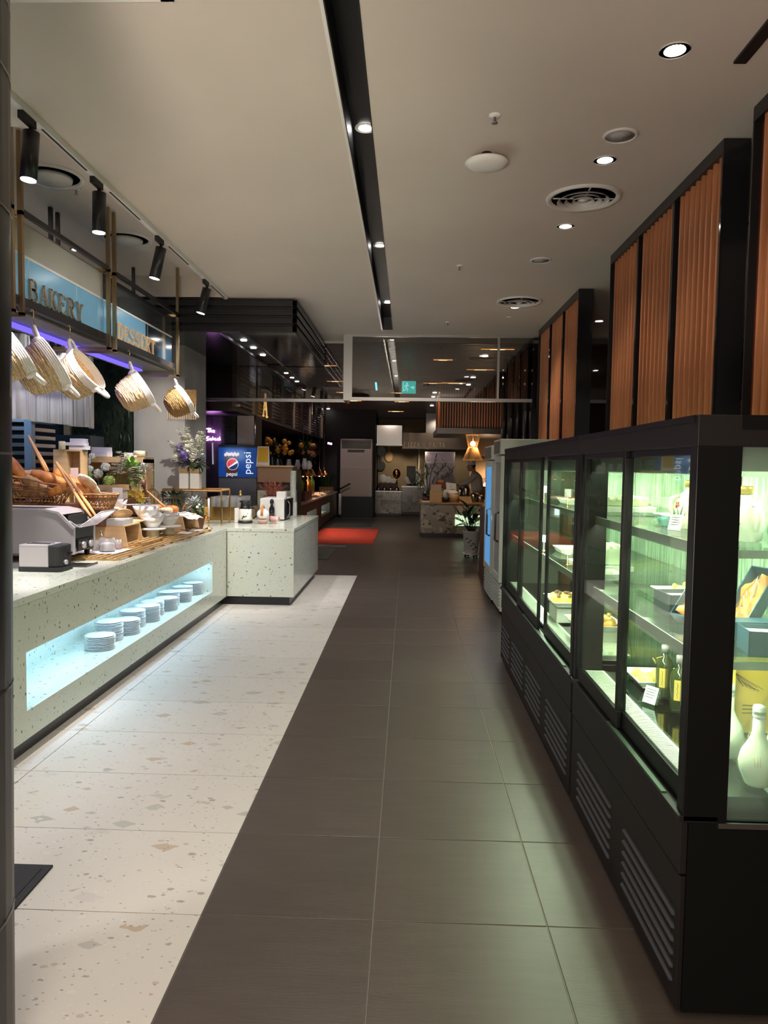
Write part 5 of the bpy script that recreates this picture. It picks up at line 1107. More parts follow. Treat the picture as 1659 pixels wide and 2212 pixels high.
openbox('charcoal open box on the middle shelf seen through the side door', 1.03, 2.80, S2, .13, .14, .085, m_char, .1)
openbox('navy open box on the middle shelf at the right end of the end window', 1.10, 2.22, S2, .17, .12, .075, m_navy, -.15)
def tilted(label, x, y, z, L, w, mat):
    t = T('bottle_case', label, 'bottle case', (x, y, z)); Mx = Matrix.Translation((x, y, z)) @ Matrix.Rotation(.5, 4, 'Z') @ Matrix.Rotation(-.85, 4, 'Y')
    b = B(); e = .004; b.box(0, -w/2, 0, L, w/2, e, Mx); b.box(0, -w/2, 0, L, -w/2+e, .05, Mx); b.box(0, w/2-e, 0, L, w/2, .05, Mx); b.box(0, -w/2, 0, e, w/2, .05, Mx); b.box(L-e, -w/2, 0, L, w/2, .05, Mx); b.build('case', mat, t)
    b = B(); b.add([Mx @ Vector((L*i/10, (j-3)*w/7, .02 + .02*math.sin(i*1.3 + j) + .008*math.cos(j*2.2))) for i in range(1, 10) for j in range(7)], [(i*7+j, (i+1)*7+j, (i+1)*7+j+1, i*7+j+1) for i in range(8) for j in range(6)], True); b.build('silk', m_silk, t)
    q = [(.001, 0), (.018, 0), (.018, .09), (.008, .12), (.008, .15), (.001, .152)]; b = B(); b.lathe(q, 14, tuple(Mx @ Vector((L*.2, 0, .045))), M=Mx.to_3x3().to_4x4() @ Matrix.Rotation(PI/2, 4, 'Y')); b.build('bottle', m_glass, t)
tilted('leaning dark blue bottle case with orange silk, left one behind the end window', 1.00, 2.62, S2, .22, .10, m_navy)
tilted('leaning dark blue bottle case with orange silk, right one behind the end window', 1.13, 2.52, S2, .24, .10, m_navy)
b = B(); b.box(.97, 2.38, S2 + .001, 1.45, 2.46, S2 + .06); o = base(b.build('gift_box', m_navy, bevel=.002), (1.2, 2.42, S2)); tag(o, 'long low navy box in front of the leaning bottle cases', 'gift box')
def whitebottle(label, x, y, z):
    t = T('white_bottle', label, 'bottle', (x, y, z), 0, None)
    b = B(); b.lathe([(.030, z), (.034, z+.006), (.050, z+.045), (.053, z+.068), (.046, z+.100), (.026, z+.135), (.018, z+.158), (.016, z+.205)], 28, (x, y, 0)); b.build('body', m_jug, t)
    b = B(); b.lathe([(.0175, z+.203), (.0185, z+.208), (.0185, z+.236), (.015, z+.240), (.001, z+.241)], 18, (x, y, 0)); b.build('cap', m_white, t)
    b = B(); b.lathe([(.0188, z+.214), (.0188, z+.224)], 18, (x, y, 0), cap=False); b.build('cap_band', m_frin, t)
    b = B(); b.tube([(x + .0275*math.cos(a), y + .0275*math.sin(a), z + .137 + .012*math.sin(a)) for a in [2*PI*i/20 for i in range(20)]], .0008, 4, closed=True)
    for i in range(3): b.tube([(x - .030 + i*.008, y - .044, z + .10), (x - .030 + i*.008, y - .051, z + .07)], .0008, 4)
    b.build('gold_thread', m_gold, t)
whitebottle('round white bottle with long neck at the left of the end window', 1.065, 2.42, S3)
whitebottle('round white bottle with long neck nearest the camera, right of the first', 1.060, 2.20, S3)
whitebottle('round white bottle partly cut by the right edge, behind the nearest one', 1.22, 2.36, S3)
t = T('yellow_box', 'yellow carton with black brush drawing behind the white bottles', 'carton', (1.22, 2.70, S3)); m_yb = M('yellow carton', (.85,.50,.06), .6)
b = B(); b.box(1.12, 2.64, S3, 1.34, 2.74, S3 + .25); b.build('carton', m_yb, t)
b = B(); b.box(1.115, 2.60, S3, 1.165, 2.64, S3 + .25); b.build('side_box', M('bright yellow carton', (.95,.66,.12), .6), t)
b = B()
for k in range(5): b.tube([(1.19 + .012*k, 2.638, S3 + .20 - .008*k), (1.21 + .014*k, 2.638, S3 + .17 - .004*k)], .0012, 4); b.tube([(1.175, 2.638, S3 + .22), (1.20 + .02*k, 2.638, S3 + .18 - .005*k)], .0008, 4)
for k in range(4): b.box(1.125, 2.598, S3 + .06 + k*.018, 1.137 - .004*(k % 2), 2.5995, S3 + .07 + k*.018)
for k in range(3): b.box(1.21, 2.638, S3 + .10 - k*.014, 1.27, 2.6395, S3 + .102 - k*.014)
b.build('brush_drawing', m_blackm, t)
m_bot = M('dark green bottle glass', (.035,.045,.015), .08, 0, .6); m_lab = M('yellow label', (.75,.50,.12), .6)
for k, (x, y) in enumerate(((1.075, 3.05), (1.075, 2.88), (1.065, 2.74))):
    z = S3; t = T('dark_bottle', ['dark bottle with yellow tag on its neck, left of three behind the side door', 'dark bottle in the middle of three behind the side door', 'dark bottle at the right of three behind the side door'][k], 'bottle', (x, y, z), 0, None)
    b = B(); b.lathe([(.030, z), (.034, z+.01), (.034, z+.135), (.028, z+.155), (.013, z+.168), (.012, z+.19)], 22, (x, y, 0)); b.build('body', m_bot, t)
    b = B(); b.lathe([(.0145, z+.185), (.0145, z+.215), (.001, z+.216)], 16, (x, y, 0)); b.build('cap', M('grey cap', (.25,.22,.24), .5), t)
    b = B()
    for i in range(5): a0, a1 = -2.5 + i*.14, -2.5 + (i+1)*.14; b.add([(x+.0345*math.cos(a0), y+.0345*math.sin(a0), z+.045), (x+.0345*math.cos(a1), y+.0345*math.sin(a1), z+.045), (x+.0345*math.cos(a1), y+.0345*math.sin(a1), z+.125), (x+.0345*math.cos(a0), y+.0345*math.sin(a0), z+.125)], [(0,1,2,3)])
    b.build('label', m_lab, t)
    b = B(); a = -2.15; b.tube([(x+.0352*math.cos(a), y+.0352*math.sin(a), z+.055+.012*i+.0*a) if i % 2 else (x+.0352*math.cos(a+.08), y+.0352*math.sin(a+.08), z+.055+.012*i) for i in range(6)], .001, 4); b.build('brush_letters', m_blackm, t)
    if k == 0: b = B(); b.lathe([(.014, -.001), (.014, .001)], 16, (x-.045, y-.005, z+.150), M=Matrix.Rotation(1.1, 4, 'Y')); b.tube([(x-.012, y-.008, z+.17), (x-.035, y-.005, z+.162)], .0015, 4); b.build('neck_tag', m_lab, t)
# white small food dishes at the back of the top shelf (near fridge)
m_mint = M('pale mint cake', (.60,.70,.42), .6, bump=.4, bscale=50); m_berry = M('berry topping', (.40,.08,.05), .5)
def platter(label, x, y, z, w, d, food, fn, fr, mat2=None, name='food_platter'):
    t = T(name, label, 'platter', (x, y, z)); rg = random.Random(int(y * 100))
    b = B(); b.prism([(x-w*.42, y-d*.42), (x+w*.42, y-d*.42), (x+w*.42, y+d*.42), (x-w*.42, y+d*.42)], z, z+.006, 'z')
    b.add([(x-w*.42, y-d*.42, z+.004), (x+w*.42, y-d*.42, z+.004), (x+w*.42, y+d*.42, z+.004), (x-w*.42, y+d*.42, z+.004), (x-w/2, y-d/2, z+.03), (x+w/2, y-d/2, z+.03), (x+w/2, y+d/2, z+.03), (x-w/2, y+d/2, z+.03)], [(0,1,5,4),(1,2,6,5),(2,3,7,6),(3,0,4,7)]); b.build('dish', m_white, t, solid=.004)
    b = B()
    for k in range(fn): b.ell((x + rg.uniform(-.36, .36)*w, y + rg.uniform(-.36, .36)*d, z+.008+fr*.7), (fr*rg.uniform(.8, 1.3), fr*rg.uniform(.8, 1.3), fr), 8, 5, lump=.3)
    o = b.build('food', food, t); o['kind'] = 'stuff'
    if mat2:
        b = B()
        for k in range(fn // 2): b.ell((x + rg.uniform(-.34, .34)*w, y + rg.uniform(-.34, .34)*d, z+.01+fr*1.8), fr*.5, 6, 4)
        o = b.build('topping', mat2, t); o['kind'] = 'stuff'
    return t
platter('dish of pale cakes with berries at the back of the top shelf, near fridge', 1.22, 3.12, S1, .30, .26, m_mint, 30, .018, m_berry)
platter('dish of pale cakes beside the charcoal box, middle shelf of the near fridge', 1.25, 3.08, S2, .34, .40, m_mint, 36, .024, M('lemon bits', (.75,.70,.15), .6))
platter('yellow food in a dish at the bottom of the near fridge by the second door', 1.15, 3.26, S3, .30, .24, M('yellow food', (.78,.62,.16), .6, bump=.3), 28, .022)
# ---- contents, far fridge
def cake(label, x, y, z, w, d, h):
    t = T('cake', label, 'cake', (x, y, z)); b = B(); b.box(x-w/2-.03, y-d/2-.03, z, x+w/2+.03, y+d/2+.03, z+.03); b.build('board', m_white, t, bevel=.006)
    b = B(); b.box(x-w/2, y-d/2, z+.031, x+w/2, y+d/2, z+.031+h); b.build('sponge', m_mint if h < .05 else M('cream icing', (.82,.84,.62), .5), t, bevel=.008)
    b = B(); rg = random.Random(5)
    n = max(3, int(w / .035)); mm = max(3, int(d / .035))
    for i in range(n):
        for j in range(mm): b.ell((x-w/2+.015+(w-.03)*i/(n-1), y-d/2+.015+(d-.03)*j/(mm-1), z+.031+h+.004), (.016, .016, .014), 8, 5, lump=.5)
    o = b.build('cream_peaks', M('whipped cream', (.85,.86,.70), .6), t); o['kind'] = 'stuff'
cake('square white cream cake on the middle shelf of the far fridge', 1.07, 4.10, S2, .22, .26, .085)
cake('low pale cake on the top shelf of the far fridge', 1.10, 3.95, S1, .26, .30, .03)
platter('small white dish on the middle shelf left of the cream cake', .99, 3.72, S2, .16, .20, m_mint, 8, .014)
platter('dish of orange segments low in the far fridge', 1.02, 3.98, S3 + .09, .26, .30, M('orange fruit', (.85,.38,.08), .45, bump=.3), 34, .026, M('light orange', (.9,.60,.25), .5))
platter('dish of yellow and brown sliced food low in the far fridge, farther back', 1.03, 4.60, S3 + .10, .28, .34, M('yellow omelette', (.85,.72,.10), .5), 26, .026, m_brown)
platter('empty-looking white dish stacked at the bottom of the far fridge', 1.00, 3.72, S3, .20, .26, m_mint, 4, .012)
platter('white platter of pale pieces on the top shelf, far door', 1.08, 4.65, S1, .24, .26, m_mint, 14, .016, m_berry)
platter('white dish at the far end of the middle shelf', 1.08, 4.85, S2, .20, .24, m_mint, 10, .016)
for i, (y, z) in enumerate(((3.98, S3), (4.60, S3))):
    b = B(); b.box(.92, y - .12, z, 1.14, y + .12, z + .088); o = base(b.build('dish_stand', m_wplas, bevel=.004), (1.03, y, z)); tag(o, ['white stand under the dish of orange segments', 'white stand under the dish of yellow food'][i], 'stand')
def pick(label, x, y, z):
    t = T('card_holder', label, 'card holder', (x, y, z)); b = B(); b.lathe([(.018, z), (.018, z+.004), (.003, z+.006), (.002, z+.06)], 14, (x, y, 0)); b.build('holder', m_brasst, t)
    b = B(); Mx = Matrix.Translation((x, y, z+.058)) @ Matrix.Rotation(-.7, 4, 'Z'); b.box(-.02, -.001, 0, .02, .001, .045, Mx); b.build('card', m_paper, t)
pick('brass card holder left of the white cream cake', .91, 4.18, S2); pick('brass card holder at the far door, middle shelf', .91, 4.90, S2)
pick('brass card holder on the top shelf, third door', .91, 4.22, S1); pick('brass card holder on the top shelf, far door', .91, 4.95, S1)
pick('brass card holder before the orange segments', .91, 3.78, S3 + .02)
# ------------------------------------------------------------------ white upright fridges beyond
def upright(label, x0, x1, y0, y1, h, lit):
    t = T('upright_fridge', label, 'fridge', ((x0 + x1) / 2, (y0 + y1) / 2, 0))
    m_sh = M('fridge shell', (.50,.52,.46), .5)
    b = B(); b.box(x0 + .05, y0, .05, x1, y1, h - .17); b.build('body', m_sh, t, bevel=.01)
    b = B(); b.box(x0 - .01, y0 - .004, h - .165, x1 + .01, y1, h); b.build('canopy', m_sh, t, bevel=.006)
    b = B(); b.box(x0 - .015, y0 + .06, h - .15, x0 - .009, y1 - .06, h - .02); b.build('canopy_panel', M('canopy panel', (.20,.18,.15), .3), t)
    b = B(); b.box(x0, y0 + .01, .36, x0 + .05, y0 + .07, h - .18); b.box(x0, y1 - .07, .36, x0 + .05, y1 - .01, h - .18); b.box(x0, y0 + .07, h - .25, x0 + .05, y1 - .07, h - .18); b.box(x0, y0 + .07, .36, x0 + .05, y1 - .07, .44); fr = b.build('door', m_sh, t, bevel=.004)
    b = B(); b.box(x0 + .01, y0 + .07, .44, x0 + .018, y1 - .07, h - .25); b.build('door_pane', m_blue if lit else M('frosted pane', (.36,.36,.33), .3), fr)
    b = B(); b.tube([(x0, y0 + .09, .80), (x0 - .04, y0 + .09, .82), (x0 - .04, y0 + .09, 1.10), (x0, y0 + .09, 1.12)], .012, 6); b.build('handle', m_steeld, fr)
    b = B(); b.box(x0 + .02, y0 + .01, .05, x0 + .05, y1 - .01, .35); b.build('kick_plate', m_sh, t)
    for k in range(7): b = B(); b.box(x0 + .008, y0 + .03, .08 + k * .038, x0 + .022, y1 - .03, .10 + k * .038); b.build('louver', m_sh, t)
    b = B()
    for y in (y0 + .05, y1 - .05):
        for x in (x0 + .1, x1 - .06): b.cyl((x, y, 0), (x, y, .05), .025)
    b.build('foot', m_blackm, t)
    return t
m_blue = E_('lit blue fridge window', (.14, .42, .85), .55)
upright('white upright fridge with pale door just behind the black display fridges', 1.0, 1.64, 7.95, 8.58, 1.91, False)
upright('white upright drinks fridge with blue lit window, farther one', .985, 1.62, 8.64, 9.40, 1.86, True)
lamp('AREA', (.96, 9.0, 1.2), 3, (.3, .6, 1), (0, 9.0, 1.0), .4, 1.2)
b = B(); b.box(1.08, 10.35, 0, 1.62, 10.95, 1.05); b.box(1.10, 10.37, 1.05, 1.60, 10.93, 1.06); o = base(b.build('wine_cabinet', m_brown, bevel=.004), (1.3, 10.6, 0)); tag(o, 'dark brown wooden cabinet between the white fridge and the potted plant', 'cabinet')
# ================================================================== BEYOND THE COUNTER: KITCHEN LINE AND FAR HALL
def R(px, py, X):
    d = ray(px, py); t = X / d.x; return Vector((X, t * d.y, H + t * d.z))
# mats
def mat_(label, x0, y0, x1, y1, m, name='floor_mat'):
    b = B(); b.box(x0, y0, .0005, x1, y1, .009); b.box(x0 + .03, y0 + .03, .009, x1 - .03, y1 - .03, .012); o = base(b.build(name, m), ((x0 + x1) / 2, (y0 + y1) / 2, 0)); tag(o, label, 'mat')
mat_('charcoal floor mat at the lower left beside the black pillar', -1.92, 1.95, -1.375, 2.795, m_mat)
mat_('bright red floor mat in the aisle beyond the counter corner', -2.1, 15.1, -.69, 18.7, m_redmat)
mat_('dark green-grey floor mat just before the red mat', -2.1, 12.5, -1.33, 14.2, m_gmat)
mat_('dark grey floor mat beyond the red mat', -2.05, 19.5, -.95, 22.2, m_mat)
b = B(); b.box(-2.1, 14.6, .0005, -1.2, 14.75, .006); o = base(b.build('drain_cover', m_silv), (-1.6, 14.7, 0)); tag(o, 'pale metal drain strip in front of the red mat', 'drain')
# second buffet counter
m_bw = M('dark oak veneer', (.075,.045,.03), .4, var=.35, vscale=4, stretch=(1, 1, .3))
bc = T('buffet_counter', 'long dark wood buffet counter with lit niches beyond the pale counter', 'counter', (-2.5, 17, 0)); X2 = -2.15
b = B()
b.box(-3.0, 12.2, .1, X2, 22.7, .30); b.box(-3.0, 12.2, .58, X2, 22.7, .78)
for ya, yb in ((12.2, 15.9), (17.6, 18.6), (20.6, 22.7)): b.box(-3.0, ya, .30, X2, yb, .58)
b.box(-3.0, 12.2, .30, X2 - .3, 22.7, .58); b.build('front_panel', m_bw, bc)
b = B(); b.box(-3.05, 12.2, .78, X2 + .02, 22.72, .82); b.build('worktop', M('pinkish top', (.42,.33,.27), .25), bc)
b = B(); b.box(-2.9, 12.3, .001, X2 - .06, 22.6, .1); b.build('toe_kick', m_black, bc)
m_nl = E_('niche light', (.75, 1, .92), 2.6)
for k, (ya, yb) in enumerate(((15.9, 17.6), (18.6, 20.6))):
    b = B(); b.box(X2 - .29, ya, .31, X2 - .28, yb, .57); b.build('lit_back', m_nl, bc)
    for j in range(5):
        b = B(); b.lathe([(.07, .301), (.11, .312), (.11, .30 + .05 + .02 * (j % 2))], 12, (X2 - .15, ya + .25 + j * .3, 0)); o = base(b.build('plate_stack', m_white), (X2 - .15, ya + .25 + j * .3, .3)); tag(o, 'stack of white plates in the %s lit niche of the wood buffet counter' % ('nearer', 'farther')[k], 'plates', 'plate stacks in the wood buffet niches, %s one' % ('nearer', 'farther')[k])
# tray trolley with push handle at the end of the buffet
tr = T('trolley', 'thin black trolley handle at the far end of the wood buffet counter', 'trolley', (-2.05, 23.0, 0))
b = B(); b.box(-2.1, 22.75, .1, -2.02, 22.85, .74); b.build('post', m_steel, tr); b = B(); b.tube([(-2.25, 22.8, .78), (-1.75, 22.75, 1.05)], .03, 6); b.build('handle', m_black, tr)
b = B(); b.lathe([(.05, .0), (.05, .1)], 12, (-2.05, 22.8, 0)); b.build('caster', m_blackm, tr)
# hood line with louvred steel panels
hd = T('kitchen_hood', 'long steel kitchen hood with louvred panels above the buffet', 'kitchen hood', (-3.0, 17, 2.4))
b = B(); b.box(-4.4, 11.2, 2.44, -2.66, 24.6, 3.38); b.build('casing', M('bronze steel', (.10,.08,.065), .35, .8), hd)
b = B(); b.box(-4.4, 11.2, 2.40, -2.60, 24.6, 2.44); b.build('bottom_edge', m_steeld, hd)
m_lvr = M('steel louvre', (.34,.31,.28), .3, 1)
for k in range(9):
    ya = 11.6 + k * 1.42; b = B()
    for j in range(12): z = 2.50 + j * .07; b.prism([(-2.655, z), (-2.615, z + .01), (-2.655, z + .05)], ya, ya + 1.0, 'y')
    b.build('louvre_panel', m_lvr, hd)
    b = B(); b.box(-2.66, ya + 1.05, 2.45, -2.63, ya + 1.37, 3.36); b.build('plain_panel', M('brown panel', (.12,.085,.06), .4), hd)
for i in range(5): lamp('SPOT', (-1.7, 12.0 + i * 2.6, 3.3), 42, WARM, (-2.65, 12.2 + i * 2.6, 2.7), .05, angle=50)
v = R(572, 915, -2.6); letters('A', lambda u, v_, w: (-2.598 + w, v.y - .25 + u, 2.46 + v_), M('gold letter', (.85,.55,.15), .3, .5, emit=(1, .6, .2), es=.4), hd, .42, .5, .02)
# back wall of the kitchen: dark tiles
bt_ = structure(wall('wall_kitchen', -4.6, 11.0, 0, -4.5, 26, 3.4, m_darkt))
b = B(); b.box(-4.35, 12.4, 0, -3.08, 12.5, 3.38); nw = structure(b.build('wall_neon', m_darkt))
tb = B(); tb.box(0, -.008, 0, .195, 0, .195); tl = tb.build('tile', m_darkt, nw); tl.location = (-3.9, 12.4, 1.0); k = 0
for i in range(5):
    for j in range(10):
        if i == 0 and j == 0: continue
        c = tl.copy(); COL.objects.link(c); c.location = (-3.9 + i * .2, 12.4, 1.0 + j * .2)
# steel louvre shutter behind
for k, (ya, yb) in enumerate(((13.6, 15.0), (15.2, 16.6))):
    t = T('steel_shutter', ['steel slatted shutter panel behind the orange flowers', 'second steel slatted shutter panel farther along the kitchen'][k], 'shutter', (-3.6, ya, 1.4))
    b = B()
    for j in range(9): b.prism([(-3.6, 1.5 + j * .1), (-3.56, 1.51 + j * .1), (-3.6, 1.58 + j * .1)], ya, yb, 'y')
    b.build('slats', m_steel, t); b = B(); b.box(-3.65, ya, 1.4, -3.6, yb, 2.4); b.build('frame', m_steeld, t)
lamp('SPOT', (-2.8, 14.5, 2.35), 14, WARM, (-3.6, 14.6, 1.9), .05, angle=100)
# neon
m_neon = E_('violet neon', (.85, .30, 1.0), 7)
ns = T('neon_sign', 'violet handwritten neon sign on the dark tiled wall', 'neon sign', P(460, 942, 12.3))
def scribble(px0, py0, pts, s, y=12.34): return [P(px0 + a * s, py0 - c * s, y) for a, c in pts]
b = B()
for word, (px, py, s) in (([[(0,6),(4,7),(8,6)],[(4,7),(3,0)],[(7,5),(6,0),(7,2),(9,3),(10,0)],[(12,2),(14,3),(12,4),(11,1),(14,0)]], (446, 934, 1.25)), ([[(4,6),(1,6),(0,4),(4,2),(3,0),(0,0)],[(8,3),(6,3),(5,1),(8,0),(8,3),(9,0)],[(10,0),(11,6),(12,1)],[(16,3),(14,3),(13,1),(16,0),(16,3),(17,0)],[(22,3),(19,3),(19,0),(22,0),(23,6),(24,0)]], (446, 951, 1.25))):
    for st in word: b.tube(scribble(px, py, st, s), .010, 5)
b.build('tube', m_neon, ns)
b = B(); b.tube([P(458, 905, 12.36), P(459, 930, 12.36)], .004, 4); b.build('cord', m_black, ns)
b = B(); b.cyl(P(459, 956, 12.34), P(460, 1003, 12.34), .012, n=8); o = base(b.build('light_tube', E_('dim violet tube', (.6, .5, .65), .5)), P(459, 980, 12.34)); tag(o, 'slim vertical pale tube hanging below the violet neon writing', 'light tube')
t = T('neon_sign', 'small violet neon strip high on the wall above the handwritten neon', 'neon sign', P(455, 872, 12.3)); b = B()
for st in ([(0,4),(3,5),(2,1)], [(4,1),(6,4),(7,0)], [(9,3),(12,4),(11,0)], [(14,3),(18,3)], [(20,-2),(27,-5)], [(22,-3),(26,-5)]): b.tube(scribble(446, 880, st, 1.3), .012, 5)
b.build('tube', m_neon, t)
lamp('POINT', P(462, 940, 12.1), 2.5, (.8, .3, 1), None, .1)
# soda machine
pm_ = T('soda_machine', 'blue fronted soda machine with cola cup picture behind the counter corner', 'drinks machine', (-2.66, 11.8, 0))
xl, xr = P(472, 1000, 11.5).x, P(553, 1000, 11.5).x
b = B(); b.box(xl, 11.52, .02, xr, 12.2, 1.40); b.build('body', M('grey machine body', (.16,.15,.15), .4, .5), pm_)
b = B(); b.box(xl, 11.5, 1.86, xr, 12.2, 1.90); b.build('top', m_black, pm_)
m_pb = M('backlit blue', (.01,.05,.22), .3, var=.6, vscale=5, emit=(.01, .08, .34), es=.22)
b = B(); b.box(xl, 11.50, 1.40, xr, 12.2, 1.86); b.build('header', m_pb, pm_)
def flat(pts, y, mat, name, par, w=.004):
    b = B(); b.prism(pts, y - w, y, 'y'); return b.build(name, mat, par)
cxp = P(500, 1000, 11.5).x; w_ = .105
flat([(cxp - w_ * .8, 1.405), (cxp + w_ * .8, 1.405), (cxp + w_, 1.74), (cxp - w_, 1.74)], 11.499, M('cola brown', (.05,.015,.01), .3, emit=(.05,.015,.012), es=.6), 'cup_picture', pm_)
b = B()
for k in range(9): b.ell((cxp - w_ + .012 + k * w_ * .235, 11.494, 1.745 + .018 * math.sin(k * 1.3) ** 2), (.024, .004, .028), 8, 6)
b.build('foam_picture', M('foam', (.6,.5,.45), .6, emit=(.6,.5,.45), es=.35), pm_)
def disk(cx_, cz_, r, a0, a1, n=22): return [(cx_ + r * math.cos(math.radians(a0 + (a1 - a0) * i / n)), cz_ + r * math.sin(math.radians(a0 + (a1 - a0) * i / n))) for i in range(n + 1)]
flat(disk(cxp + .02, 1.60, .092, 0, 352), 11.493, M('logo white', (.7,.7,.7), .4, emit=(.7,.7,.7), es=.35), 'logo_ring', pm_)
flat(disk(cxp + .02, 1.60, .084, 38, 215), 11.488, M('logo red', (.5,.02,.02), .4, emit=(.5,.03,.02), es=.5), 'logo_red', pm_)
flat(disk(cxp + .02, 1.60, .084, 225, 375), 11.488, M('logo blue', (.01,.02,.10), .4), 'logo_blue', pm_)
def text(s, size, mat, par, place_m, name='lettering'):
    c = bpy.data.curves.new(name, 'FONT'); c.body = s; c.size = size; c.extrude = .002; c.align_x = 'CENTER'; c.align_y = 'CENTER'; c.resolution_u = 3
    o = bpy.data.objects.new(name, c); COL.objects.link(o); dg = bpy.context.evaluated_depsgraph_get(); me = bpy.data.meshes.new_from_object(o.evaluated_get(dg)); bpy.data.objects.remove(o)
    me.transform(place_m); me.transform(Matrix.Translation(-Vector(par.location))); me.materials.clear(); me.materials.append(mat); q = bpy.data.objects.new(name, me); COL.objects.link(q); q.parent = par; return q
m_pt = M('logo lettering', (.75,.78,.82), .4, emit=(.7,.75,.85), es=.5)
text('pepsi', .085, m_pt, pm_, Matrix.Translation((cxp + .01, 11.486, 1.445)) @ Matrix.Rotation(PI/2, 4, 'X'))
text('pepsi', .17, m_pt, pm_, Matrix.Translation((P(535, 1000, 11.5).x, 11.496, 1.62)) @ Matrix.Rotation(-PI/2, 4, 'Y') @ Matrix.Rotation(PI/2, 4, 'X'))
lamp('AREA', (cxp, 11.2, 1.75), 1.2, (.5, .7, 1), (cxp, 11.5, 1.5), .3, .2)
tk = T('tray_stack', 'tall stack of black trays standing on the soda machine', 'tray stack', ((xl + cxp) / 2, 11.8, 1.9)); xm_ = P(510, 940, 11.6).x
t0_ = None
for k in range(22):
    z = 1.902 + k * .021; b = B(); b.box(xl + .02, 11.56, z, xm_, 11.95, z + .013); b.build('tray', m_black, tk, bevel=.003)
lamp('SPOT', (-2.3, 10.75, 2.45), 8, WARM, (-2.6, 11.6, 2.0), .05, angle=70)  # unseen spot added to brighten the tray stack and box
b = B(); b.box(xm_ + .02, 11.58, 1.902, xr - .03, 12.1, 2.36); o = base(b.build('ice_bin', M('brown grey laminate', (.12,.09,.085), .5), bevel=.004), (xm_ + .1, 11.8, 1.9)); tag(o, 'brown-grey box standing beside the black trays on the soda machine', 'box')
b = B(); b.cyl((xr - .01, 11.48, 1.9), (xr - .01, 11.48, 2.36), .018, n=10); o = base(b.build('steel_pipe', m_steel), (xr, 11.48, 1.9)); tag(o, 'bright vertical steel pipe right of the brown-grey box', 'pipe')
# coffee cabinet behind the return
cc = T('coffee_machine', 'cream and brown coffee cabinet behind the microwave', 'coffee machine', (-2.0, 11.1, 0)); xa_, xb_ = P(556, 1050, 10.9).x, P(632, 1050, 10.9).x
b = B(); b.box(xa_, 10.9, .02, xb_, 11.35, 1.22); b.build('lower_body', M('sage cream', (.45,.46,.33), .5), cc, bevel=.006)
b = B(); b.box(xa_, 10.92, 1.22, xb_, 11.35, 1.34); b.build('gap_panel', m_blackm, cc)
b = B(); b.box(xa_, 10.9, 1.34, xb_, 11.35, 1.57); b.build('upper_body', M('tan laminate', (.28,.15,.08), .5), cc, bevel=.004)
b = B(); b.box(xa_ - .02, 10.88, 1.57, xb_ + .02, 11.36, 1.59); b.build('top', m_pine, cc)
mc = T('menu_stand', 'yellow menu card in a white stand on the coffee cabinet', 'card', P(568, 1010, 11.0)); v = P(568, 990, 11.0)
b = B(); b.prism([(v.x - .10, 1.591), (v.x + .10, 1.591), (v.x + .09, 1.87), (v.x - .08, 1.87)], 11.0, 11.01, 'y'); b.build('stand', m_wplas, mc)
b = B(); b.prism([(v.x - .08, 1.64), (v.x + .08, 1.64), (v.x + .078, 1.855), (v.x - .07, 1.855)], 10.993, 10.999, 'y'); b.build('sheet', M('yellow sheet', (.70,.40,.02), .6), mc)
cg = T('coral_grass', 'coral coloured dried grass behind the microwave', 'plant', P(592, 1090, 10.4)); c = P(590, 1085, 10.35); c.z = ZT
b = B(); b.lathe([(.05, ZT + .001), (.06, ZT + .08), (.05, ZT + .13)], 14, (c.x, c.y, 0)); b.build('pot', m_wplas, cg)
b = B()
for k in range(300):
    a = random.uniform(0, 2*PI); e = random.uniform(.2, 1.4); d = Vector((math.cos(a)*math.cos(e)*1.1, math.sin(a)*math.cos(e)*.6, math.sin(e))); p0 = c + Vector((0, 0, .22)) + d * random.uniform(0, .22)
    b.leaf(p0, (d + Vector((random.uniform(-.5,.5), random.uniform(-.5,.5), random.uniform(-.4,.4)))), .13, .016)
b.build('grass', m_coral, cg)['kind'] = 'stuff'
ct_ = T('cup_tower', 'tall tower of clear nested cups behind the microwave', 'cups', P(633, 1085, 10.3)); c = P(633, 1085, 10.3); b = B(); b.box(c.x - .05, 10.25, ZT + .001, c.x + .05, 10.35, 1.08); b.build('block', m_wplas, ct_)
b = B(); pr = []
for k in range(26): pr += [(.040, 1.081 + k * .017), (.047, 1.090 + k * .017), (.038, 1.094 + k * .017)]
b.lathe(pr, 14, (c.x, 10.3, 0)); b.build('nested_cups', M('milky cup plastic', (.55,.58,.50), .2), ct_)
b = B(); c = P(624, 1088, 10.2); rbox(b, c.x - .07, 10.12, c.x + .06, 10.24, ZT + .001, ZT + .27, .02); o = base(b.build('kettle', m_wplas), (c.x, 10.18, ZT)); tag(o, 'cream kettle with a thin handle behind the microwave', 'kettle')
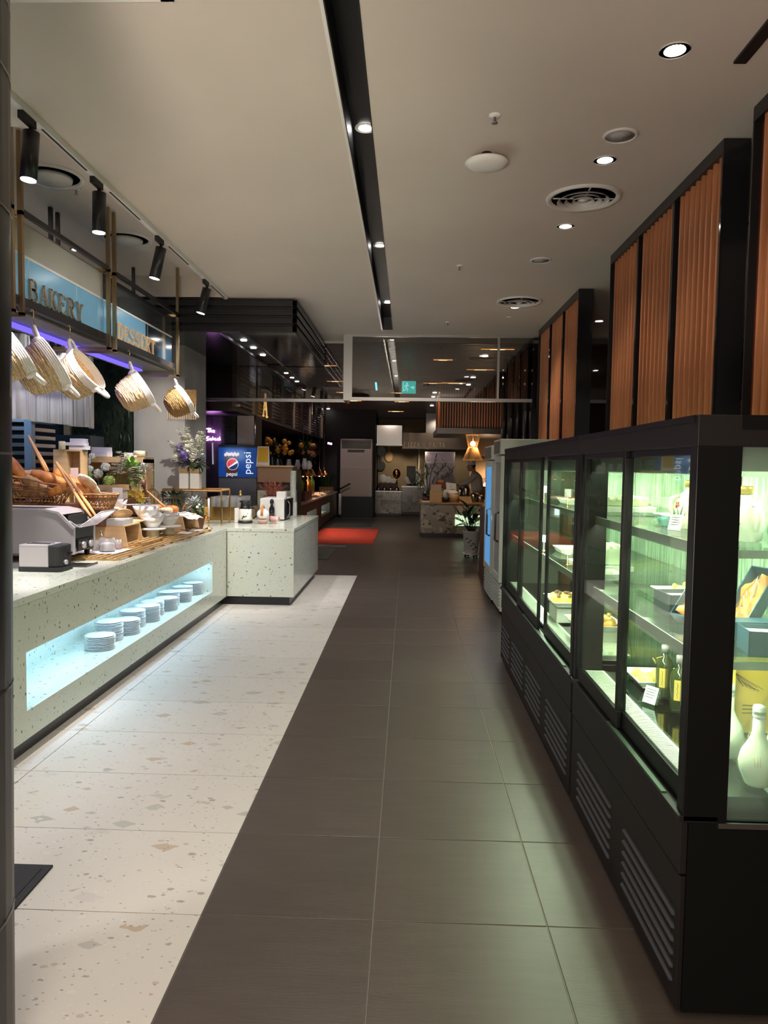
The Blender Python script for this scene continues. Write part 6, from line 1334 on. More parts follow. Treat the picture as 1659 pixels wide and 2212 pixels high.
# flowers and vases further along
def vase(label, px, py0, py1, y, r, mat, flc=None, n=0, spread=.12):
    v = P(px, py1, y); h = P(px, py0, y).z - v.z; t = T('vase', label, 'vase', v); b = B(); b.lathe([(r * .7, v.z), (r, v.z + h * .4), (r * .6, v.z + h * .9), (r * .65, v.z + h)], 16, (v.x, y, 0)); b.build('body', mat, t)
    if flc:
        for k in range(n): b = B(); b.ell((v.x + random.gauss(0, spread), y + random.uniform(-.1, .1), v.z + h + random.uniform(.05, .35)), random.uniform(.03, .055), 8, 6, lump=.4); b.build('blossom', flc, t)
        foliage(t, (v.x, y, v.z + h + .14), (spread * 1.3, .1, .16), 90, .11, .03, m_leafd)
    return t
b = B(); v = P(640, 1015, 13.3); b.box(-2.95, 13.0, v.z - .05, -1.75 - .2, 13.6, v.z); b.box(-2.95, 13.0, .82, -2.9, 13.6, v.z - .05); b.box(-2.0, 13.0, .82, -1.95, 13.6, v.z - .05); o = base(b.build('flower_shelf', m_steeld), (-2.4, 13.3, v.z)); tag(o, 'dark shelf of vases beyond the coffee cabinet', 'shelf')
vase('dark pot of orange blossoms on the vase shelf', 600, 990, 1014, 13.3, .10, m_steeld, m_orng, 18, .13)
vase('grey cylinder vase left end of the vase shelf', 588, 985, 1014, 13.2, .06, m_steeld)
for k, (px, p0) in enumerate(((624, 992), (643, 993), (658, 990), (668, 995))): vase(['white vase by the orange blossoms', 'second white vase on the vase shelf', 'third white vase under brown grasses', 'white vase at the right end of the vase shelf'][k], px, p0, 1014, 13.25, .055, m_wplas, [None, None, m_orng, m_coral][k], [0, 0, 4, 6][k], .1)
# buffet: heat lamps, bottles, chafing dish, plants
m_cop = M('copper', (.80,.35,.14), .18, 1)
for k, (px, y) in enumerate(((655, 16.5), (664, 16.9), (673, 17.3), (690, 18.5), (700, 19.5))):
    v = P(px, 1025, y); t = T('heat_lamp', ['copper heat lamp nearest over the buffet', 'second copper heat lamp over the buffet', 'third copper heat lamp over the buffet', 'fourth copper heat lamp over the buffet, set apart', 'farthest copper heat lamp over the buffet'][k], 'heat lamp', v, 0, None)
    b = B(); b.lathe([(.02, v.z + .14), (.04, v.z + .10), (.10, v.z), (.12, v.z - .04)], 18, (v.x, y, 0), cap=False); b.build('shade', m_cop, t, solid=.004)
    b = B(); b.ell((v.x, y, v.z - .01), .04, 10, 7); b.build('bulb', m_litew, t); b = B(); b.tube([(v.x, y, v.z + .13), (v.x, y, 3.41)], .008, 5); b.build('cord', m_steeld, t)
    lamp('SPOT', (v.x, y, v.z - .06), 16, (1, .66, .45), (v.x, y, .8), .05, angle=110)
for k, (px, y, mt) in enumerate(((650, 16.2, 'g'), (666, 16.6, 'o'), (674, 16.8, 'g'), (658, 16.4, 'd'))):
    v = P(px, 1045, y); mt_ = {'g': M('green bottle glow', (.25,.45,.10), .2), 'o': M('amber bottle', (.45,.20,.03), .2), 'd': m_bot}[mt]; v.z = 1.03; b = B(); b.lathe([(.06, v.z), (.06, v.z + .20), (.02, v.z + .27), (.02, v.z + .34)], 14, (v.x, y, 0)); o = base(b.build('bottle', mt_), (v.x, y, v.z)); tag(o, ['green bottle left in the group behind the buffet', 'amber bottle in the group behind the buffet', 'green bottle right in the group behind the buffet', 'dark bottle in the group behind the buffet'][k], 'bottle')
b = B(); b.box(-2.55, 15.9, .821, -2.2, 17.1, 1.029); o = base(b.build('bottle_shelf', m_brown), (-2.4, 16.5, .82)); tag(o, 'dark ledge carrying the group of bottles on the wood buffet', 'shelf')
c = Vector((-2.35, 15.2, .82)); cgr = T('coral_grass', 'pink dried grass bunch on the wood buffet before the chafing dish', 'plant', c); foliage(cgr, c + Vector((0, 0, .22)), (.13, .3, .12), 160, .12, .02, M('pink grass', (.45,.20,.17), .8))
v = P(672, 1062, 17.6); t = T('chafing_dish', 'copper-toned chafing dish on the wood buffet', 'chafing dish', (-2.4, 17.6, .82)); b = B(); b.box(-2.55, 17.3, .90, -2.25, 18.0, 1.06); b.build('pan', m_cop, t, bevel=.02)
b = B(); b.lathe([(.001, 1.06), (.0, 1.06)], 4); b = B(); b.box(-2.53, 17.32, 1.06, -2.27, 17.98, 1.12); b.build('lid', m_steel, t, bevel=.04)
b = B()
for x in (-2.53, -2.28):
    for y in (17.34, 17.94): b.box(x, y, .821, x + .02, y + .02, .90)
b.build('leg', m_steel, t)
for k in range(4):
    y = 18.4 + k * .9; platter(['nearest', 'second', 'third', 'farthest'][k] + ' lit food platter on the wood buffet past the chafing dish', -2.33, y, .821, .32, .6, M('lit salad %d' % k, [(.75,.45,.30), (.80,.62,.45), (.70,.35,.20), (.85,.70,.55)][k], .5), 22, .035)
gp = T('potted_plant', 'bright green grassy plant at the far end of the wood buffet', 'plant', (-2.4, 21.6, .82)); b = B(); b.box(-2.55, 21.4, .821, -2.2, 22.1, .98); b.build('planter', m_pined, gp)
b = B()
for k in range(130): a = random.uniform(0, 6.28); b.leaf((-2.38 + random.uniform(-.1, .1), 21.7 + random.uniform(-.25, .25), .98), (math.cos(a)*.5, math.sin(a)*.5, 1), random.uniform(.25, .5), .03)
b.build('grass', m_leaf, gp)['kind'] = 'stuff'
# violet neon far
t = T('neon_sign', 'tiny violet neon strip beside the standing air conditioner', 'neon sign', P(712, 958, 22)); b = B(); b.tube([P(708, 957, 22), P(717, 959, 22)], .03, 5); b.build('tube', m_neon, t)
# standing air conditioner on plinth
b = B(); b.box(-2.75, 23.6, 0, -1.02, 23.9, 3.4); structure(b.build('wall_ac', m_dark))
b = B(); b.box(-2.08, 22.8, 0, -1.05, 23.58, .645); o = base(b.build('plinth', M('navy plinth', (.012,.016,.024), .5)), (-1.57, 23.2, 0)); tag(o, 'dark navy plinth under the standing air conditioner', 'plinth')
ac = T('air_conditioner', 'tall pale grey standing air conditioner on a dark plinth at the end of the aisle', 'air conditioner', (-1.57, 23.2, .646)); m_ac = M('pale grey plastic', (.42,.36,.36), .5)
b = B(); b.box(-2.08, 22.9, .646, -1.09, 23.55, 2.44); b.build('cabinet', m_ac, ac, bevel=.015)
b = B(); b.box(-2.03, 22.885, 2.14, -1.14, 22.9, 2.38); b.build('outlet', m_blackm, ac)
for k in range(5): b = B(); b.box(-2.02, 22.87, 2.165 + k * .044, -1.15, 22.89, 2.178 + k * .044); b.build('outlet_slat', m_steeld, ac)
b = B(); b.box(-1.85, 22.89, 2.02, -1.33, 22.9, 2.10); b.build('display', m_black, ac)
for k in range(26): b = B(); b.box(-2.02, 22.885, .69 + k * .034, -1.15, 22.9, .706 + k * .034); b.build('intake_slat', M('ac slat', (.55,.50,.46), .5) if k == 0 else bpy.data.materials['ac slat'], ac)
lamp('SPOT', (-1.5, 20.5, 3.2), 45, WARM, (-1.55, 22.9, 1.2), .1, angle=50)
# far stone counters, hoods and back wall
m_tan = M('tan plaster', (.26,.20,.13), .8, var=.15, vscale=1.5)
b = B(); b.box(-1.05, 26.6, 0, 3.5, 26.8, 3.3); structure(b.build('wall_pizza', m_tan))
b = B(); b.box(-1.16, 24.0, .0, -1.08, 26.6, 3.2); structure(b.build('wall_nook', m_dark))
sc = T('stone_counter', 'grey stone counter with open shelf at the far left below the small hood', 'counter', (-.6, 24.3, 0))
b = B(); b.box(-1.05, 23.92, .08, -.18, 24.6, .30); b.box(-1.05, 23.92, .52, -.18, 24.6, .78); b.box(-1.05, 24.1, .30, -.18, 24.6, .52); b.box(-1.05, 23.92, .3, -.85, 24.1, .52); b.build('body', m_st, sc); b = B(); b.box(-1.06, 23.90, .78, -.17, 24.6, .81); b.build('worktop', m_silv, sc); b = B(); b.box(-1.0, 24.0, .0, -.2, 24.5, .08); b.build('toe_kick', m_black, sc)
sc = T('stone_counter', 'pinkish grey stone counter block right of the open-shelf counter', 'counter', (.15, 25.2, 0)); b = B(); b.box(-.17, 24.65, .10, .55, 25.6, .92); b.build('body', m_st, sc); b = B(); b.box(-.18, 24.63, .92, .57, 25.6, .96); b.build('worktop', m_silv, sc); b = B(); b.box(-.12, 24.75, 0, .5, 25.5, .1); b.build('toe_kick', m_black, sc)
hh = T('extractor_hood', 'small brushed steel extractor hood at the far end', 'kitchen hood', (-.6, 24.3, 2.28)); b = B(); b.box(-1.0, 24.0, 2.32, -.19, 24.9, 2.92); b.build('hood', m_steel, hh); b = B(); b.box(-1.02, 23.98, 2.27, -.17, 24.92, 2.32); b.build('rim', m_silv, hh)
h2 = T('extractor_hood', 'wide bronze hood with PIZZA & PASTA lettering at the far end', 'kitchen hood', (1.2, 24.8, 2.2)); b = B(); b.box(-.17, 24.6, 2.24, 2.6, 25.6, 2.72); b.build('hood', M('bronze hood', (.18,.14,.11), .35, .8), h2); b = B(); b.box(-.18, 24.58, 2.20, 2.62, 25.62, 2.25); b.build('rim', m_steeld, h2); b = B(); b.box(.6, 24.9, 2.72, 1.3, 25.4, 3.40); b.build('duct', m_steeld, h2)
letters('PIZZA & PASTA', lambda u, v_, w: (-.13 + u, 24.59 - w, 2.25 + v_), m_let, h2, .16, .105, .01)
lamp('SPOT', (-.6, 23.0, 3.2), 30, WARM, (-.6, 24.2, 2.5), .05, angle=60); lamp('SPOT', (1.0, 23.4, 3.2), 26, WARM, (1.0, 24.8, 2.4), .05, angle=60)
for x in (-.5, .6, 1.8): lamp('SPOT', (x, 25.6, 2.2), 26, (1, .80, .55), (x, 26.3, .9), .08, angle=110)
b = B(); v = P(840, 983, 26.4); b.ell((v.x, 26.55, v.z - .05), (.15, .02, .20), 16, 8); b.box(v.x - .025, 26.54, v.z + .1, v.x + .025, 26.57, v.z + .36); o = base(b.build('paddle', m_pine), (v.x, 26.55, v.z)); tag(o, 'round wooden paddle hanging on the tan wall', 'paddle')
for k, py in enumerate((974, 1006)):
    v = P(816, py, 26.3); b = B(); b.lathe([(.16, 0), (.17, .04)], 18, (v.x + .1, 26.56, v.z), M=Matrix.Rotation(PI/2, 4, 'X')); b.box(v.x + .085, 26.5, v.z + .12, v.x + .115, 26.52, v.z + .42); o = base(b.build('pan', m_black), (v.x + .1, 26.5, v.z)); tag(o, ['upper black pan hanging at the left of the tan wall', 'lower black pan hanging at the left of the tan wall'][k], 'pan')
v = P(905, 1000, 26.4); b = B(); b.cyl((v.x, 26.5, 0), (v.x, 26.5, 2.3), .035, n=10); o = base(b.build('pole', m_cake), (v.x, 26.5, 0)); tag(o, 'pale vertical pipe on the tan wall beside the steel refrigerator', 'pipe')
sf = T('steel_refrigerator', 'tall stainless refrigerator at the far wall behind the bamboo plant', 'fridge', (1.13, 26, 0)); b = B(); b.box(.60, 25.9, 0, 1.66, 26.55, 2.14); b.build('body', m_steel, sf, bevel=.01)
b = B(); b.box(.66, 25.87, 1.78, 1.60, 25.9, 2.10); b.build('control_panel', M('violet steel', (.30,.26,.34), .3, 1), sf); b = B(); b.box(.66, 25.87, .15, 1.60, 25.9, 1.75); b.build('door', M('violet steel door', (.26,.23,.28), .3, 1), sf, bevel=.005)
for x in (.62, 1.62): b = B(); b.box(x - .02, 25.82, .9, x + .02, 25.87, 1.7); b.build('handle', m_steel, sf)
# things on far counters
rg = random.Random(11)
for k in range(4):
    x = -.93 + k * .2; b = B(); b.lathe([(.085, .812), (.083, .85), (.065, .91), (.03, .945), (.012, .952), (.02, .98), (.001, .985)], 14, (x, 24.1, 0)); o = base(b.build('food_dome', m_steel), (x, 24.1, .812)); tag(o, ['leftmost', 'second', 'third', 'rightmost'][k] + ' of the four shiny domes on the far stone counter', 'dome lid')
b = B(); b.box(-.95, 24.3, .812, -.3, 24.55, 1.05); o = base(b.build('plate_rack', m_brown), (-.6, 24.4, .81)); tag(o, 'warm lit wooden rack behind the shiny domes', 'rack')
for k, (x, z, r_) in enumerate(((-.8, 1.20, .13), (-.62, 1.16, .11), (-.45, 1.12, .09))):
    b = B(); b.lathe([(.02, 0), (r_, .02), (r_, .03)], 18, (x, 24.42, z), M=Matrix.Rotation(PI/2 - .2, 4, 'X')); o = base(b.build('plate', m_white), (x, 24.42, z - r_)); tag(o, ['large', 'middle', 'small'][k] + ' white plate standing on the far wooden rack', 'plate')
b = B(); b.lathe([(.10, .961), (.16, .99), (.17, 1.03)], 18, (.2, 24.85, 0)); o = base(b.build('platter_bowl', m_steeld), (.2, 24.85, .96)); tag(o, 'wide grey bowl on the far stone block', 'bowl')
b = B(); b.prism([(0, 1.031), (.13, 1.031), (.02, 1.27), (-.11, 1.27)], 24.8, 24.82, 'y'); o = base(b.build('menu_card', m_paper), (0.05, 24.8, 1.03)); tag(o, 'slanted white menu card on the far stone block', 'card')
b = B(); b.box(.28, 25.15, .961, .45, 25.2, 1.5); o = base(b.build('paper_stand', m_paper), (.36, 25.2, .96)); tag(o, 'tall white paper stand on the far stone block', 'card')
b = B(); b.box(-.02, 25.3, .961, .28, 25.5, 1.62); o = base(b.build('oven', m_black, bevel=.01), (.1, 25.4, .96)); tag(o, 'black box oven at the back of the far stone block', 'oven')
b = B(); b.ell((-.35, 24.45, 1.36), (.13, .10, .16), 14, 9); b.cyl((-.35, 24.45, 1.051), (-.35, 24.45, 1.22), .03); o = base(b.build('copper_lantern', m_cop), (-.35, 24.45, 1.05)); tag(o, 'round copper lantern between the plates and the oven', 'lantern')
# stone island
isl = T('stone_island', 'large mottled stone island with wooden top in the far hall', 'counter', (1.2, 17.4, 0))
b = B(); b.box(.32, 16.8, .10, 2.6, 18.4, .77); b.build('body', m_st, isl); b = B(); b.box(.30, 16.78, .77, 2.62, 18.42, .80); b.build('worktop', m_pined, isl); b = B(); b.box(.36, 16.86, 0, 2.5, 18.3, .10); b.build('toe_kick', m_black, isl)
b = B(); b.box(1.10, 16.78, .28, 1.75, 16.80, .53); b.build('lit_niche', E_('green white niche', (.7, .95, .6), .9), isl)
ZI = .801
def ithing(name, label, cat, fn, mat, c, **kw): b = B(); fn(b); o = base(b.build(name, mat, **kw), c); return tag(o, label, cat)
ithing('kraft_box', 'kraft box with napkins on the front of the stone island', 'box', lambda b: b.box(.52, 16.86, ZI, .80, 17.06, ZI + .26), m_pine, (.66, 16.95, ZI), bevel=.004)
ithing('napkin_stack', 'brown paper napkins standing in the kraft box', 'napkins', lambda b: b.box(.54, 16.90, ZI + .262, .78, 17.02, ZI + .40), M('kraft napkins', (.45,.37,.30), .8), (.66, 16.95, ZI + .262))
ithing('tray', 'white tray with dark bread at the left end of the stone island', 'tray', lambda b: rbox(b, .33, 16.83, .52, 17.1, ZI, ZI + .03, .02), m_white, (.42, 16.95, ZI))
ithing('dark_loaf', 'dark loaf on the white tray at the left end of the island', 'bread', lambda b: b.ell((.42, 16.95, ZI + .07), (.08, .06, .04)), m_brown, (.42, 16.95, ZI + .031))
ithing('white_bowl', 'stack of round white bowls beside the kraft box', 'bowls', lambda b: b.lathe([(.06, ZI), (.12, ZI + .1), (.13, ZI + .2), (.10, ZI + .27), (.05, ZI + .29)], 18, (.95, 17.15, 0)), m_white, (.95, 17.15, ZI))
ithing('bread_pot', 'wooden pot with a white cloth on the island front', 'pot', lambda b: b.lathe([(.08, ZI), (.13, ZI + .19)], 16, (1.06, 16.95, 0)), m_pine, (1.06, 16.95, ZI))
ithing('white_cloth', 'white cloth covering the wooden pot on the island', 'cloth', lambda b: b.ell((1.03, 16.95, ZI + .22), (.15, .12, .06), 14, 8, lump=.3), m_paper, (1.03, 16.95, ZI + .2))
ithing('black_bowl', 'dark bowl between the kraft box and the wooden pot', 'bowl', lambda b: b.lathe([(.06, ZI), (.10, ZI + .11)], 16, (.88, 16.88, 0)), m_black, (.88, 16.88, ZI))
ithing('cutting_board', 'wooden board with a sheet at the right front of the island', 'board', lambda b: b.prism([(16.84, ZI), (17.2, ZI), (17.2, ZI + .13), (16.84, ZI + .02)], 1.20, 1.48, 'x'), m_pine, (1.34, 17.0, ZI))
t = T('notice_card', 'white standing notice with small grey lettering on the island', 'card', (1.05, 17.3, ZI)); b = B(); b.prism([(.95, ZI + .03), (1.17, ZI), (1.14, ZI + .42), (.90, ZI + .45)], 17.3, 17.31, 'y'); b.build('sheet', m_paper, t)
b = B()
for k in range(6): b.box(.98 + .02 * (k % 2), 17.293, ZI + .10 + k * .035, 1.10, 17.299, ZI + .112 + k * .035)
b.tube([(1.02 + .02*math.cos(a), 17.296, ZI + .355 + .02*math.sin(a)) for a in (1.57, 3.66, 5.76)], .004, 4, closed=True); b.build('print', m_steeld, t)
ithing('red_bucket', 'red rimmed clear container on the island', 'container', lambda b: b.lathe([(.12, ZI), (.15, ZI + .32)], 16, (.72, 17.75, 0)), M('milk plastic', (.38,.36,.34), .4), (.72, 17.75, ZI))
b = B(); b.lathe([(.17, ZI + .322), (.18, ZI + .39), (.10, ZI + .40)], 16, (.72, 17.75, 0)); b.build('lid', M('red plastic', (.60,.07,.03), .4), bpy.data.objects['red_bucket'])
ithing('bun', 'pale bun on top of the red lid', 'bun', lambda b: b.ell((.80, 17.75, ZI + .45), (.09, .09, .06)), m_brd2, (.80, 17.75, ZI + .40))
for k, (x, y, r_, h) in enumerate(((1.24, 17.5, .075, .34), (1.40, 17.7, .09, .38), (1.30, 17.95, .11, .30), (1.55, 17.3, .08, .22), (1.72, 17.4, .10, .16))):
    ithing('steel_pot', ['steel canister right of the standing notice', 'steel pot the cook is reaching towards', 'wide steel pot behind the canisters', 'low steel pot in front of the cook', 'shallow steel pan right of the cook'][k], 'pot', lambda b, x=x, y=y, r_=r_, h=h: b.lathe([(r_, ZI), (r_, ZI + h * .8), (r_ * .9, ZI + h * .82), (r_ * .5, ZI + h * .95), (.01, ZI + h)], 18, (x, y, 0)), m_steel, (x, y, ZI))
bp = T('bamboo_plant', 'feathery bamboo plant standing on the left of the stone island', 'plant', (.55, 17.9, ZI)); b = B()
b.lathe([(.10, ZI), (.13, ZI + .16)], 14, (.5, 17.9, 0)); b.build('pot', m_black, bp)
b = B(); b2 = B()
for (a, h) in ((-.25, .55), (-.05, .75), (.15, .85), (.35, .7), (.5, .55), (-.35, .4)):
    p = [Vector((.5, 17.9, ZI + .15)), Vector((.5 + a * .5, 17.9, ZI + .15 + h * .6)), Vector((.5 + a * 1.2, 17.9, ZI + .15 + h))]; b.tube(p, .010, 5)
    for k in range(34): q = p[1].lerp(p[2], random.random()); an = random.uniform(-3.14, 3.14); b2.leaf(q, (math.cos(an), random.uniform(-.5, .5), math.sin(an) * .5), random.uniform(.12, .22), .03)
b.build('stems', m_leaf, bp); b2.build('leaves', M('sage leaf', (.10,.16,.08), .6), bp)['kind'] = 'stuff'
# potted plant in the aisle
pp = T('potted_plant', 'leafy green plant in a white pot on casters beside the white fridge', 'plant', (1.16, 13.2, 0)); px_ = 1.16
b = B(); b.lathe([(.11, .08), (.125, .10), (.15, .45), (.165, .475), (.15, .48), (.14, .45)], 24, (px_, 13.2, 0)); b.build('pot', m_wplas, pp)
b = B(); b.lathe([(.15, .055), (.15, .078)], 20, (px_, 13.2, 0)); b.build('saucer', m_wplas, pp)
for a in (0, 1.57, 3.14, 4.71): b = B(); b.ell((px_ + .11 * math.cos(a + .4), 13.2 + .11 * math.sin(a + .4), .0275), (.02, .02, .0275), 10, 6); b.build('caster', m_blackm, pp)
b = B(); b.lathe([(.14, .46), (.001, .465)], 16, (px_, 13.2, 0)); b.build('soil', m_brown, pp)
b = B()
for k in range(7): b.leaf((px_ - .06 + .02 * k, 13.2 - .142, .36 - .03 * k), (1 if k % 2 else -1, -.1, -.5), .07, .02, (0, -1, 0))
b.build('painted_leaf', m_leafd, pp)
for k in range(46):
    a = random.uniform(0, 6.28); e = random.uniform(.3, 1.35); d = Vector((math.cos(a) * math.cos(e), math.sin(a) * math.cos(e), math.sin(e))); p0 = Vector((px_, 13.2, .50)) + d * random.uniform(.1, .42)
    b = B(); b.tube([(px_ + .05 * math.cos(a), 13.2 + .05 * math.sin(a), .46), p0], .004, 4); b.leaf(p0, d + Vector((random.uniform(-.6, .6), random.uniform(-.6, .6), random.uniform(-.5, .3))), random.uniform(.15, .26), .10); b.build('leaf', m_leaf if k % 5 == 0 else m_leafd, pp)
# hanging timber box with steel hood over the island
tbx = T('ceiling_box', 'dark slatted timber box hanging from the far ceiling over the island', 'ceiling box', (1.9, 18, 2.5)); b = B(); b.box(.74, 17.0, 2.50, 3.4, 19.4, 3.38); b.build('core', M('box core', (.035,.015,.01), .6), tbx)
b = B()
for k in range(44): b.box(.76 + k * .06, 16.965, 2.50, .785 + k * .06, 17.0, 3.38)
b.build('front_slats', m_wood, tbx)['kind'] = 'stuff'
b = B(); b.box(.72, 17.0, 2.5, .74, 19.4, 3.38); b.build('side', m_wood, tbx); b = B(); b.box(.66, 16.9, 2.36, 3.4, 19.5, 2.49); b.build('hood_rim', m_steeld, tbx)
lamp('SPOT', (.3, 17.4, 3.35), 16, (1, .55, .25), (.74, 17.6, 2.9), .05, angle=80)
# bamboo pendant
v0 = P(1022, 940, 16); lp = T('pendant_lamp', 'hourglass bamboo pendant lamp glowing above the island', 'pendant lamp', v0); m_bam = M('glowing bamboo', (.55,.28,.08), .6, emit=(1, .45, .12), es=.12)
x = v0.x; b = B()
for k in range(40):
    a = 2*PI*k/40; pts = [(.155, 2.30), (.10, 2.04), (.21, 1.76)]; b.tube([(x + r_*math.cos(a), 16 + r_*math.sin(a), z) for r_, z in pts], .005, 4)
for r_, z in ((.155, 2.30), (.10, 2.04), (.21, 1.76)): b.tube([(x + r_*math.cos(2*PI*i/24), 16 + r_*math.sin(2*PI*i/24), z) for i in range(24)], .007, 4, closed=True)
b.build('shade', m_bam, lp); b = B(); b.ell((x, 16, 2.11), .055, 12, 8); b.build('bulb', E_('bulb', (1, .75, .5), 18), lp); b = B(); b.tube([(x, 16, 2.15), (x + .01, 16, 2.8), (x + .02, 16, 3.4)], .006, 5); b.build('cord', m_steeld, lp)
lamp('POINT', (x, 16, 1.98), 14, (1, .7, .4), None, .06)
# lit niche and woven wall disc right of the cook
b = B(); b.box(1.72, 20.6, 0, 3.2, 20.7, 3.38); structure(b.build('wall_grill', M('warm plaster', (.38,.24,.14), .7)))
b = B(); v = P(1043, 1010, 20.3); b.lathe([(.02, .05), (.28, .02), (.30, 0)], 22, (v.x, 20.598, v.z), M=Matrix.Rotation(PI/2, 4, 'X')); o = base(b.build('woven_disc', m_straw), (v.x, 20.55, v.z)); tag(o, 'round woven straw disc on the wall behind the cook', 'wall decoration')
lamp('POINT', P(1050, 1045, 20.2), 12, (1, .72, .45), None, .08)
b = B(); v = P(1049, 1047, 20.25); b.ell(v, .06, 12, 8); t = base(b.build('globe_lamp', E_('globe', (1, .75, .5), 16)), v); tag(t, 'small glowing globe lamp behind the cook', 'lamp')
b = B(); b.box(1.95, 20.0, 1.02, 2.5, 20.3, 1.10); b.box(1.95, 20.0, 0.0, 2.5, 20.3, 1.02); o = base(b.build('grill_counter', M('orange lit counter', (.45,.20,.08), .5)), (2.2, 20.1, 0)); tag(o, 'orange lit counter right of the cook', 'counter')
# exit sign and small blue light
ex = T('exit_sign', 'green running man exit sign with arrow hanging from the far ceiling', 'exit sign', P(883, 836, 14)); a, c = P(868, 823, 14), P(898, 850, 14)
b = B(); b.box(a.x, 14, c.z, c.x, 14.05, a.z); b.build('panel', E_('exit green', (.005, .36, .30), 2.2), ex); b = B(); b.tube([((a.x+c.x)/2, 14.02, a.z), ((a.x+c.x)/2, 14.02, 3.42)], .008, 5); b.build('rod', m_black, ex)
w_, h_ = c.x - a.x, a.z - c.z; m_ex = E_('exit figure', (.25, .80, .85), 2.2)
def ep(u, v_): return (a.x + w_ * u, 13.99, c.z + h_ * v_)
b = B(); b.ell(ep(.38, .80), (.017, .006, .017), 10, 6)
for pts in ([(.36, .70), (.32, .45)], [(.36, .68), (.48, .60), (.52, .66)], [(.34, .66), (.22, .60), (.20, .50)], [(.32, .46), (.44, .36), (.40, .18)], [(.32, .46), (.26, .28), (.12, .24)], [(.60, .48), (.88, .48)], [(.76, .60), (.88, .48), (.76, .36)]): b.tube([ep(*q) for q in pts], .009, 5)
b.tube([ep(.10, .12), ep(.10, .92), ep(.30, .92)], .007, 4); b.build('figure', m_ex, ex)
b = B(); b.tube([P(812, 826, 14.5), P(813.5, 843, 14.5)], .018, 6); v = P(813, 835, 14.5); o = base(b.build('blue_light', E_('cyan light', (.1, .55, 1.0), 5)), v); tag(o, 'tiny bright blue light behind the glass screen', 'light'); b = B(); b.tube([P(812, 826, 14.5), Vector((P(812, 826, 14.5).x, 14.5, 3.41))], .005, 4); o = base(b.build('cord', m_black), v); tag(o, 'thin cord holding the tiny blue light', 'cord')
# far ceiling: warm slit streaks (highlights put in as emission) and white downlights
m_glare = E_('warm slit', (1, .42, .12), 1.7); m_glare2 = E_('warm slit core', (1, .70, .38), 5)  # emission colours for the downlight glare streaks
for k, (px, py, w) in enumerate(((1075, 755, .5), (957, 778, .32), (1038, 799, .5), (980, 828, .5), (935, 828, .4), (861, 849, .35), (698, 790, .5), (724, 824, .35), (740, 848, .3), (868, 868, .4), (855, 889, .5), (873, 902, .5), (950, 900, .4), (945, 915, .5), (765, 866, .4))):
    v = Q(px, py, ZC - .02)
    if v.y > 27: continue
    t = T('glare_streak', 'warm orange slit lamp in the dark timber ceiling of the far hall', 'ceiling light', v, 0, 'warm slit lamps in the far timber ceiling')  # no slit lamps here: stands in for orange downlight glare on the ribbed ceiling
    b = B(); b.box(v.x - w/2, v.y - .018, v.z - .002, v.x + w/2, v.y + .018, v.z + .01); b.build('slot', m_glare, t); b = B(); b.box(v.x - w*.22, v.y - .02, v.z - .004, v.x + w*.22, v.y + .02, v.z - .002); b.build('core', m_glare2, t)
for k, (px, py) in enumerate(((1048, 769), (1022, 815), (1012, 831), (1005, 844), (939, 848), (936, 857), (709, 883), (843, 902), (941, 921), (933, 876))):
    v = Q(px, py, ZC - .02)
    if v.y > 27: continue
    t = T('downlight', 'small white downlight in the dark timber ceiling of the far hall', 'ceiling light', v, 0, 'white downlights in the far timber ceiling'); b = B(); b.lathe([(.05, v.z), (.045, v.z - .008)], 12, (v.x, v.y, 0)); b.build('lens', m_lite, t)
lamp('SPOT', (-1.2, 17.0, 3.3), 60, WARM, (-1.35, 17, 0), .06, angle=60, blend=.8)  # unseen spot added to brighten the red mat
for (x, y) in ((-.3, 12.5), (.3, 15.5), (-.8, 19.0), (.2, 21.5), (-1.6, 13.5)): lamp('SPOT', (x, y, 3.35), 38, WARM, (x, y, 0), .06, angle=110, blend=.8)
# blue lit rack behind the counter at far left
rk = T('baking_rack', 'blue-lit steel baking rack behind the counter at the left', 'rack', (-4.3, 7.2, 0))
for k in range(11): b = B(); v = P(24, 890 + k * 17, 7.2); b.box(-4.75, 6.9, v.z - .035, P(88, 900, 7.2).x, 7.5, v.z); b.build('tray', m_steel, rk)
xr_ = P(90, 900, 7.2).x
for x in (-4.75, xr_): b = B(); b.box(x, 6.86, 0.0, x + .07, 6.93, 2.12); b.build('upright', M('blue grey steel', (.20,.24,.28), .4, .5), rk)
lamp('AREA', (-4.1, 6.2, 2.4), 12, (.35, .6, 1), (-4.3, 7.0, 1.4), .5, .5)
b = B(); v = P(120, 900, 8.2); b.box(-3.95, 8.2, 0, -3.55, 8.6, 1.9); o = base(b.build('steel_cabinet', M('dark blue steel', (.03,.04,.06), .35), bevel=.01), (-3.75, 8.4, 0)); tag(o, 'dark blue cabinet between the baking rack and the planted wall', 'cabinet')
b = B(); b.box(-5.5, 9.2, 0, -4.3, 9.3, 3.6); structure(b.build('wall_kitchen_end', M('navy wall', (.012,.018,.028), .5)))
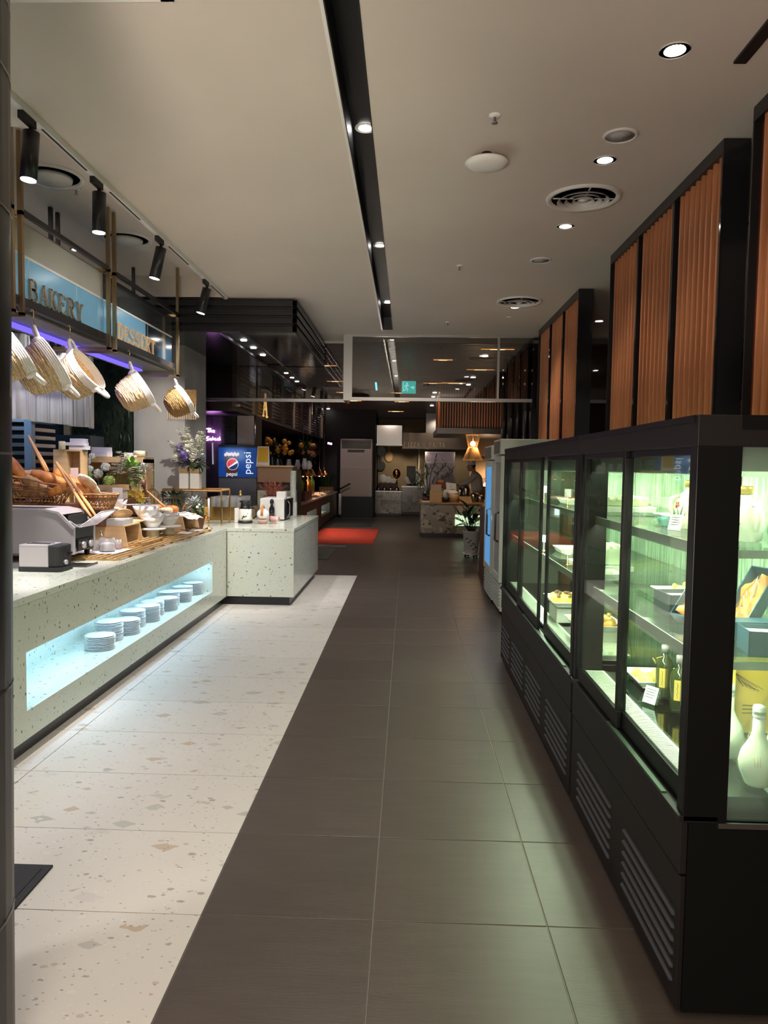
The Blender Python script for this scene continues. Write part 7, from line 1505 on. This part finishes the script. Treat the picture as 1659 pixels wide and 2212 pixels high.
# ------------------------------------------------------------------ the cook
cook = T('person', 'person in a white cook jacket and flat white hat reaching over the island', 'person', (1.80, 19.0, 0))
def skin(name, verts, edges, rad, mat, parent, sub=1):
    me = bpy.data.meshes.new(name); me.from_pydata([Vector(v) - Vector(parent.location) for v in verts], edges, []); o = bpy.data.objects.new(name, me); COL.objects.link(o); o.parent = parent
    sk = o.modifiers.new('skin', 'SKIN'); sk.use_smooth_shade = True
    for i, r_ in enumerate(rad): me.skin_vertices[0].data[i].radius = (r_, r_) if not hasattr(r_, '__len__') else r_
    me.skin_vertices[0].data[0].use_root = True
    sb = o.modifiers.new('sub', 'SUBSURF'); sb.levels = sub; sb.render_levels = sub; me.materials.append(mat); return o
me = None
try:
    bpy.data.meshes
except Exception: pass
cxx, cyy = 1.80, 19.0
def skinned(name, verts, edges, rad, mat, parent):
    m0 = bpy.data.meshes.new(name); m0.from_pydata([Vector(v) - Vector(parent.location) for v in verts], edges, [])
    o = bpy.data.objects.new(name, m0); COL.objects.link(o); o.parent = parent
    bm = bmesh.new(); bm.from_mesh(m0); lay = bm.verts.layers.skin.verify(); bm.verts.ensure_lookup_table()
    for i, v in enumerate(bm.verts):
        r_ = rad[i]; v[lay].radius = (r_, r_) if not hasattr(r_, '__len__') else r_; v[lay].use_root = (i == 0)
    bm.to_mesh(m0); bm.free()
    sk = o.modifiers.new('skin', 'SKIN'); sk.use_smooth_shade = True
    sb = o.modifiers.new('sub', 'SUBSURF'); sb.levels = 2; sb.render_levels = 2; m0.materials.append(mat); return o
m_coat = M('white cook jacket', (.50,.48,.50), .8, bump=.2, bscale=12); m_skin = M('skin', (.40,.22,.15), .55); m_hair = M('black hair', (.012,.01,.01), .6); m_trs = M('dark trousers', (.03,.03,.035), .8)
V = [(cxx, cyy, .95), (cxx - .01, cyy, 1.12), (cxx - .04, cyy, 1.32), (cxx - .07, cyy, 1.43), (cxx - .10, cyy, 1.51),            # pelvis .. neck base
     (cxx - .10, cyy - .18, 1.40), (cxx - .26, cyy - .24, 1.22), (cxx - .48, cyy - .22, 1.17),                                   # near arm
     (cxx - .08, cyy + .18, 1.40), (cxx - .24, cyy + .20, 1.20), (cxx - .44, cyy + .12, 1.14),
     (cxx + .01, cyy - .09, .86), (cxx + .01, cyy - .10, .50), (cxx + .01, cyy + .09, .86), (cxx + .01, cyy + .10, .50)]
skinned('jacket', V[:11], [(0,1),(1,2),(2,3),(3,4),(3,5),(5,6),(6,7),(3,8),(8,9),(9,10)], [(.15,.17),(.14,.16),(.15,.18),(.11,.14),.065,.075,.06,.042,.075,.06,.042], m_coat, cook)
for s in (-1, 1): skinned('trouser_leg', [(cxx, cyy + s*.08, .93), (cxx - .03, cyy + s*.09, .50), (cxx, cyy + s*.09, .10)], [(0,1),(1,2)], [.10, .07, .05], m_trs, cook)
for s in (-1, 1): b = B(); b.ell((cxx - .06, cyy + s*.09, .045), (.13, .05, .045), 12, 7); b.build('shoe', m_black, cook)
b = B(); hc = Vector((cxx - .17, cyy, 1.625)); b.ell(hc, (.095, .078, .120), 18, 12); b.ell(hc + Vector((-.03, 0, -.06)), (.062, .056, .062), 14, 9); b.cyl((cxx - .10, cyy, 1.46), (cxx - .125, cyy, 1.60), .052, .055)
b.ell(hc + Vector((-.098, 0, -.02)), (.018, .014, .022), 8, 6); b.ell(hc + Vector((.01, -.080, -.01)), (.018, .010, .028), 8, 6); b.ell(hc + Vector((.01, .080, -.01)), (.018, .010, .028), 8, 6); b.build('head', m_skin, cook)
b = B(); b.ell(hc + Vector((-.080, -.03, .005)), (.012, .012, .008), 8, 5); b.ell(hc + Vector((-.080, .03, .005)), (.012, .012, .008), 8, 5); b.tube([hc + Vector((-.083, -.022, -.068)), hc + Vector((-.092, 0, -.07)), hc + Vector((-.083, .022, -.068))], .004, 5); b.build('face_features', m_hair, cook)
b = B(); b.ell(hc + Vector((.030, 0, .02)), (.082, .083, .105), 18, 12); b.build('hair', m_hair, cook)
b = B(); b.lathe([(.094, 1.665), (.098, 1.735), (.090, 1.745), (.001, 1.74)], 26, (cxx - .165, cyy, 0), 1.08, .95); b.build('hat', M('white hat', (.62,.60,.56), .8), cook)
for (w0, dy) in (((cxx - .50, cyy - .22, 1.165), 1), ((cxx - .46, cyy + .115, 1.135), 1)):
    w0 = Vector(w0); b = B(); b.ell(w0 + Vector((-.045, 0, -.01)), (.05, .038, .018), 12, 8)
    for i in range(4): f = w0 + Vector((-.08, -.027 + i*.018, -.01)); L_ = (.030, .036, .033, .025)[i]; b.tube([f, f + Vector((-L_, 0, -.004)), f + Vector((-L_*1.7, 0, -.026)), f + Vector((-L_*1.9, 0, -.045))], [.009, .008, .0075, .006], 6)
    b.tube([w0 + Vector((-.03, -.034, -.01)), w0 + Vector((-.055, -.052, -.022)), w0 + Vector((-.085, -.050, -.035))], [.010, .009, .007], 6); b.build('hand', m_skin, cook)
